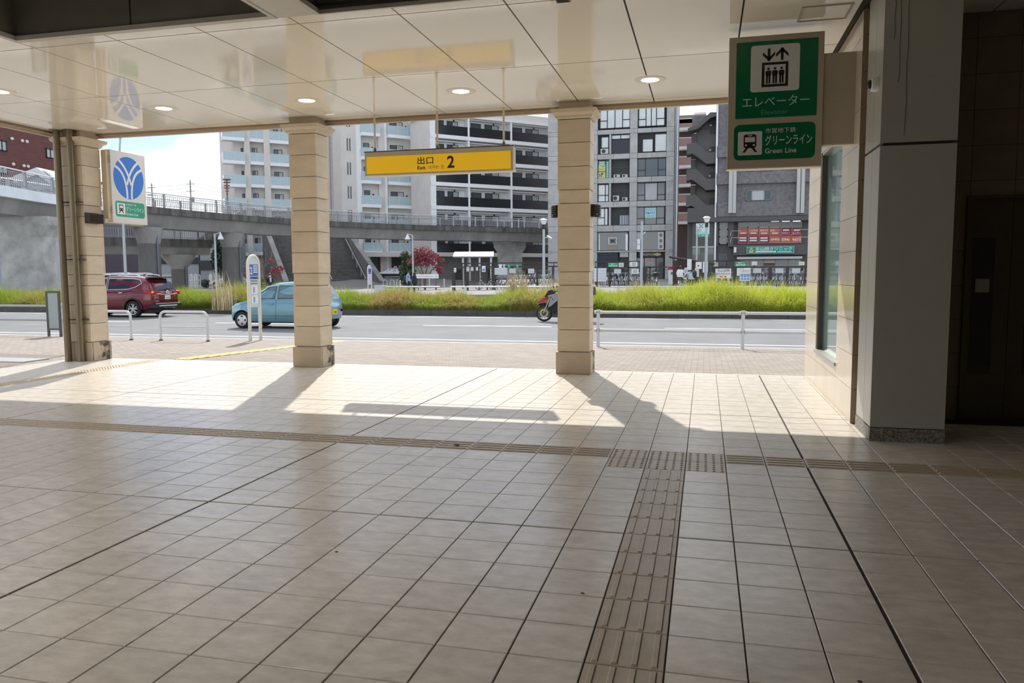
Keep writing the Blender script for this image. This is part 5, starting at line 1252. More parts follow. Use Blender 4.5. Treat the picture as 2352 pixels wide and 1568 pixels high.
# ---- white-framed block with black balcony rails
F = Facade(1001, 105, 43); s0 = F.sz(*K5(1000, 800))[0]; s1 = F.sz(1290, 400)[0]
tC = thing('apartment_block', 'white-framed apartment block with black balcony rails beside the exit sign', 'building', F.P(s0, 0))
z1_, z2_ = F.sz(*K5(1050, 250))[1], F.sz(*K5(1050, 965))[1]; pit = (z1_ - z2_) / 3; zr = z2_
ztop = F.sz(*K5(2170, 175))[1]
b = MB(); F.box(b, s0, s1, -.5, ztop, -7, -1.2); b.build('wall', M_aptw, tC)
b = MB(); F.box(b, s0 - .05, s0, -.5, ztop, -7, -.1); b.build('end_wall', M_apt, tC)
b = MB(); F.box(b, s0 - .3, s1, ztop, ztop + .35, -7, .15); b.build('roof_slab', M_aptw, tC)
b = MB(); F.box(b, s0, s1, ztop + .35, ztop + 1.4, -6.5, -.6); b.build('roof_parapet', M_apt, tC)
bays = [F.rect(K5, x0_, 500, x1_, 800)[:2] for x0_, x1_ in ((1050, 1372), (1390, 1796), (1814, 2190))]
M_brail = mat('balcony_rail_black', (.016, .018, .022), .25, spec=.6, alpha=.93)
for a0, a1 in ((s0, bays[0][0]), (bays[0][1], bays[1][0]), (bays[1][1], bays[2][0]), (bays[2][1], bays[2][1] + .4)):
    b = MB(); F.box(b, a0, a1, -.5, ztop, -1.2, .05); b.build('column', M_aptw, tC)
for k in range(-2, 5):
    z = zr + pit * k
    if z < 2.0 or z > ztop - 1: continue
    b = MB(); F.box(b, s0, s1, z - .5, z, -1.2, .1); b.build('floor_slab', M_aptw, tC)
    for a0, a1 in bays:
        b = MB(); F.box(b, a0, a1, z, z + 1.2, -.06, .0); rp_ = b.build('balcony_rail', M_brail, tC)
        b = MB(); F.box(b, a0, a1, z + 1.2, z + 1.26, -.09, .03); b.build('top_rail', M_wfr, rp_)
        w = a1 - a0
        window(F, tC, (a0 + w * .12, a0 + w * .36, z + .05, z + 2.1), (), d=-1.18, mp=M_bgl)
        window(F, tC, (a0 + w * .46, a0 + w * .80, z + .05, z + 2.1), (.5,), d=-1.18, per=[M_bgl, M_curt])
        b = MB(); F.box(b, a0, a1, z + 2.35, z + 2.5, -1.2, -.5); b.build('soffit_beam', M_aptw, tC)
        b = MB(); F.box(b, a0 + w * .84, a0 + w * .96, z, z + .7, -1.0, -.6); b.build('condenser', M_aptw, tC)
        MB().sphere(F.P(a0 + w * .68, z + 2.2, -1.15), .12, 8, 6).build('vent_cap', M_wfr, tC)
zb = F.sz(*K5(1400, 1445))[1]
b = MB(); F.box(b, s0, s1, zb - .45, zb, -1.2, .4); b.build('ground_lintel', M_apt, tC)
M_gwall = mat('ground_floor_grey', (.16, .155, .15), .8, var=.1)
b = MB(); F.box(b, s0, s1, -.5, zb - .45, -1.2, -.6); b.build('ground_wall', M_gwall, tC)
for k in range(6): b = MB(); F.box(b, s0 + 1 + k * 2.6, s0 + 2.4 + k * 2.6, 0, 2.1, -.6, -.55); b.build('ground_door', M_wfr if k % 2 else M_gwall, tC)
# ---- grey panelled office
M_ofc = mat('office_panel', (.42, .425, .42), .7, var=.16, scale=1.1, per=.05, detail=8); M_ofj = mat('office_joint', (.10, .10, .10), .9); M_rec = mat('office_recess', (.055, .058, .058), .8)
F = Facade(1450, 92, 0); s0, s1 = F.sz(1258.5, 400)[0], F.sz(*R1(1842, 600))[0]
of = thing('office_building', 'grey panelled office building with large black-framed windows and shops below', 'building', F.P(s0, 0))
b = MB(); F.box(b, s0, s1, -.5, 32, -5, -.55); b.build('core', M_rec, of)
X = {q: F.sz(*R1(q, 700))[0] for q in (855, 1002, 1030, 1268, 1368, 1738)}
zs_ = lambda y: F.sz(*R1(1100, y))[1]
zq = lambda y: F.sz(*R2(1100, y))[1]
bands = [(zs_(430), zs_(490)), (zs_(745), zs_(812)), (zs_(1050), zs_(1120)), (zs_(1358), zs_(1432)), (zq(298), zq(372)), (zq(602), zq(622))]
bands = [(b0, a0) if b0 < a0 else (a0, b0) for a0, b0 in bands]
tops = 31.5
edges = sorted([z for p_ in bands for z in p_] + [-.3, tops])
def opanel(a0, a1, z0, z1, dd=0.0):
    b = MB(); F.box(b, a0 + .015, a1 - .015, z0 + .015, z1 - .015, -.55, dd); b.build('facade_panel', M_ofc, of)
pier_s = [(s0, (s0 + X[855]) / 2), ((s0 + X[855]) / 2, X[855]), (X[1268], X[1368]), (X[1738], s1)]
for a0, a1 in pier_s:
    for z0, z1 in zip(edges[:-1], edges[1:]):
        if z1 - z0 > 2.6: opanel(a0, a1, z0, (z0 + z1) / 2); opanel(a0, a1, (z0 + z1) / 2, z1)
        else: opanel(a0, a1, z0, z1)
for z0, z1 in bands:
    for a0, a1 in ((X[855], (X[855] + X[1268]) / 2), ((X[855] + X[1268]) / 2, X[1268]), (X[1368], (X[1368] + X[1738]) / 2), ((X[1368] + X[1738]) / 2, X[1738])): opanel(a0, a1, z0, z1, -.04)
for lo_, hi_ in ((bands[1][1], bands[0][0]), (bands[2][1], bands[1][0]), (bands[3][1], bands[2][0]), (bands[4][1], bands[3][0])): opanel(X[1002], X[1030], lo_, hi_, -.05)
def ow(cv, x0_, y0_, x1_, y1_, **kw):
    r = F.rect(cv, x0_, y0_, x1_, y1_); return window(F, of, r, d=-.3, fr=.09, **kw)
ow(R1, 880, -100, 1275, 415, cols=(.25, .5, .75), rows=((0, .20), (3, .21)), mp=M_bgl2); ow(R1, 1378, -120, 1722, 388, cols=(.29, .49, .68), rows=((0, .19), (3, .19)), mp=M_bgl2)
ow(R1, 895, 520, 998, 672, cols=(), mp=M_bgl2); b = MB(); r = F.rect(R1, 1018, 556, 1270, 742); F.box(b, *r, -.35, -.28); b.build('navy_panel', mat('navy_panel', (.014, .017, .028), .4), of)
ow(R1, 1028, 492, 1272, 556, cols=(.5,), mp=M_bgl2)
ow(R1, 1425, 545, 1570, 722, cols=(), mp=M_bgl2); ow(R1, 1585, 478, 1745, 715, cols=(), mp=M_bgl2)
M_ac = mat('condenser_white', (.52, .53, .52), .6)
def condenser(cv, x0_, y0_, x1_, y1_):
    r = F.rect(cv, x0_, y0_, x1_, y1_); b = MB(); F.box(b, *r, -.5, -.22); c_ = b.build('condenser', M_ac, of)
    MB().cyl(F.P((r[0] + r[1]) / 2 - .1, (r[2] + r[3]) / 2, -.22), F.P((r[0] + r[1]) / 2 - .1, (r[2] + r[3]) / 2, -.2), min(r[1] - r[0], r[3] - r[2]) * .38, 14).build('fan_grille', M_rec, c_)
condenser(R1, 890, 675, 990, 742); condenser(N1, 530, 605, 700, 685); condenser(N1, 765, 600, 915, 685); condenser(N1, 515, 1190, 680, 1335); condenser(N1, 770, 1240, 915, 1335)
for yq in (410, 1060):
    r = F.rect(N1, 480, yq - 4, 960, yq + 4); b = MB(); F.box(b, *r, -.2, -.15); b.build('terrace_rail', M_ofj, of)
M_pg = mat('poster_green', (.07, .30, .22), .5); M_py = mat('poster_yellow', (.62, .64, .20), .5); M_pc = mat('poster_cyan', (.40, .66, .68), .5)
w = ow(N1, 95, 210, 412, 712, cols=(.67,), rows=((0, .36),), per=[M_pc, M_pg])
fo_ = lambda cv, x, y, d: F.P(*F.sz(*cv(x, y), d), d)
def poster(cv, x0_, y0_, x1_, y1_, m_, d=-.2, name='poster', parent=None, FF=None):
    FF = FF or F; r = FF.rect(cv, x0_, y0_, x1_, y1_); b = MB(); FF.box(b, *r, d, d + .02); return b.build(name, m_, parent or of), r
def write(r, d, body, m_, parent, fx=(0, 1), fy=(0, 1), bold=.015, FF=None):
    FF = FF or F; a0, a1, z0, z1 = r; o_ = FF.P(a0, z0, d); W_, H_ = a1 - a0, z1 - z0
    return put_text(MB(), body, o_, FF.u, (0, 0, 1), W_ * fx[0], W_ * fx[1], H_ * fy[0], H_ * fy[1], bold).build('lettering', m_, parent)
def lines(r, d, ys, m_, parent, fx=(.1, .9), h=.05, FF=None):
    FF = FF or F; a0, a1, z0, z1 = r; W_, H_ = a1 - a0, z1 - z0
    for y in ys:
        b = MB(); FF.box(b, a0 + W_ * fx[0], a0 + W_ * fx[1], z0 + H_ * (y - h / 2), z0 + H_ * (y + h / 2), d, d + .008); b.build('printed_line', m_, parent)
po, r = poster(N1, 112, 345, 300, 520, M_py); lines(r, -.18, (.3, .45, .15), M_mark, po); write(r, -.175, 'ご予約', M_bblue, po, (.15, .9), (.62, .92))
po, r = poster(N1, 108, 540, 300, 700, M_py); write(r, -.175, '5階', mat('poster_navy', (.03, .04, .12), .5), po, (.06, .9), (.12, .88), .03)
po, r = poster(N1, 112, 235, 300, 345, M_pg); lines(r, -.18, (.25, .7), M_paper, po, h=.2)
po, r = poster(N1, 322, 225, 398, 700, M_pg); lines(r, -.18, [.08 + .1 * k for k in range(9)], M_paper, po, (.25, .75), .05)
ow(N1, 1190, 150, 1990, 660, cols=(.28, .72), rows=((0, .36), (2, .36)), per=[M_bgl, MATS['building_glass'], M_bgl])
ow(N1, 92, 875, 398, 1370, cols=(.68,), rows=((0, .38), (1, .38)), mp=M_bgl2); ow(N1, 1178, 825, 1965, 1330, cols=(.28, .72), rows=((0, .32), (2, .32)), per=[M_bgl, M_curt, M_bgl])
ow(R2, 788, 90, 922, 302, cols=(.68,), rows=((0, .45),), mp=M_bgl2); ow(R2, 1262, 72, 1602, 292, cols=(.28, .71), rows=((0, .36), (2, .36)))
po, r = poster(N2, 1298, -35, 1590, 222, M_pc); write(r, -.175, 'ピッコリーノ', M_tblue, po, (.06, .94), (.68, .92), .03); write(r, -.175, '学童クラブ', M_bblue, po, (.1, .9), (.38, .60), .03); write(r, -.175, 'ウォーレ', M_mark, po, (.2, .8), (.10, .28), .03)
r = F.rect(R2, 1085, 90, 1168, 178); b = MB(); F.box(b, F.rect(R2, 1060, 90, 1160, 178)[0], r[1], *F.rect(R2, 1060, 178, 1160, 290)[2:], -.3, -.26)
M_str = bpy.data.materials.new('striped_cloth'); M_str.use_nodes = True
_t = M_str.node_tree; _w = _t.nodes.new('ShaderNodeTexWave'); _w.inputs['Scale'].default_value = 1.6; _c2 = _t.nodes.new('ShaderNodeTexCoord'); _t.links.new(_c2.outputs['Object'], _w.inputs['Vector'])
_r2 = _t.nodes.new('ShaderNodeValToRGB'); _r2.color_ramp.interpolation = 'CONSTANT'; _r2.color_ramp.elements[1].position = .5; _r2.color_ramp.elements[0].color = (.04, .05, .12, 1); _r2.color_ramp.elements[1].color = (.55, .57, .62, 1)
_t.links.new(_w.outputs['Fac'], _r2.inputs[0]); _t.links.new(_r2.outputs[0], _t.nodes['Principled BSDF'].inputs['Base Color'])
b.build('striped_cloth', M_str, of)
ow(N2, 65, 580, 868, 1075, cols=(), mp=M_bgl); ow(N2, 1065, 560, 1800, 1065, cols=(), mp=M_bgl)
po, r = poster(N2, 335, 650, 600, 1050, mat('board_tan', (.27, .24, .20), .6)); po, r = poster(N2, 360, 730, 572, 905, M_paper, d=-.18); po2, r2 = poster(N2, 385, 750, 552, 888, mat('logo_dark', (.03, .05, .06), .5), d=-.165)
b = MB().tube([F.P(r2[0] + (r2[1] - r2[0]) * (.5 + .42 * math.cos(R(t))), r2[2] + (r2[3] - r2[2]) * (.5 + .40 * math.sin(R(t))), -.14) for t in range(0, 360, 20)], .02, 5, closed=True); b.build('oval_emblem', M_paper, po2)
for x0_, x1_ in ((115, 140), (800, 860)): poster(N2, x0_, 640, x1_, 1060, M_bgl2, d=-.18, name='blind')
for k in range(3):
    po, r = poster(N2, 1640, 600 + 145 * k, 1780, 735 + 145 * k, M_paper, d=-.18); poster(N2, 1665, 625 + 145 * k, 1755, 712 + 145 * k, mat('print_brown', (.25, .20, .18), .6), d=-.165)
poster(N2, 1085, 600, 1190, 1050, M_curt, d=-.19, name='blind')
# ground floor
r = F.rect(N2, 50, 1085, 600, 1380); M_nav = mat('navy_shutter', (.012, .020, .035), .45)
z_b = G(0, 92)
n_sl = 7
for k in range(n_sl):
    b = MB(); zz0 = z_b + (r[3] - z_b) * k / n_sl; F.box(b, r[0] - .3, r[1], zz0 + .02, zz0 + (r[3] - z_b) / n_sl, -.4, -.2); b.build('shutter_slat', M_nav, of)
r = F.rect(N2, 655, 1110, 868, 1235); b = MB(); F.box(b, *r, -.3, -.1); b.build('door_sign', M_ofc, of); write(r, -.095, '＊ ＊', M_mark, b and of.children[-1], (.3, .7), (.35, .65)) if False else None
r = F.rect(N2, 660, 1245, 865, 1330); b = MB(); F.box(b, r[0], r[1], z_b, r[3], -.5, -.45); b.build('entrance_door', M_wfr, of)
r = F.rect(N2, 1140, 1110, 1712, 1225); b = MB(); F.box(b, *r, -.3, -.08); sgn_ = b.build('shop_sign', mat('shop_sign_black', (.016, .014, .012), .35), of)
M_gld = mat('sign_gold', (.36, .27, .12), .4, .5); write(r, -.07, 'REGENCE', M_gld, sgn_, (.10, .70), (.30, .70), .02)
a0, a1, z0, z1 = r; cxx, czz = a0 + (a1 - a0) * .84, (z0 + z1) / 2; b = MB(); b.add([F.P(cxx - .55, czz, -.07), F.P(cxx, czz - .2, -.07), F.P(cxx + .55, czz, -.07), F.P(cxx, czz + .2, -.07)], [(0, 1, 2, 3)]); b.build('diamond_emblem', M_gld, sgn_)
r = F.rect(N2, 1065, 1235, 1785, 1500); window(F, of, (r[0], r[1], z_b, r[3]), (.30, .72), d=-.35, fr=.1)
b = MB(); r = F.rect(N2, 1340, 1300, 1470, 1335); F.box(b, *r, -.3, -.28); b.build('red_label', M_red, of)
b = MB(); F.box(b, s0, s1 + 1.5, G(0, 88) - .4, z_b + .1, -.5, 1.6); b.build('plinth_step', M_conc, of)
for px_ in (1550.5, 1556): 
    a = F.sz(px_, 400)[0]; MB().cyl(F.P(a, 0, -.3), F.P(a, 32, -.3), .14, 8).build('downpipe', M_railw, of)
# ---- pink block behind
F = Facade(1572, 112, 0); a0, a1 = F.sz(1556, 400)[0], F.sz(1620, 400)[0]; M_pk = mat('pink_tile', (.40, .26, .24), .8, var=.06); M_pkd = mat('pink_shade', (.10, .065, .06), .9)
pk = thing('pink_apartment_block', 'dusty pink apartment block with white balcony edges seen between two grey buildings', 'building', F.P(a0, 0))
zr = F.sz(1575, R3(0, 650)[1])[1]; pit = (F.sz(1575, R3(0, 650)[1])[1] - F.sz(1575, R3(0, 1400)[1])[1]) / 3
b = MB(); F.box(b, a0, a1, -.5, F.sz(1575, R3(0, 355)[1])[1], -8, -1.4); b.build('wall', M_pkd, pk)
for k in range(-4, 2):
    z = zr + pit * k
    b = MB(); F.box(b, a0, a1, z + .35, z + 1.5, -.1, .1); p_ = b.build('balcony_wall', M_pk, pk); b = MB(); F.box(b, a0, a1, z, z + .35, -1.4, .15); b.build('slab_edge', M_aptw, p_); b = MB(); F.box(b, a0, a1, z + 1.5, z + 1.62, -.14, .14); b.build('balcony_cap', M_aptw, p_)
    b = MB(); F.box(b, a0 + 2.2, a1, z + 1.6, z + 2.6, -1.4, -1.2); b.build('partition', M_aptw, pk)
b = MB(); F.box(b, a0, a1, zr + pit * 1 + pit - .6, F.sz(1575, R3(0, 355)[1])[1] + .5, -1.4, .1); b.build('parapet', M_pk, pk)
# ---- dark textured block with zigzag stair and clinic
M_dk = mat('dark_textured_wall', (.175, .168, .175), .85, var=.28, scale=2.6, bump=.5, bscale=3.2); M_dks = mat('dark_smooth_wall', (.10, .096, .096), .85, var=.08); M_lbar = mat('pale_column', (.48, .48, .46), .7)
F = Facade(1720, 84, 0); sL, sR = F.sz(*R3(625, 1000))[0], F.sz(1905, 450)[0]
dk = thing('clinic_building', 'dark grey textured building with open zigzag stair, red banners and clinic sign', 'building', F.P(sL, 0))
z2f = F.sz(1720, R4(0, 215)[1])[1]
b = MB(); F.box(b, sL, sR, z2f, 30, -14, 0); b.build('upper_wall', M_dk, dk)
for y0_, y1_ in ((958, 1110), (1350, 1545), (590, 745)):
    r = F.rect(R3, 625, y0_, 1895, y1_); b = MB(); F.box(b, r[0], sR, r[2], r[3], 0, .35); b.build('spandrel', M_dk, dk)
for x0_, x1_ in ((775, 825), (830, 875), (1675, 1722), (1732, 1780)):
    r = F.rect(R3, x0_, 900, x1_, 1510); b = MB(); F.box(b, r[0], r[1], r[2], 30, .3, .7); b.build('pale_column', M_lbar, dk)
r = F.rect(R3, 1010, 1200, 1345, 1338); window(F, dk, r, (.22, .72), d=.02, mf=M_wfa, per=[M_bgl, M_curt, M_bgl]); r = F.rect(R3, 1020, 800, 1350, 945); window(F, dk, r, (.22, .72), d=.02, mf=M_wfa, per=[M_bgl, M_curt, M_bgl])
# zigzag stair tower
a0 = F.sz(*R3(215, 1000))[0]; M_stg = mat('stair_wall_grey', (.20, .195, .185), .85, var=.05)
zz = lambda y: F.sz(*R3(400, y))[1]
b = MB(); F.box(b, F.sz(*R3(335, 800))[0], sL, z2f, zz(170), -5, -2.2); b.build('stair_back_wall', M_stg, dk)
b = MB(); F.box(b, F.sz(*R3(285, 250))[0], F.sz(*R3(500, 250))[0], zz(340), zz(160), -4, -1.9); b.build('stair_head', M_dk, dk)
sa = lambda x: F.sz(*R3(x, 800))[0]
def zig(pts, dd=(-2.2, -.1), nm='stair_parapet'):
    b = MB(); b.prism([(sa(x) - sa(0), zz(y)) for x, y in pts], F.P(sa(0), 0, dd[0]), F.u, (0, 0, 1), F.n * (dd[1] - dd[0])); return b.build(nm, M_dks, dk)
zig([(225, 400), (300, 390), (360, 375), (530, 235), (620, 215), (620, 170), (520, 165), (350, 330), (260, 350), (225, 365)])
for dy in (0, 350, 700):
    zig([(215, 570 + dy), (340, 560 + dy), (490, 700 + dy), (610, 695 + dy), (610, 845 + dy), (480, 850 + dy), (340, 735 + dy), (290, 705 + dy), (215, 720 + dy)])
    b = MB(); F.box(b, sa(270), sa(335), zz(740 + dy), zz(410 + dy), -2.4, -1.6); b.build('stair_pier', M_dks, dk)
    b = MB(); F.box(b, sa(525), sa(612), zz(695 + dy), zz(585 + dy), -2.3, -2.1); b.build('stair_opening', M_wfr, dk)
    MB().sphere(F.P(sa(530), zz(300 + dy if dy == 0 else 290 + dy), -1.9), .14, 8, 6).build('stair_lamp', M_paper, dk)
b = MB(); F.box(b, sa(525), sa(612), zz(405), zz(260), -2.3, -2.1); b.build('stair_opening', M_wfr, dk)
a = F.sz(*R3(615, 800))[0]; MB().cyl(F.P(a, 0, .1), F.P(a, 30, .1), .12, 8).build('downpipe', M_railw, dk)
# lower storeys
sLL = F.sz(*R4(200, 400))[0]; zg = G(10, 84) - .2
b = MB(); F.box(b, sLL, sR, zg, z2f, -14, -.5); b.build('lower_wall', M_dks, dk)
b = MB(); F.box(b, sLL, sL, z2f - .3, F.sz(1580, R4(0, 95)[1])[1], -8, .1); b.build('side_block', M_dks, dk)
b = MB(); F.box(b, sLL, sR, z2f - .35, z2f + .15, -.5, .5); b.build('storey_band', M_dks, dk)
for x0_, x1_ in ((0, 505), (695, 800)):
    r = F.rect(Z2, x0_, 120, x1_, 640); b = MB(); F.box(b, r[0], r[1], r[2], r[3], -.5, 0); b.build('wall_panel', M_dks, dk)
r = F.rect(Z2, 0, 660, 410, 900); b = MB(); F.box(b, r[0], r[1], zg, r[3], -.5, -.42); b.build('dark_glazing', M_bgl, dk)
r = F.rect(Z2, 0, 635, 415, 660); b = MB(); F.box(b, *r, -.5, .1); b.build('lintel', M_lbar, dk)
window(F, dk, F.rect(Z2, 520, 130, 690, 590), (), rows=((0, .31), (0, .62)), d=-.35, mf=M_wfa, fr=.12)
r = F.rect(Z2, 510, 775, 672, 1100); b = MB()
for i in range(9):
    for k in range(12):
        wa, wz = (r[1] - r[0]) / 9, (r[3] - r[2]) / 12; F.box(b, r[0] + wa * i + .02, r[0] + wa * (i + 1) - .02, r[2] + wz * k + .02, r[2] + wz * (k + 1) - .02, -.45, -.38)
gb = b.build('glass_blocks', mat('glass_block', (.20, .22, .23), .2), dk); gb['kind'] = 'stuff'
M_ban = mat('banner_orange_red', (.52, .115, .075), .5); M_bancr = mat('banner_crimson', (.30, .022, .045), .5)
xs6 = [885, 1083, 1290, 1497, 1710, 1920, 2125]
for i in range(6):
    window(F, dk, F.rect(Z2, xs6[i], 120, xs6[i + 1], 270), (), d=-.4, mf=M_wfa, fr=.1); 
    r = F.rect(Z2, xs6[i], 118, xs6[i + 1], 150); b = MB(); F.box(b, r[0] + .15, r[1] - .15, r[2], r[2] + .1, -.38, -.34); b.build('ceiling_tube', mat('tube_glow', (1, .95, .85), emit=1.2), dk)
    for row, (y0_, y1_) in enumerate(((285, 405), (430, 565))):
        crim = (i >= 4) if row == 0 else (i < 3)
        r = F.rect(Z2, xs6[i] + 6, y0_, xs6[i + 1] - 8, y1_); b = MB(); F.box(b, *r, -.42, -.36); bn = b.build('banner', M_bancr if crim else M_ban, dk)
        t_ = {(1, 0): 'こどもの', (2, 0): '森きたや', (3, 0): 'また', (4, 0): 'カルチャー', (5, 0): 'センター', (3, 1): '(045)', (4, 1): '594-', (5, 1): '9673'}.get((i, row))
        if t_: write(r, -.355, t_, M_paper, bn, (.08, .92) if i != 3 or row else (.05, .5), (.52, .86) if row == 0 and i < 4 else ((.12, .40) if row == 0 else (.28, .66)), .02)
        if row == 0: lines(r, -.357, (.3, .16) if i < 4 else (.72,), M_paper, bn, (.2, .8), .08 if i < 4 else .22)
        elif i < 3: lines(r, -.357, (.70, .34), M_paper, bn, (.12, .85), .2)
    b = MB(); r = F.rect(Z2, xs6[i], 120, xs6[i] + 14, 575); F.box(b, *r, -.45, -.30); b.build('mullion', M_wfa, dk)
for y0_ in (268, 412, 565): r = F.rect(Z2, 880, y0_, 2125, y0_ + 12); b = MB(); F.box(b, *r, -.45, -.29); b.build('transom', M_wfa, dk)
for y_, xa_, xb_ in ((340, 735, 940), (470, 735, 940), (312, 2060, 2240), (460, 2050, 2250)):
    p_, q_ = F.P(*F.sz(*Z2(xa_, y_)), .1), F.P(*F.sz(*Z2(xb_, y_)), .1); MB().tube([p_ + Vector((0, 0, -.5)) if xa_ < 1000 else p_, p_ + Vector((.1, 0, 0)), q_], .03, 6).build('lamp_arm', M_railw, dk)
# clinic sign
r = F.rect(Z2, 790, 600, 2215, 800); b = MB(); F.box(b, *r, -.5, .2); b.build('canopy_fascia', M_dks, dk)
r = F.rect(Z2, 1045, 640, 1960, 772); b = MB(); F.box(b, *r, .2, .42); cs = b.build('clinic_sign', mat('clinic_rim', (.30, .52, .46), .4), dk)
M_clin = mat('clinic_teal', (.0, .235, .185), .4); a0, a1, z0, z1 = r; b = MB(); F.box(b, a0 + .06, a1 - .06, z0 + .06, z1 - .06, .42, .44); b.build('sign_face', M_clin, cs)
write(r, .445, '北山田クリニック', M_paper, cs, (.185, .955), (.42, .90), .02)
b = MB(); b.prism(rrect((a1 - a0) * .19, (a1 - a0) * .62, .08, .26, .08), F.P(a0, z0, .44), F.u, (0, 0, 1), F.n * .006); b.build('pale_strip', M_paper, cs)
lines(r, .446, (.16,), M_clin, cs, (.21, .60), .07); lines(r, .441, (.24,), M_paper, cs, (.65, .94), .10)
b = MB(); b.prism([(x_ * .62, y_ * .62) for x_, y_ in ((0, 0), (.62, 0), (.66, .3), (.5, .72), (.33, .88), (.16, .72), (0, .3))], F.P(a0 + .28, z0 + .10, .44), F.u, (0, 0, 1), F.n * .006); b.build('emblem', mat('emblem_yellow', (.62, .55, .16), .5), cs)
b = MB(); b.prism(disc(.205, .25, .12, 14, .16), F.P(a0 + .28, z0 + .10, .446), F.u, (0, 0, 1), F.n * .006); b.build('emblem_drop', mat('emblem_orange', (.60, .25, .04), .5), cs)
r = F.rect(Z2, 800, 655, 848, 755); b = MB(); F.box(b, *r, .2, .45); b.build('box_lamp', M_paper, dk)
r = F.rect(Z2, 860, 835, 2110, 880); b = MB(); F.box(b, *r, -.5, .6); b.build('shop_canopy', M_lbar, dk)
r = F.rect(Z2, 865, 885, 2110, 1200); window(F, dk, (r[0], r[1], zg, r[3]), (.2, .42, .6, .8), d=-.45, fr=.08, mf=M_wfa)
r = F.rect(Z2, 1385, 935, 1600, 950); b = MB(); F.box(b, *r, -.3, -.2); b.build('shelf_edge', M_paper, dk); r = F.rect(Z2, 1385, 952, 1600, 1010); b = MB(); F.box(b, *r, -.4, -.3); b.build('shelf', mat('shelf_brown', (.16, .09, .05), .7), dk)
# ---- red brick block and gabled roof at far left
M_rb = brick_mat('red_brick_tile', (.155, .058, .052), (.125, .046, .042), (.10, .045, .04), 0.7, .22, ms=.02, rough=.8, rot=(0, R(90), R(90)))
F = Facade(60, 105, 90); a0, a1 = F.sz(-160, 350)[0], F.sz(170, 350)[0]
rb = thing('red_brick_building', 'dark red tiled apartment building above the gabled roof', 'building', F.P(a0, 0))
b = MB(); F.box(b, a0, a1, -.5, 34, -12, 0); b.build('wall', M_rb, rb)
for x0_, y0_, x1_, y1_ in ((-60, 30, 82, 130), (775, 205, 900, 285), (-60, 390, 108, 570), (785, 535, 930, 700), (-60, 830, 125, 960), (800, 945, 930, 1010), (775, -90, 900, 0)):
    r = F.rect(Z8, x0_, y0_, x1_, y1_); window(F, rb, r, (.5,), d=.02, fr=.14, per=[M_curt, M_curt])
for x, y in ((195, 362), (372, 398), (452, 412), (220, 800), (400, 828), (472, 838)):
    MB().sphere(F.P(*F.sz(*Z8(x, y)), .1), .22, 8, 6).build('vent_hood', M_paper, rb)
M_cop = mat('copper_green_roof', (.33, .42, .41), .5, var=.1, scale=2); M_gab = mat('gable_white', (.62, .62, .62), .7); M_gabg = mat('gable_grey', (.36, .38, .42), .8)
F = Facade(88, 84, 14); gh0 = thing('gabled_house', 'white gabled house front with pale green roof behind the bridge rail', 'house', F.P(0, 0))
gp = lambda x, y: (F.sz(*Z8(x, y))[0], F.sz(*Z8(x, y))[1])
ap, lf, rt = gp(655, 858), gp(250, 1010), gp(1060, 1150)
b = MB(); F.box(b, lf[0] + .6, rt[0], -.3, lf[1] - 1.2, -8, -.3); b.build('wall', M_gabg, gh0)
b = MB(); b.prism([(lf[0] + .5, lf[1] - 1.4), (rt[0], lf[1] - 1.4), (rt[0], rt[1] - .5), (ap[0], ap[1] - .6), (lf[0] + .5, lf[1] - .6)], F.P(0, 0, -.5), F.u, (0, 0, 1), F.n * .4); b.build('gable_wall', M_gabg, gh0)
for q in (lf, rt): b = MB(); b.prism([(ap[0], ap[1]), (ap[0], ap[1] - .75), (q[0], q[1] - .75), (q[0], q[1])], F.P(0, 0, -.2), F.u, (0, 0, 1), F.n * .5); b.build('verge_board', M_gab, gh0)
b = MB(); b.quad(F.P(ap[0], ap[1], .1), F.P(lf[0], lf[1], .1), F.P(lf[0], lf[1] - .0, -8), F.P(ap[0], ap[1], -16)); b.quad(F.P(ap[0], ap[1], .1), F.P(rt[0], rt[1], .1), F.P(rt[0], rt[1], -8), F.P(ap[0], ap[1], -8)); b.build('roof', M_cop, gh0, fix=False)
c_ = gp(690, 1150); b = MB(); b.tube([F.P(c_[0] + 1.55 * math.cos(R(t)), c_[1] + 1.5 * math.sin(R(t)), .0) for t in range(0, 181, 15)], .12, 6); b.build('arch_trim', M_gab, gh0)
q = gp(-120, 890); b = MB(); F.box(b, q[0] - 14, lf[0] + 1.5, -.3, q[1] - 1.0, -8, -3); b.build('side_wall', M_gabg, gh0); b = MB(); b.quad(F.P(q[0] - 14, q[1] - 1.2, -.8), F.P(ap[0], lf[1], -.8), F.P(ap[0], ap[1], -7), F.P(q[0] - 14, ap[1] - .3, -7)); b.build('side_roof', M_cop, gh0, fix=False)
# low buildings under the bridge
def low_house(px0, px1, D, ztop, m_, label, feats=()):
    F_ = Facade((px0 + px1) / 2, D, 14); a0, a1 = F_.sz(px0, 600)[0], F_.sz(px1, 600)[0]
    o = thing('low_house', label, 'house', F_.P(a0, 0)); b = MB(); F_.box(b, a0, a1, -.5, ztop, -7, 0); b.build('wall', m_, o)
    b = MB(); F_.box(b, a0 - .2, a1 + .2, ztop, ztop + .3, -7.2, .2); b.build('roof_edge', M_lbar, o)
    for x0_, y0_, x1_, y1_, mm, nm in feats:
        r = F_.rect(PX, x0_, y0_, x1_, y1_); b = MB(); F_.box(b, *r, 0, .15); b.build(nm, mm, o)
M_mauve = mat('mauve_wall', (.13, .115, .15), .85); M_hw = mat('house_white', (.36, .37, .40), .85); M_navw = mat('shutter_navy', (.02, .025, .05), .5)
low_house(225, 345, 110, 9.5, M_mauve, 'low mauve building under the footbridge', [(296, 566, 307, 571, M_wfr, 'window'), (315, 567, 324, 572, M_wfr, 'window')])
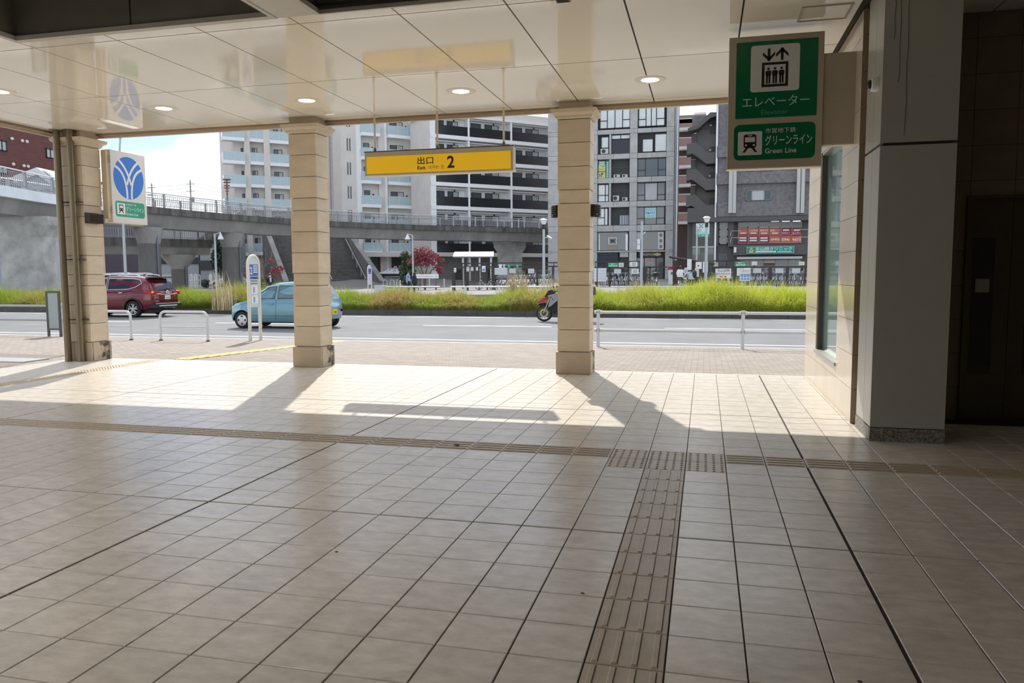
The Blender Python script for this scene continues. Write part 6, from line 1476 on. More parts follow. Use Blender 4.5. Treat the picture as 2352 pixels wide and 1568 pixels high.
low_house(360, 456, 98, 8.3, M_hw, 'white low house with navy shutters under the footbridge', [(370, 590, 398, 606, M_navw, 'shutter'), (428, 591, 455, 606, M_navw, 'shutter')])
low_house(460, 521, 97, 7.6, mat('house_grey', (.30, .31, .34), .85), 'grey low house beside the cone lamp post', [(460, 598, 490, 620, M_wfr, 'garage'), (474, 563, 485, 566, M_paper, 'window')])
M_tank = mat('gas_tank_white', (.62, .63, .62), .5)
for px in (439.5, 449.5, 484):
    p = foot(px, 88); o = thing('gas_cylinder', 'white capped gas cylinder inside the fence under the footbridge', 'cylinder', p, group='white cylinders under the footbridge')
    MB().lathe([(.0, 1.55), (.12, 1.5), (.2, 1.35), (.2, 0)], p, 12).build('tank', M_tank, o, smooth=True); MB().cyl(p + Vector((0, 0, 1.5)), p + Vector((0, 0, 1.7)), .06, 8).build('valve', M_alu, o)
for px0, px1, lb in ((374, 394, 'white panel fence beside the thick round pier'), (432, 460, 'white panel fence around the gas cylinders')):
    a, b_ = foot(px0, 84), foot(px1, 84); o = thing('panel_fence', lb, 'fence', a, group='white panel fences under the footbridge'); u = b_ - a
    for k in range(6): q = a + u * (k / 5); MB().cyl(q, q + Vector((0, 0, 1.5)), .05, 6).build('picket', M_wp, o)
    for z in (.3, .9, 1.45): MB().tube([a + Vector((0, 0, z)), b_ + Vector((0, 0, z))], .05, 6).build('rail', M_wp, o)
# ================================================================ plaza furniture
M_lpole = mat('lamp_pole_grey', (.40, .43, .45), .4, .4); M_lhead = mat('lamp_head_white', (.66, .68, .69), .4)
def cone_lamp(px, D, ytop, side, label):
    p = foot(px, D); zt = far(px, ytop, D).z
    o = thing('cone_lamp_post', label, 'lamp', p, group='cone-hatted lamp posts')
    MB().cyl(p, (p.x, p.y, zt - .1), .085, 10, .06).build('pole', M_lpole, o, smooth=True)
    c = Vector((p.x + side * .42, p.y, zt)); MB().tube([(p.x, p.y, zt - .12), (p.x + side * .25, p.y, zt - .05), c], .035, 6).build('arm', M_lpole, o)
    MB().lathe([(.0, .05), (.24, -.42), (.22, -.44), (.0, -.40)], c, 4 if side > 0 else 18).build('hat', M_lhead, o)
cone_lamp(497, 50, 534, 1, 'grey lamp post with cone hat beside the dark round pier')
cone_lamp(949, 62, 537, -1, 'grey lamp post with cone hat rising through the red maple')
def lantern(px, D, ytop, label, cctv=False):
    p = foot(px, D); zt = far(px, ytop, D).z; o = thing('lantern_post', label, 'lamp', p, group='lantern-headed lamp posts')
    MB().cyl(p, (p.x, p.y, zt - .75), .12, 12, .09).build('pole', M_lpole, o, smooth=True)
    q = (p.x, p.y, zt)
    MB().lathe([(.0, .02), (.16, 0), (.27, -.09), (.27, -.13), (.19, -.14)], q, 18).build('cap', M_lhead, o, smooth=True)
    MB().lathe([(.19, -.14), (.21, -.2), (.13, -.42)], q, 18).build('glass', mat('lantern_glass', (.70, .70, .66), .3), o, smooth=True)
    MB().lathe([(.13, -.42), (.10, -.5), (.13, -.58), (.10, -.76)], q, 14).build('collar', M_bronze, o, smooth=True)
    if cctv:
        z = far(px, 546, D).z; MB().tube([(p.x, p.y, z), (p.x + .3, p.y - .05, z + .02)], .03, 6).build('camera_arm', M_lhead, o); MB().cyl((p.x + .28, p.y - .05, z + .12), (p.x + .62, p.y - .3, z - .06), .07, 8).build('camera', M_lhead, o)
lantern(1249, 56, 502, 'lantern lamp post with a white security camera', True)
lantern(1621, 55, 497, 'lantern lamp post beside the clinic direction sign')
p = foot(1473, 55); zt = far(1473, 508, 55).z
o = thing('control_pole', 'plain grey pole with two white boxes before the office windows', 'pole', p); MB().cyl(p, (p.x, p.y, zt), .11, 10, .08).build('pole', M_lpole, o, smooth=True)
for y0_, y1_ in ((549, 560), (562, 573)): MB().box(p.x - .30, p.x - .10, p.y - .22, p.y + .02, far(1473, y1_, 55).z, far(1473, y0_, 55).z).build('control_box', M_lhead, o)
MB().tube([(p.x + .1, p.y, far(1473, 537, 55).z), (p.x + .26, p.y - .1, far(1473, 533, 55).z)], .04, 6).build('bracket', M_lhead, o)
# clinic direction sign
p = foot(1599, 60); F = Facade(1614, 60, 0); r = F.rect(PX, 1598.5, 513, 1629.5, 544)
o = thing('direction_sign', 'white clinic direction sign with green base strip on grey pole', 'sign', p); MB().cyl(p, (p.x, p.y, r[3] - .2), .07, 8).build('pole', M_lpole, o)
b = MB(); F.box(b, *r, .1, .16); b.build('board', mat('sign_pale_blue', (.52, .66, .68), .4), o); b = MB(); H_ = r[3] - r[2]; F.box(b, r[0], r[1], r[2], r[2] + H_ * .2, .16, .17); b.build('green_strip', M_gr2, o)
write(r, .175, '港北', M_gr2, o, (.06, .42), (.40, .58), .0, F); write(r, .175, 'クリニック', M_mark, o, (.1, .9), (.23, .38), 0, F); write(r, .175, 'この先', M_paper, o, (.2, .85), (.03, .17), .02, F)
for k in range(4):
    a = R(45 + 90 * k); cxx, czz = (r[0] + r[1]) / 2 - .12, r[2] + H_ * .8; b = MB(); b.prism([(0, 0), (.16, .05), (.22, 0), (.16, -.05)], F.P(cxx, czz, .165), F.u * math.cos(a) + Vector((0, 0, math.sin(a))), -F.u * math.sin(a) + Vector((0, 0, math.cos(a))), F.n * .006); b.build('emblem_leaf', M_mark, o)
# tall street lamp behind the logo sign
p = foot(289, 53); zt = far(277, 345, 53).z
o = thing('street_lamp', 'tall grey street lamp rising behind the blue logo sign', 'lamp', p); MB().cyl(p, (p.x, p.y, zt), .11, 10, .07).build('pole', M_lpole, o, smooth=True)
h2 = far(276, 318, 53); MB().tube([(p.x, p.y, zt), (h2.x, h2.y, h2.z)], .06, 8).build('neck', M_lpole, o); e = far(264, 312, 53); MB().obox(h2 + Vector((-.05, -.12, 0)), e - h2, (0, .3, 0), (0, 0, .12)).build('head', M_lpole, o)
# utility poles and wires far away
poles = []
for px, ytop, D in ((358, 421, 170), (446, 413, 175), (529, 411, 95)):
    p = foot(px, D); t_ = far(px, ytop, D)
    if px < 500:
        o = thing('utility_pole', {358: 'distant utility pole with a transformer below the clouds', 446: 'distant utility pole with cross-arms beside the apartment tower'}[px], 'pole', p, group='distant utility poles'); m_ = mat('pole_grey', (.20, .20, .21), .8)
        MB().cyl(p, (p.x, p.y, t_.z), .22, 8, .13).build('pole', m_, o)
        for dz in (1.0, 2.6): MB().box(p.x - 1.1, p.x + 1.1, p.y - .06, p.y + .06, t_.z - dz, t_.z - dz + .14).build('cross_arm', m_, o)
        MB().cyl((p.x + .5, p.y, t_.z - 5), (p.x + .5, p.y, t_.z - 3.8), .35, 10).build('transformer', m_, o)
        poles.append(t_)
    else:
        o = thing('totem_pole', 'rusty slim pole with stacked collars above the bridge rail', 'pole', p); m_ = mat('rust_red', (.28, .14, .11), .7)
        MB().cyl(p, (p.x, p.y, t_.z - 2.2), .14, 8).build('pole', mat('pole_mauve', (.30, .27, .27), .7), o)
        for k in range(6): MB().cyl((p.x, p.y, t_.z - .12 - .35 * k), (p.x, p.y, t_.z - .35 * k), .5 - .07 * k, 10).build('collar', m_, o)
        MB().cyl((p.x, p.y, t_.z - 2.2), (p.x, p.y, t_.z), .08, 8).build('tip', m_, o)
for i, (dy, lb) in enumerate(((0, 'upper power line sagging between the distant poles'), (9, 'middle power line sagging between the distant poles'), (17, 'lower power line sagging between the distant poles'))):
    pts = [far(331, 432 + dy * .8, 160), far(358, 428 + dy, 170), far(402, 427 + dy, 172), far(446, 419 + dy, 175), far(500, 432 + dy, 170), far(560, 436 + dy, 160)]
    o = MB().tube(smooth_path(pts, 4), .035, 4).build('power_line', M_wfr); tag(o, lb, 'wire', 'distant power lines')
# bus shelter canopy
F = Facade(1090, 70, 14); r = F.rect(PX, 1043, 577, 1134, 589); o = thing('shelter', 'long white curved shelter roof on slim posts', 'shelter', F.P(r[0], G(-20, 66)))
M_shl = mat('shelter_roof', (.38, .37, .345), .4)
rows = []
for k in range(9): t = k / 8; rows.append([F.P(a, r[2] + (r[3] - r[2]) * (1 - (1 - t) ** 2) * 1.0, 1.2 - 2.4 * t) for a in (r[0], r[1])])
b = MB(); b.grid(rows); b.grid([[q - Vector((0, 0, .07)) for q in rw] for rw in rows]); b.build('roof', M_shl, o, fix=False)
b = MB(); F.box(b, r[0], r[1], r[2] - .12, r[2], .9, 1.2); b.build('front_edge', M_gwall, o)
for px in (1064, 1102, 1128): a = F.sz(px, 620)[0]; MB().cyl(F.P(a, G(-18, 68) - .1, .3), F.P(a, r[2] + .1, .3), .09, 8).build('post', M_railw, o)
# benches
F = Facade(980, 68, 14)
for x0_, x1_, y_, lb in ((953, 1006, 632, 'upper white slab bench beneath the red maple'), (953, 1008, 637, 'lower white slab bench beneath the red maple')):
    z = F.sz(980, y_)[1]; a0, a1 = F.sz(x0_, y_)[0], F.sz(x1_, y_)[0]; dd = 0 if y_ > 634 else -.7; o = thing('slab_bench', lb, 'bench', F.P(a0, G(-25, 65), dd), group='white slab benches by the maple')
    b = MB(); F.box(b, a0, a1, z - .07, z + .09, dd, dd + .5); b.build('seat', M_aptw, o)
    for a in (a0 + .3, a1 - .3): b = MB(); F.box(b, a, a + .12, G(-25, 65) - .3, z - .07, dd + .1, dd + .4); b.build('leg', M_gwall, o)
p = foot(600, 47); o = thing('slab_bench', 'white slab bench behind the bus stop post', 'bench', p, group='white slab benches by the maple'); a = far(546, 640, 54); b_ = far(612, 640, 54)
MB().obox((a.x, a.y, .22), (b_.x - a.x, b_.y - a.y, 0), (-.2, .5, 0), (0, 0, .16)).build('seat', M_aptw, o); o.location = (a.x, a.y, -.12); o.children[0].location = (0, 0, 0)
for me_ in [o.children[0]]:
    dlt = Vector((p.x, p.y, p.z)) - Vector((a.x, a.y, -.12)); me_.data.transform(Matrix.Translation(dlt))
for t in (.1, .9): q = a + (b_ - a) * t; MB().box(q.x - .1, q.x + .1, q.y, q.y + .3, -.2, .22).build('leg', M_gwall, o)

# ---------------------------------------------------------------- trees
def leaf_mat(name, c1, c2):
    m = mat(name, c1, .6, var=0); t = m.node_tree; b = t.nodes['Principled BSDF']; g = t.nodes.new('ShaderNodeNewGeometry'); r_ = t.nodes.new('ShaderNodeMix'); r_.data_type = 'RGBA'
    r_.inputs[6].default_value = (*c1, 1); r_.inputs[7].default_value = (*c2, 1); t.links.new(g.outputs['Random Per Island'], r_.inputs[0]); t.links.new(r_.outputs[2], b.inputs['Base Color']); return m
M_bark = mat('bark', (.13, .10, .085), .9, var=.2, scale=5)
def leaves(blobs, n, size):
    b = MB(); v = []; f = []
    for _ in range(n):
        c, r = random.choices(blobs, [q[1][0] * q[1][2] for q in blobs])[0]
        d = Vector((random.gauss(0, 1), random.gauss(0, 1), random.gauss(0, 1))).normalized() * (random.random() ** .4); p = Vector(c) + Vector((d.x * r[0], d.y * r[1], d.z * r[2]))
        a = Vector((random.gauss(0, 1), random.gauss(0, 1), random.gauss(0, .5))).normalized(); e = a.orthogonal().normalized(); s_ = size * random.uniform(.6, 1.3); i = len(v)
        v += [p - a * s_, p + e * s_ * .55, p + a * s_, p - e * s_ * .55]; f.append((i, i + 1, i + 2, i + 3))
    b.add(v, f); return b
def tree(name, label, px, D, trunk_pts, blobs, n, size, ml, rt=.12, twigs=()):
    p = foot(px, D); o = thing(name, label, 'tree', p)
    u = Vector((_c, _s, 0)); w = Vector((-_s, _c, 0)); T = lambda x, z, d=0: p + u * x + w * d + Vector((0, 0, z))
    tb = MB()
    for pts, r in trunk_pts: tb.tube([T(*q) for q in pts], [r * (1 - .6 * k / (len(pts) - 1)) for k in range(len(pts))], 7)
    tb.build('trunk', M_bark, o, smooth=True)
    if twigs:
        tw_ = MB()
        for pts in twigs: tw_.tube([T(*q) for q in pts], .02, 4)
        tw_.build('twigs', mat('twig_grey', (.22, .18, .175), .9), o)
    if n:
        lo = leaves([(T(x, z, d), r) for (x, z, d), r in blobs], n, size).build('foliage', ml, o, fix=False); lo['kind'] = 'stuff'
    return o
M_maple = leaf_mat('maple_red', (.17, .018, .03), (.30, .05, .06)); M_ever = leaf_mat('evergreen', (.018, .045, .018), (.05, .10, .035)); M_olive = leaf_mat('shrub_olive', (.14, .17, .05), (.26, .28, .10))
tree('red_maple', 'spreading red maple tree beside the plaza benches', 976, 70, [([(0, 0), (-.1, 1.2), (-.5, 2.6), (-.8, 3.3)], .10), ([(0, .4), (.1, 1.6), (.5, 2.8)], .09), ([(.05, .9), (.6, 1.7), (1.3, 2.4)], .06), ([(-.1, 1.1), (-.9, 2.3)], .05)],
     [((-.2, 3.3, 0), (1.1, .9, .65)), ((.55, 2.9, .1), (.9, .8, .55)), ((-1.0, 2.5, 0), (.7, .6, .35)), ((1.35, 2.7, 0), (.45, .4, .3)), ((1.1, 2.0, 0), (.65, .5, .35)), ((.0, 2.4, .2), (1.0, .6, .4)), ((1.4, 1.6, 0), (.35, .3, .25)), ((-.6, 3.0, 0), (.8, .7, .5))], 2600, .085, M_maple)
tree('evergreen_tree', 'dark conical evergreen growing behind the red maple', 938, 76, [([(0, 0), (0, 3)], .1)], [((0, .9, 0), (1.0, .8, .7)), ((-.1, 1.9, 0), (.9, .8, .8)), ((.3, 2.6, 0), (.8, .7, .7)), ((-.3, 3.2, 0), (.55, .5, .5))], 2200, .12, M_ever)
tw = [[(0, 2.0), (-.7, 2.6), (-1.3, 2.7)], [(0, 1.8), (-.8, 1.95), (-1.7, 2.3)], [(-.1, 2.1), (-.4, 3.0), (-.5, 3.4)], [(.1, 2.3), (.2, 3.2), (.1, 3.7)], [(.1, 2.2), (.6, 2.9), (.7, 3.5)], [(-.5, 1.9), (-1.1, 1.7), (-1.7, 1.75)], [(0, 2.5), (-.2, 3.1), (-.7, 3.5)], [(.3, 2.4), (.9, 2.7), (1.5, 2.6)]]
tree('bare_maple', 'half bare maple with last red leaves beside the concrete stair wall', 607, 62, [([(0, 0), (0, 1.2), (.05, 2.4)], .08), ([(.0, 1.3), (.6, 1.8), (1.1, 2.2)], .05), ([(0, 1.2), (-.6, 1.8)], .05)],
     [((1.0, 1.9, 0), (.7, .5, .35)), ((.5, 1.4, 0), (.55, .4, .22)), ((.55, 2.7, 0), (.4, .4, .2)), ((-.9, 2.2, 0), (.45, .4, .25)), ((1.4, 2.1, 0), (.3, .3, .2))], 620, .075, M_maple, twigs=tw)
tree('olive_shrub', 'yellow-green shrub behind the man in the suit', 599, 60, [([(0, 0), (0, .8)], .04)], [((0, .9, 0), (.35, .3, .7)), ((.2, .5, 0), (.4, .3, .4))], 420, .10, M_olive)
tree('olive_shrub', 'yellow-green shrub at the foot of the evergreen', 950, 73, [([(0, 0), (0, .5)], .04)], [((0, .6, 0), (.45, .4, .45)), ((.4, .4, 0), (.35, .3, .3))], 320, .10, M_olive)
tree('round_shrub', 'dark clipped shrub beside the white fence under the bridge', 472, 86, [([(0, 0), (0, .4)], .04)], [((0, .5, 0), (.6, .5, .5))], 420, .10, M_ever)
tree('dark_tree', 'dark evergreen mass behind the cone lamp post', 508, 92, [([(0, 0), (0, 4)], .12)], [((0, 3.2, 0), (1.2, 1, 1.8)), ((0, 5, 0), (.8, .7, 1))], 1500, .16, M_ever)

# ---------------------------------------------------------------- parked vehicles beyond
M_sil = mat('paint_silver', (.36, .40, .41), .25, .5, coat=.5); M_whit = mat('paint_white', (.68, .70, .71), .25, coat=.5)
SED = [(2.35, .45, .62, .55), (2.25, .3, .72, .75), (2.0, .25, .80, .85), (1.4, .24, .92, .89), (.9, .24, .97, .89), (-.6, .24, .99, .89), (-1.5, .26, 1.02, .88), (-2.2, .32, .98, .84), (-2.38, .42, .84, .74)]
SEDG = [(1.1, .95, .80, .72), (.5, 1.30, .80, .62), (.1, 1.42, .80, .60), (-.6, 1.43, .80, .60), (-1.1, 1.32, .80, .62), (-1.75, 1.03, .78, .68)]
SEDT = dict(hw=.89, side=[[(.75, 1.03), (-.15, 1.03), (-.15, 1.36), (.18, 1.36)], [(-.25, 1.03), (-1.25, 1.05), (-.95, 1.30), (-.6, 1.36), (-.25, 1.36)]], handles=[(.1, .86), (-.9, .88)], seams=[[(-.2, 1.0), (-.2, .4)]], mirror=(.75, 1.05), front=[(1.08, -.65, 1.0), (1.08, .65, 1.0), (.5, .55, 1.30), (.5, -.55, 1.30)], rear=[(-1.74, -.65, 1.05), (-1.74, .65, 1.05), (-1.12, .55, 1.32), (-1.12, -.55, 1.32)])
p = foot(902, 98)
M_pol = mat('police_white', (.72, .75, .77), .25, coat=.5)
pc, cab = car('police_car', 'black and white patrol car with red roof light bar', 'car', (p.x, p.y, p.z), R(180 + 20), SED, SEDG, (1.4, -1.4), .32, .9, .2, M_pol, M_cglass, 'spoke', SEDT, .87)
lb_ = MB().box(-.55, -.20, -.55, .55, 1.50, 1.58).build('light_bar_base', M_pol, pc, world=False); MB().box(-.52, -.23, -.5, .5, 1.58, 1.72).build('light_bar', M_red, pc, world=False)
for s in (1, -1):
    MB().box(-2.15, 2.05, s * .885 - .012, s * .885 + .012, .36, .70).build('black_side', M_arch, pc, world=False); MB().box(-2.42, -2.26, min(s * .45, s * .82), max(s * .45, s * .82), .78, .90).build('tail_lamp', M_red, pc, world=False)
p = foot(508, 84); sv, _ = car('silver_car', 'silver saloon car behind the dark round pier', 'car', (p.x + 1.0, p.y + .3, p.z), R(180), SED, SEDG, (1.4, -1.4), .32, .9, .2, M_sil, M_cglass, 'spoke', SEDT, .87)
VAN = [(1.70, .35, .80, .6), (1.6, .25, .95, .68), (1.3, .22, 1.0, .72), (-1.5, .22, 1.0, .73), (-1.66, .3, .95, .70)]
VANG = [(1.45, 1.0, .70, .62), (.95, 1.55, .70, .60), (.6, 1.76, .70, .60), (-1.3, 1.80, .70, .60), (-1.56, 1.70, .69, .59), (-1.64, 1.0, .69, .62)]
VANT = dict(hw=.73, side=[[(.95, 1.04), (.1, 1.04), (.1, 1.64), (.62, 1.62)], [(0, 1.04), (-1.4, 1.04), (-1.35, 1.66), (0, 1.66)]], handles=[(.2, .85), (-.5, .85)], seams=[[(.05, 1.0), (.05, .4)]], mirror=(.95, 1.1), front=[(1.43, -.6, 1.05), (1.43, .6, 1.05), (.97, .54, 1.55), (.97, -.54, 1.55)], rear=[(-1.65, -.56, 1.05), (-1.65, .56, 1.05), (-1.60, .5, 1.65), (-1.60, -.5, 1.65)])
for px, lb in ((264, 'white box van parked behind the slim lamp pole'), (306, 'white box van parked beside the thick round pier')):
    p = foot(px, 71 if px < 280 else 66); vn, _ = car('white_van', lb, 'van', (p.x, p.y, p.z), R(180 + 8), VAN, VANG, (1.15, -1.15), .28, .7, .15, M_whit, M_cglass, 'cap', VANT, .71, group='white vans parked under the bridge')
    for s in (1, -1): MB().box(-1.67, -1.60, min(s * .55, s * .70), max(s * .55, s * .70), .75, 1.25).build('tail_lamp', M_red, vn, world=False)

# ---------------------------------------------------------------- bicycle park
M_brn = mat('fence_brown', (.040, .030, .026), .6); M_slat = mat('panel_slat_white', (.60, .63, .67), .5)
YF = 58.5; FF = Facade(1300, 1, 0); FF.p = Vector((0, YF, 0))
def fence(px0, px1, ytop, posts, label, Y=YF, slats=None, h2=None):
    F_ = Facade(1300, 1, 0); F_.p = Vector((0, Y, 0)); a0, a1 = F_.sz(px0, 630)[0], F_.sz(px1, 630)[0]; zt = F_.sz((px0 + px1) / 2, ytop)[1]
    o = thing('park_fence', label, 'fence', (a0, Y, G(a0, Y)), group='brown steel fence of the bicycle park')
    MB().box(a0, a1, Y - .05, Y + .05, zt - .08, zt + .02).build('top_rail', M_brn, o)
    for px, w in posts: a = F_.sz(px, 630)[0]; MB().box(a - w / 2, a + w / 2, Y - w / 2, Y + w / 2, G(a, Y) - .1, zt).build('post', M_brn, o)
    if slats:
        b0, b1 = F_.sz(slats[0], 630)[0], F_.sz(slats[1], 630)[0]; z0 = G(b0, Y) + .35
        for k in range(12): z = z0 + (zt - .15 - z0) * k / 11; MB().box(b0, b1, Y + .02, Y + .05, z - .022, z + .022).build('slat', M_brn, o)
    return o
fence(1041, 1286, 611.5, ((1042, .22), (1072, .24), (1100, .09), (1119, .09), (1134, .24), (1177, .14), (1234, .14), (1270, .14)), 'brown steel fence with thin slats beside the maple', slats=(1046, 1130))
fence(1366, 1532, 613, ((1371, .12), (1400, .1), (1444, .1), (1481, .3), (1493, .1)), 'brown steel fence carrying white boards before the office')
fence(1637, 1862, 612, ((1639, .26), (1688, .24), (1718, .12), (1769, .24), (1808, .2), (1849, .12)), 'brown steel fence carrying station boards before the clinic')
fence(1060, 1286, 603, ((1062, .06), (1130, .06), (1200, .06), (1272, .06)), 'rear brown fence rail behind the seeding grass', Y=66)
fence(1366, 1470, 600, ((1368, .06), (1420, .06), (1468, .06)), 'rear brown fence rail before the navy shutter', Y=66)
fence(1637, 1700, 598, ((1638, .06), (1668, .06), (1698, .06)), 'rear brown fence rail before the glass block window', Y=66)
p = foot(1562, 60); o = thing('gate_canopy', 'dark sloping canopy rail over the bicycle park gate', 'canopy', p)
MB().tube([far(1538, 590, 60), far(1640, 606, 57)], .09, 6).build('rail', M_brn, o)
for px, D in ((1551, 60), (1590, 58.6)): q = foot(px, D); MB().box(q.x - .2, q.x + .2, q.y, q.y + .2, q.z - .1, far(px, 598, D).z).build('post', mat('gate_brown', (.07, .03, .028), .6), o)
q = foot(1583, 58.4); MB().box(q.x - .16, q.x + .16, q.y - .2, q.y, far(1583, 620, 58.4).z, far(1583, 595, 58.4).z).build('white_panel', M_paper, o)
M_sgr = mat('flag_green', (.0, .26, .13), .5)
def board(cv, x0_, y0_, x1_, y1_, label, kind='plain', d=.08, name='fence_board', group='boards on the bicycle park fence', m_=None, FFF=None):
    F_ = FFF or FF; r = F_.rect(cv, x0_, y0_, x1_, y1_); a0, a1, z0, z1 = r
    o = thing(name, label, 'sign', F_.P(a0, z0, d), group=group)
    if kind == 'slat':
        n = 5
        for k in range(n): b = MB(); F_.box(b, a0, a1, z0 + (z1 - z0) * k / n + .012, z0 + (z1 - z0) * (k + 1) / n, d, d + .04); b.build('slat', M_slat, o)
        b = MB(); F_.box(b, a0, a1, z0, z1, d - .02, d); b.build('backing', M_mark, o)
    else: b = MB(); F_.box(b, a0, a1, z0, z1, d, d + .04); b.build('board', m_ or M_paper, o)
    return o, r
Q4 = cvt(1040, 580, .11054)
for q_, lb in (((35, 315, 82, 410), 'small white notice at the first fence post'), ((298, 298, 345, 390), 'small white notice beside the thick second fence post'), ((390, 300, 435, 380), 'small white notice on the slatted fence with black print'), ((490, 300, 533, 372), 'small bluish notice on the slatted fence')):
    d_b = .11 if 'post' in lb else .08; o, r = board(Q4, *q_, lb, d=d_b); lines(r, d_b + .041, (.25, .7), M_mark, o, (.25, .75), .12, FF)
o, r = board(Q4, 612, 275, 688, 400, 'white notice with a blue picture on the slatted fence'); lines(r, .121, (.35,), M_tblue, o, (.15, .85), .4, FF)
board(Q4, 880, 318, 1142, 462, 'wide white slatted board on the brown fence', 'slat', d=.135); board(Q4, 1183, 332, 1312, 425, 'small white slatted board beside the widest one', 'slat'); board(Q4, 1570, 333, 1700, 433, 'small white slatted board behind the plume grass', 'slat')
board(Q4, 968, 245, 1025, 315, 'white paper notice above the wide slatted board'); board(Q4, 1060, 245, 1085, 315, 'narrow white notice above the wide slatted board')
for x in (1152, 1325):
    o, r = board(Q4, x, 228, x + 48, 320, 'narrow green flag sign between the white boards' if x < 1200 else 'narrow green flag sign above the parked bicycles', m_=M_sgr, name='flag_sign'); lines(r, .121, (.3, .55), M_paper, o, (.25, .75), .12, FF)
board(Z1, 128, 545, 325, 850, 'tall white slatted board next to the lamp-bearing pillar', 'slat'); board(Z1, 40, 545, 108, 850, 'narrow tall white slatted board at the pillar edge', 'slat'); board(Z1, 500, 565, 655, 670, 'small white slatted board among the bicycles before the office', 'slat')
for q_, lb in (((890, 562, 1050, 672), 'white printed board low on the fence beside the boxed pole'), ((862, 405, 1020, 512), 'white printed board high on the fence beside the boxed pole'), ((605, 425, 712, 520), 'white lined notice next to the green board before the shop door')):
    o, r = board(Z1, *q_, lb); lines(r, .121, (.25, .5, .75), M_mark, o, (.2, .8), .1, FF)
for cv, q_, lb in ((Z1, (360, 425, 592, 522), 'green season-ticket board before the navy shutter'), (Z3, (820, 88, 1042, 182), 'green season-ticket board before the clinic')):
    o, r = board(cv, *q_, lb, m_=M_sgr, name='green_board'); write(r, .125, '定期利用', M_paper, o, (.08, .92), (.10, .48), .03, FF); lines(r, .121, (.74,), M_paper, o, (.1, .9), .06, FF); write(r, .125, 'Lm', M_paper, o, (.3, .55), (.62, .92), .04, FF)
o, r = board(Z3, 445, 225, 748, 410, 'white bicycle park name board of the station', d=.14, name='name_board'); M_pr = mat('print_red', (.55, .12, .12), .5)
write(r, .185, '北山田駅', M_mark, o, (.12, .92), (.66, .95), .02, FF); write(r, .185, '自転車駐車場', M_mark, o, (.08, .92), (.36, .58), .0, FF); lines(r, .181, (.18,), M_pr, o, (.28, .48), .14, FF); lines(r, .181, (.18,), M_pr, o, (.58, .72), .14, FF)
o, r = board(Z3, 918, 210, 1120, 460, 'white information poster with blue pictures on the fence', d=.14, name='info_poster'); lines(r, .181, (.93,), M_mark, o, (.08, .35), .03, FF); lines(r, .181, (.84, .78, .72, .66), M_mark, o, (.15, .9), .012, FF); lines(r, .181, (.50,), M_bblue, o, (.05, .95), .05, FF)
for x in (.08, .38, .68): lines(r, .181, (.37, .15), M_tblue, o, (x, x + .24), .16, FF)
board(Z3, 860, 212, 915, 360, 'narrow white board behind the information poster')
for x0_, lb in ((1175, 'first white slatted board beside the information poster'), (1600, 'middle white slatted board before the clinic canopy'), (1922, 'last white slatted board before the cream wall')): board(Z3, x0_, 222, x0_ + 155, 310, lb, 'slat')
F6 = Facade(1300, 1, 0); F6.p = Vector((0, 66.3, 0))
for q_, lb, m_ in (((1145, 88, 1250, 160), 'white notice in the clinic window row', None), ((430, 100, 500, 182), 'cream notice beside the glass block window', mat('paper_cream', (.62, .58, .45), .6)), ((2055, 90, 2162, 160), 'white notice with a yellow picture before the clinic', None)):
    o, r = board(Z3, *q_, lb, m_=m_, FFF=F6); b = MB(); F6.box(b, (r[0] + r[1]) / 2 - .04, (r[0] + r[1]) / 2 + .04, G(r[0], 66.2) - .1, r[2] + .05, .02, .08); b.build('stand', M_brn, o); lines(r, .121, (.5,), M_py, o, (.2, .8), .4, F6) if 'yellow' in lb else None
for q_, lb in (((70, 95, 185, 230), 'white notice board with a dark square by the gate'), ((205, 92, 302, 300), 'tall white notice board behind the lantern post'), ((55, 212, 132, 380), 'pale blue framed board by the gate')):
    d_b = .55 if 'blue' in lb else .3; o, r = board(Z3, *q_, lb, m_=M_pan if 'blue' in lb else None, d=d_b); b = MB(); FF.box(b, r[0], r[1], G(0, 58) - .1, r[2] + .02, d_b - .03, d_b + .01); b.build('stand', M_brn, o)
    if 'dark' in lb: lines(r, d_b + .041, (.45,), M_ink, o, (.3, .5), .2, FF)
    else: lines(r, d_b + .041, (.8, .6, .4), M_mark, o, (.2, .8), .03, FF)
M_frb = [mat('bike_black', (.02, .02, .022), .3, coat=.4), mat('bike_silver', (.45, .46, .47), .25, .8), mat('bike_wine', (.25, .02, .04), .3, coat=.4), mat('bike_white', (.6, .62, .6), .3, coat=.4), mat('bike_green', (.03, .16, .10), .3, coat=.4)]
M_bask = mat('basket_wire', (.16, .16, .16), .4, .7); M_sadd = mat('saddle_black', (.02, .02, .02), .7)
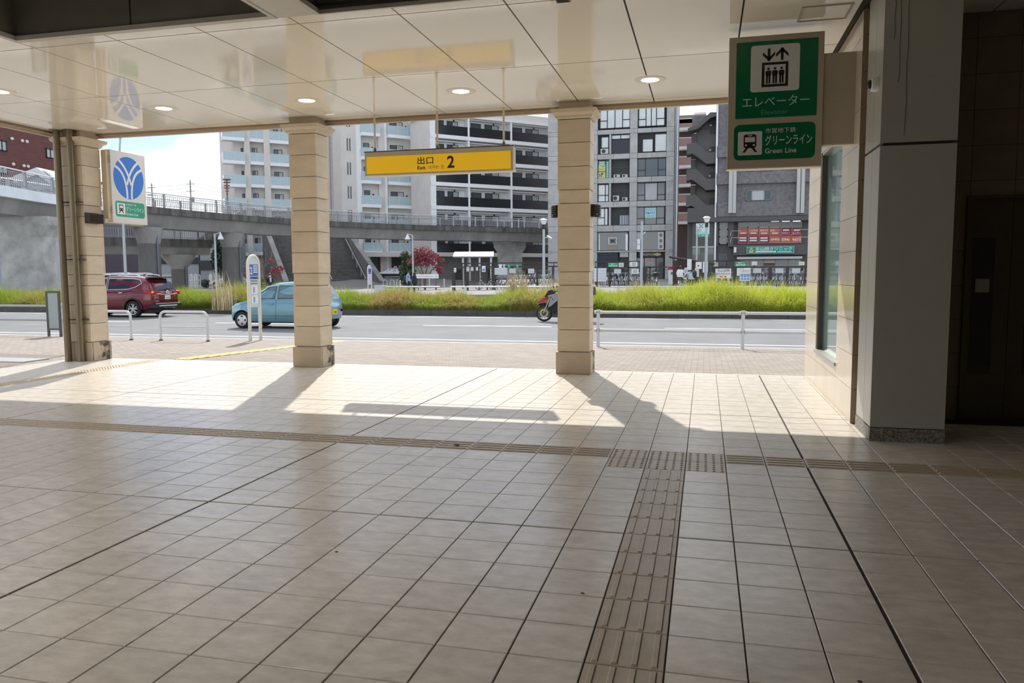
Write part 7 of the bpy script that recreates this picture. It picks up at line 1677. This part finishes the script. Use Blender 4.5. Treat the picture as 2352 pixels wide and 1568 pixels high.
def bike_parts():
    Rw = .32; P = {}
    b = MB(); b.tube([(Rw * math.cos(R(t)), 0, Rw * math.sin(R(t))) for t in range(0, 360, 20)], .019, 5, closed=True); b.mt(1); b.tube([((Rw - .03) * math.cos(R(t)), 0, (Rw - .03) * math.sin(R(t))) for t in range(0, 360, 20)], .010, 4, closed=True)
    for k in range(8): b.cyl((0, 0, 0), ((Rw - .03) * math.cos(R(45 * k)), 0, (Rw - .03) * math.sin(R(45 * k))), .003, 3, caps=False)
    P['wheel'] = b.mesh('wheel', [M_tyre, M_chrome], fix=False)
    b = MB(); b.tube([(.42, 0, .80), (.10, 0, .36), (-.12, 0, .29)], .020, 6); b.tube([(-.12, 0, .29), (-.26, 0, .72)], .017, 6); b.tube([(-.18, 0, .48), (.12, 0, .40)], .014, 6)
    for s in (.05, -.05): b.tube([(-.12, s, .29), (-.54, s, .33)], .010, 5); b.tube([(-.25, 0, .66), (-.54, s, .33)], .009, 5); b.tube([(.47, s * .8, .70), (.56, s, .32)], .011, 5)
    b.tube([(.41, 0, .86), (.47, 0, .68)], .018, 6); P['frame'] = b
    b = MB(); b.tube([(.30, .29, .98), (.36, .20, 1.02), (.42, .06, .98), (.42, -.06, .98), (.36, -.20, 1.02), (.30, -.29, .98)], .012, 6); b.tube([(.41, 0, .82), (.40, 0, .98)], .013, 6); P['handlebar'] = b.mesh('handlebar', mat('handlebar_steel', (.30, .30, .31), .3, .8), fix=False)
    b = MB(); b.sphere((-.29, 0, .84), (.13, .10, .045), 10, 6); b.tube([(-.26, 0, .70), (-.29, 0, .82)], .014, 6); P['saddle'] = b.mesh('saddle', M_sadd, fix=False)
    b = MB(); w0, w1 = .13, .18
    for z, w in ((.74, w0), (.84, (w0 + w1) / 2), (.95, w1)): b.tube([(.44, -w, z), (.44 + 2 * w * .8, -w, z), (.44 + 2 * w * .8, w, z), (.44, w, z)], .008, 4, closed=True)
    for k in range(5): t = -1 + .5 * k; b.tube([(.44, w0 * t, .74), (.44, w1 * t, .95)], .005, 3); b.tube([(.44 + 1.6 * w0, w0 * t, .74), (.44 + 1.6 * w1, w1 * t, .95)], .005, 3)
    P['basket'] = b.mesh('basket', M_bask, fix=False)
    P['mg'] = []
    for cx in (.56, -.54): b = MB(); b.grid([[(cx + .35 * math.cos(R(t)), y, .32 + .35 * math.sin(R(t))) for y in (-.03, .03)] for t in range(20, 190, 17)]); P['mg'].append(b.mesh('mudguard', M_chrome, fix=False))
    b = MB().tube([(-.2, .05, .66), (-.75, .05, .68), (-.75, -.05, .68), (-.2, -.05, .66)], .008, 4); P['carrier'] = b.mesh('carrier', M_bask, fix=False)
    P['frames'] = [P['frame'].mesh('frame', m_, fix=False) for m_ in M_frb]
    return P
BK = bike_parts()
BCOL = ['black', 'silver', 'wine red', 'white', 'green']
def bicycle(loc, rz, ci, label, group='bicycles standing in the station bicycle park', basket=True):
    o = thing('bicycle', label, 'bicycle', loc, rz, group)
    node('wheel', BK['wheel'], o, (.56, 0, .34)); node('wheel', BK['wheel'], o, (-.54, 0, .34))
    for g_ in BK['mg']: node('mudguard', g_, o)
    for k in ('handlebar', 'saddle', 'carrier') + (('basket',) if basket else ()): node(k, BK[k], o)
    node('frame', BK['frames'][ci], o); k_ = random.uniform(.995, 1.005); o.scale = (k_, k_, k_); return o
spots = []
for t_, pxs, lo_, hi_ in ((0, 1140, 12.6, 14.6), (2, 1146, 13, 16), (1, 1190, 13, 17)):
    px = pxs
    while px < 1862:
        if not (1272 < px < 1372 or 1500 + 18 * (t_ == 0) < px < 1640): spots.append((px, t_))
        px += random.uniform(lo_, hi_)
ROWY = {0: 60.3, 2: 62.5, 1: 64.75}
where = lambda px, t: ('on the upper rack ' if t else 'on the ground ') + ('behind the plume grass' if px < 1290 else 'before the office shops' if px < 1540 else 'before the clinic')
rk = thing('bicycle_rack', 'dark two-tier bicycle rack rails behind the fence', 'rack', (-5, 63, G(-5, 63)))
for t_, Yq in ((0, 60.3), (0, 62.5), (1, 64.75)):
    for pxa, pxb in ((1185, 1285), (1370, 1500), (1640, 1865)):
        a, b_ = on_y(pxa, 640, Yq), on_y(pxb, 640, Yq); up_ = .38 if t_ else .0; hw_ = .27 if t_ else .04; z = G(a.x, Yq) + up_
        for dy in (-.56, .56): MB().obox((a.x, Yq + dy - hw_, z - .05), (b_.x - a.x, 0, G(b_.x, Yq) - G(a.x, Yq)), (0, 2 * hw_, 0), (0, 0, .06)).build('track_rail', M_brn, rk)
        for k in range(5):
            x = a.x + (b_.x - a.x) * k / 4
            if t_: MB().box(x - .04, x + .04, Yq - .04, Yq + .04, G(x, Yq) - .1, G(x, Yq) + .34).build('rack_post', M_brn, rk)
            if t_: MB().box(x - .04, x + .04, Yq - .6, Yq + .6, G(x, Yq) + .28, G(x, Yq) + .335).build('rack_beam', M_brn, rk)
for n_, (px, t_) in enumerate(spots):
    Yq = ROWY[t_]; t_ = 1 if t_ == 1 else 0; a = on_y(px, 640, Yq); z = G(a.x, Yq) + (.392 if t_ else .012); ci = random.choices(range(5), (5, 4, 1, 1.4, .8))[0]
    bicycle((a.x, Yq + (.19 if n_ % 2 else -.19), z), R(-90 + random.uniform(-2, 2)), ci, BCOL[ci] + ' city bicycle ' + where(px, t_), basket=random.random() < .75)
p = foot(1504, 56.5); bk = bicycle(p, R(-78), 0, 'black city bicycle with covered basket standing free beside the fence end', group='bicycles standing free in the plaza')
MB().sphere((.55, 0, .95), (.30, .24, .16), 12, 8).build('basket_cover', M_sadd, bk, smooth=True, world=False)
p = foot(1632, 56.5); bicycle(p, R(-60), 1, 'silver city bicycle standing beside the name board', group='bicycles standing free in the plaza')
p = foot(1116, 60.3); bicycle(p, R(-160), 3, 'white city bicycle parked sideways behind the slatted fence', group='bicycles standing free in the plaza')
# white-and-red parcel post at the gate
p = foot(1543.5, 66); o = thing('ticket_post', 'white ticket machine with red cap beside the office corner', 'machine', p); MB().box(p.x - .3, p.x + .3, p.y - .25, p.y + .25, p.z, p.z + 1.25).build('body', M_paper, o); MB().box(p.x - .34, p.x + .34, p.y - .3, p.y + .3, p.z + 1.25, p.z + 1.5).build('cap', M_bancr, o); MB().box(p.x - .1, p.x + .1, p.y - .26, p.y - .25, p.z + .8, p.z + 1.05).build('slot', M_mark, o)
# ================================================================ people
M_skin = mat('skin', (.48, .30, .21), .55); M_hair = mat('hair_black', (.012, .010, .009), .5); M_suit = mat('suit_black', (.014, .014, .017), .8); M_shirtw = mat('shirt_white', (.66, .67, .70), .7)
M_shirtb = mat('shirt_blue', (.27, .42, .66), .7); M_navyc = mat('cloth_navy', (.016, .022, .034), .8); M_shoe = mat('shoe_black', (.015, .014, .013), .5); M_hoodw = mat('hoodie_white', (.68, .68, .72), .8, var=.05); M_hoodg = mat('hoodie_grey', (.42, .46, .52), .85, var=.06); M_trk = mat('trouser_black', (.015, .015, .016), .8); M_mask = mat('mask_white', (.72, .74, .76), .7); M_cap = mat('cap_black', (.02, .02, .022), .8)
def person(label, loc, rz, J, zones, scale=1.0):
    """J: joint name -> (x forward, y left, z); one skinned body, coloured by nearest bone"""
    bones = [('pelvis', 'spine'), ('spine', 'chest'), ('chest', 'neck'), ('neck', 'head'), ('head', 'crown')]
    for s in 'LR':
        bones += [('chest', 'shoulder' + s), ('shoulder' + s, 'elbow' + s), ('elbow' + s, 'wrist' + s), ('wrist' + s, 'hand' + s), ('pelvis', 'hip' + s), ('hip' + s, 'knee' + s), ('knee' + s, 'ankle' + s), ('ankle' + s, 'toe' + s)]
    rad = dict(pelvis=(.155, .115), spine=(.14, .10), chest=(.165, .115), neck=(.055, .055), head=(.082, .095), crown=(.070, .08))
    for s in 'LR': rad.update({'shoulder' + s: (.065, .065), 'elbow' + s: (.046, .046), 'wrist' + s: (.033, .033), 'hand' + s: (.040, .022), 'hip' + s: (.085, .09), 'knee' + s: (.062, .062), 'ankle' + s: (.042, .042), 'toe' + s: (.04, .03)})
    names = list(J); idx = {n: i for i, n in enumerate(names)}
    V = [Vector(J[n]) * scale for n in names]; E = [(idx[a], idx[b]) for a, b in bones]
    me = bpy.data.meshes.new('skeleton'); me.from_pydata(V, E, []); ob = bpy.data.objects.new('skeleton', me); C.objects.link(ob)
    ob.modifiers.new('skin', 'SKIN'); sm = ob.modifiers.new('sub', 'SUBSURF'); sm.levels = sm.render_levels = 2
    for i, n in enumerate(names):
        d = me.skin_vertices[0].data[i]; d.radius = tuple(v * scale for v in rad[n]); d.use_root = (n == 'pelvis')
    dg = bpy.context.evaluated_depsgraph_get(); bm = bpy.data.meshes.new_from_object(ob.evaluated_get(dg)); bpy.data.objects.remove(ob)
    mats = []; bm.materials.clear()
    key = {}
    for zn, m_ in zones.items():
        if m_ not in mats: mats.append(m_); bm.materials.append(m_)
    def zone(a, b):
        t = a.rstrip('LR') + '>' + b.rstrip('LR')
        return {'neck>head': 'skin', 'head>crown': 'skin', 'wrist>hand': 'skin', 'elbow>wrist': 'sleeve', 'hip>knee': 'legs', 'knee>ankle': 'legs', 'pelvis>hip': 'legs', 'ankle>toe': 'shoes'}.get(t, 'torso')
    seg = [(V[idx[a]], V[idx[b]], zone(a, b)) for a, b in bones]
    for p in bm.polygons:
        c = p.center; best = None
        for a, b, zn in seg:
            ab = b - a; t = max(0, min(1, (c - a).dot(ab) / max(ab.length_squared, 1e-9))); d = (c - a - ab * t).length
            if best is None or d < best[0]: best = (d, zn)
        p.material_index = mats.index(zones.get(best[1], zones['torso'])); p.use_smooth = True
    o = bpy.data.objects.new('person', bm); C.objects.link(o); o.location = loc; o.rotation_euler = (0, 0, rz); bm.name = 'person'
    return tag(o, label, 'person'), J, scale
def face(o, hd, s, hair='short', hm=None, mask=False, cap=False, hood=None):
    h = Vector(hd) * s; hm = hm or M_hair
    for y in (.032, -.032): MB().sphere(h + Vector((.078, y, .025)) * s, .011 * s, 8, 6).build('eye', M_ink, o, world=False)
    MB().sphere(h + Vector((.092, 0, -.005)) * s, (.016 * s, .012 * s, .022 * s), 8, 6).build('nose', M_skin, o, smooth=True, world=False)
    for y in (.085, -.085): MB().sphere(h + Vector((0, y, .005)) * s, (.02 * s, .012 * s, .03 * s), 8, 6).build('ear', M_skin, o, smooth=True, world=False)
    if mask: MB().sphere(h + Vector((.05, 0, -.04)) * s, (.055 * s, .07 * s, .05 * s), 12, 8).build('mask', M_mask, o, smooth=True, world=False)
    else: MB().cbox(h + Vector((.086, 0, -.045)) * s, (.012 * s, .04 * s, .008 * s)).build('mouth', M_ban, o, world=False)
    if hood: MB().sphere(h + Vector((-.06, 0, .03)) * s, (.13 * s, .125 * s, .155 * s), 16, 10).build('hood', hood, o, smooth=True, world=False)
    elif cap:
        MB().sphere(h + Vector((-.005, 0, .065)) * s, (.105 * s, .10 * s, .075 * s), 14, 8).build('cap', M_cap, o, smooth=True, world=False); MB().cbox(h + Vector((.13, 0, .055)) * s, (.1 * s, .13 * s, .012 * s)).build('cap_peak', M_cap, o, world=False)
    else:
        MB().sphere(h + Vector((-.02, 0, .045)) * s, (.098 * s, .096 * s, .10 * s), 16, 10).build('hair', hm, o, smooth=True, world=False)
        if hair == 'long': MB().lathe([(.06, .02), (.10, -.06), (.09, -.26), (.03, -.34)], h + Vector((-.045, 0, .02)) * s, 14).build('long_hair', hm, o, smooth=True, world=False)
def stand(step=.0, arm=.0, bend=0.0):
    J = dict(pelvis=(0, 0, .93), spine=(.01, 0, 1.10), chest=(.0, 0, 1.30), neck=(.0, 0, 1.46), head=(.02, 0, 1.57), crown=(.015, 0, 1.66))
    for s, y, k in (('L', 1, 1), ('R', -1, -1)):
        J['shoulder' + s] = (0, .17 * y, 1.37); J['elbow' + s] = (-.03 + arm * .3 * k, .225 * y, 1.10); J['wrist' + s] = (.05 + arm * k, .225 * y, .88 + abs(arm) * .3); J['hand' + s] = (.08 + arm * 1.1 * k, .22 * y, .79 + abs(arm) * .32)
        J['hip' + s] = (0, .085 * y, .88); J['knee' + s] = (.03 - step * .5 * k, .09 * y, .50); J['ankle' + s] = (-.02 - step * k, .09 * y, .085); J['toe' + s] = (.11 - step * k, .10 * y, .035)
    return J
# man in a suit with a face mask
p = foot(619.5, 52); z = dict(torso=M_suit, sleeve=M_suit, legs=M_trk, shoes=M_shoe, skin=M_skin)
o, J, s = person('man in a black suit and white face mask standing behind the hatchback', p, R(-30), stand(.05), z, 1.0); face(o, J['head'], s, mask=True)
MB().prism([(-.05, .0), (.05, 0), (.07, .30), (-.07, .30)], (.118, 0, 1.12), (0, 1, 0), (-.1, 0, 1), (.012, 0, 0)).build('shirt_front', M_shirtw, o, world=False); MB().prism([(-.015, 0), (.015, 0), (.02, .26), (-.02, .26)], (.132, 0, 1.12), (0, 1, 0), (-.1, 0, 1), (.006, 0, 0)).build('tie', M_tblue, o, world=False)
# the couple
p = foot(938, 57); o, J, s = person('man in a light blue shirt and dark cap walking in the plaza', p, R(-10), stand(.06, .06), dict(torso=M_shirtb, sleeve=M_shirtb, legs=M_trk, shoes=M_shoe, skin=M_skin), 1.0); face(o, J['head'], s, cap=True)
bp_ = thing('backpack', 'black backpack on the back of the man in blue', 'bag', (p.x - .27, p.y + .05, p.z + 1.02)); MB().sphere((p.x - .28, p.y + .05, p.z + 1.10), (.13, .17, .26), 14, 10).build('bag_body', M_sadd, bp_, smooth=True); MB().tube([(p.x - .2, p.y - .08, p.z + 1.32), (p.x + .0, p.y - .13, p.z + 1.40), (p.x + .1, p.y - .13, p.z + 1.2)], .018, 6).build('strap', M_sadd, bp_)
p = foot(951.5, 56.3); o, J, s = person('woman with long black hair in a dark navy jacket facing the man in blue', p, R(165), stand(.05, .04), dict(torso=M_navyc, sleeve=M_navyc, legs=M_trk, shoes=M_shoe, skin=M_skin), .95); face(o, J['head'], s, hair='long')
MB().lathe([(.17, .05), (.20, -.15), (.22, -.42), (.20, -.45)], (0, 0, 1.22), 16).build('jacket', M_navyc, o, smooth=True, world=False)
# two cyclists in hooded tops
def ride(lean):
    J = dict(pelvis=(-.28, 0, .94), spine=(-.22 + lean * .25, 0, 1.10), chest=(-.14 + lean * .7, 0, 1.28 - lean * .08), neck=(-.08 + lean, 0, 1.42 - lean * .15), head=(-.03 + lean * 1.15, 0, 1.53 - lean * .2), crown=(-.04 + lean * 1.2, 0, 1.62 - lean * .2))
    for s, y in (('L', 1), ('R', -1)):
        J['shoulder' + s] = (-.12 + lean * .8, .17 * y, 1.35 - lean * .1); J['elbow' + s] = (.08 + lean * .5, .28 * y, 1.14); J['wrist' + s] = (.27, .28 * y, 1.01); J['hand' + s] = (.33, .28 * y, 1.0)
        J['hip' + s] = (-.24, .09 * y, .90); k = .12 if y > 0 else -.08; J['knee' + s] = (.10, .11 * y, .62 + k); J['ankle' + s] = (-.08 + .1 * k, .11 * y, .24 + k); J['toe' + s] = (.06, .12 * y, .20 + k)
    return J
for px, D, rz, lean, lb, zt, hd, bl in ((1563, 53.6, 82, .05, 'woman in a white hooded top riding a bicycle away', dict(torso=M_hoodw, sleeve=M_hoodw, legs=M_trk, shoes=M_shoe, skin=M_skin), None, 'white city bicycle under the woman in the white hooded top'),
                                     (1583, 50.9, 160, .28, 'person in a grey hood leaning over bicycle handlebars', dict(torso=M_hoodg, sleeve=M_hoodg, legs=M_trk, shoes=M_shoe, skin=M_skin), M_hoodg, 'black city bicycle under the rider in the grey hood')):
    p = foot(px, D); bicycle(p, R(rz), 3 if hd is None else 0, bl, group='bicycles being ridden'); p2 = p.copy(); p2.z += .0
    o, J, s = person(lb, p2, R(rz), ride(lean), zt, 1.0); face(o, J['head'], s, hair='long' if hd is None else 'short', hood=hd)
    b = MB(); c = Vector(J['spine']); b.lathe([(.13, .30), (.20, .16), (.215, -.05), (.20, -.20), (.17, -.22)], c, 16); b.build('hoodie', zt['torso'], o, smooth=True, world=False)
    if hd is not None:
        q = p + Matrix.Rotation(R(rz), 3, 'Z') @ Vector((-.30, 0, 1.22)); bp_ = thing('backpack', 'black backpack on the grey hooded cyclist', 'bag', q, R(rz)); MB().sphere((-.06, 0, 0), (.15, .19, .26), 14, 10).build('bag_body', M_sadd, bp_, smooth=True, world=False); MB().tube([(.05, .16, .18), (.22, .17, .05), (.1, .18, -.2)], .02, 6).build('strap', M_sadd, bp_, world=False)
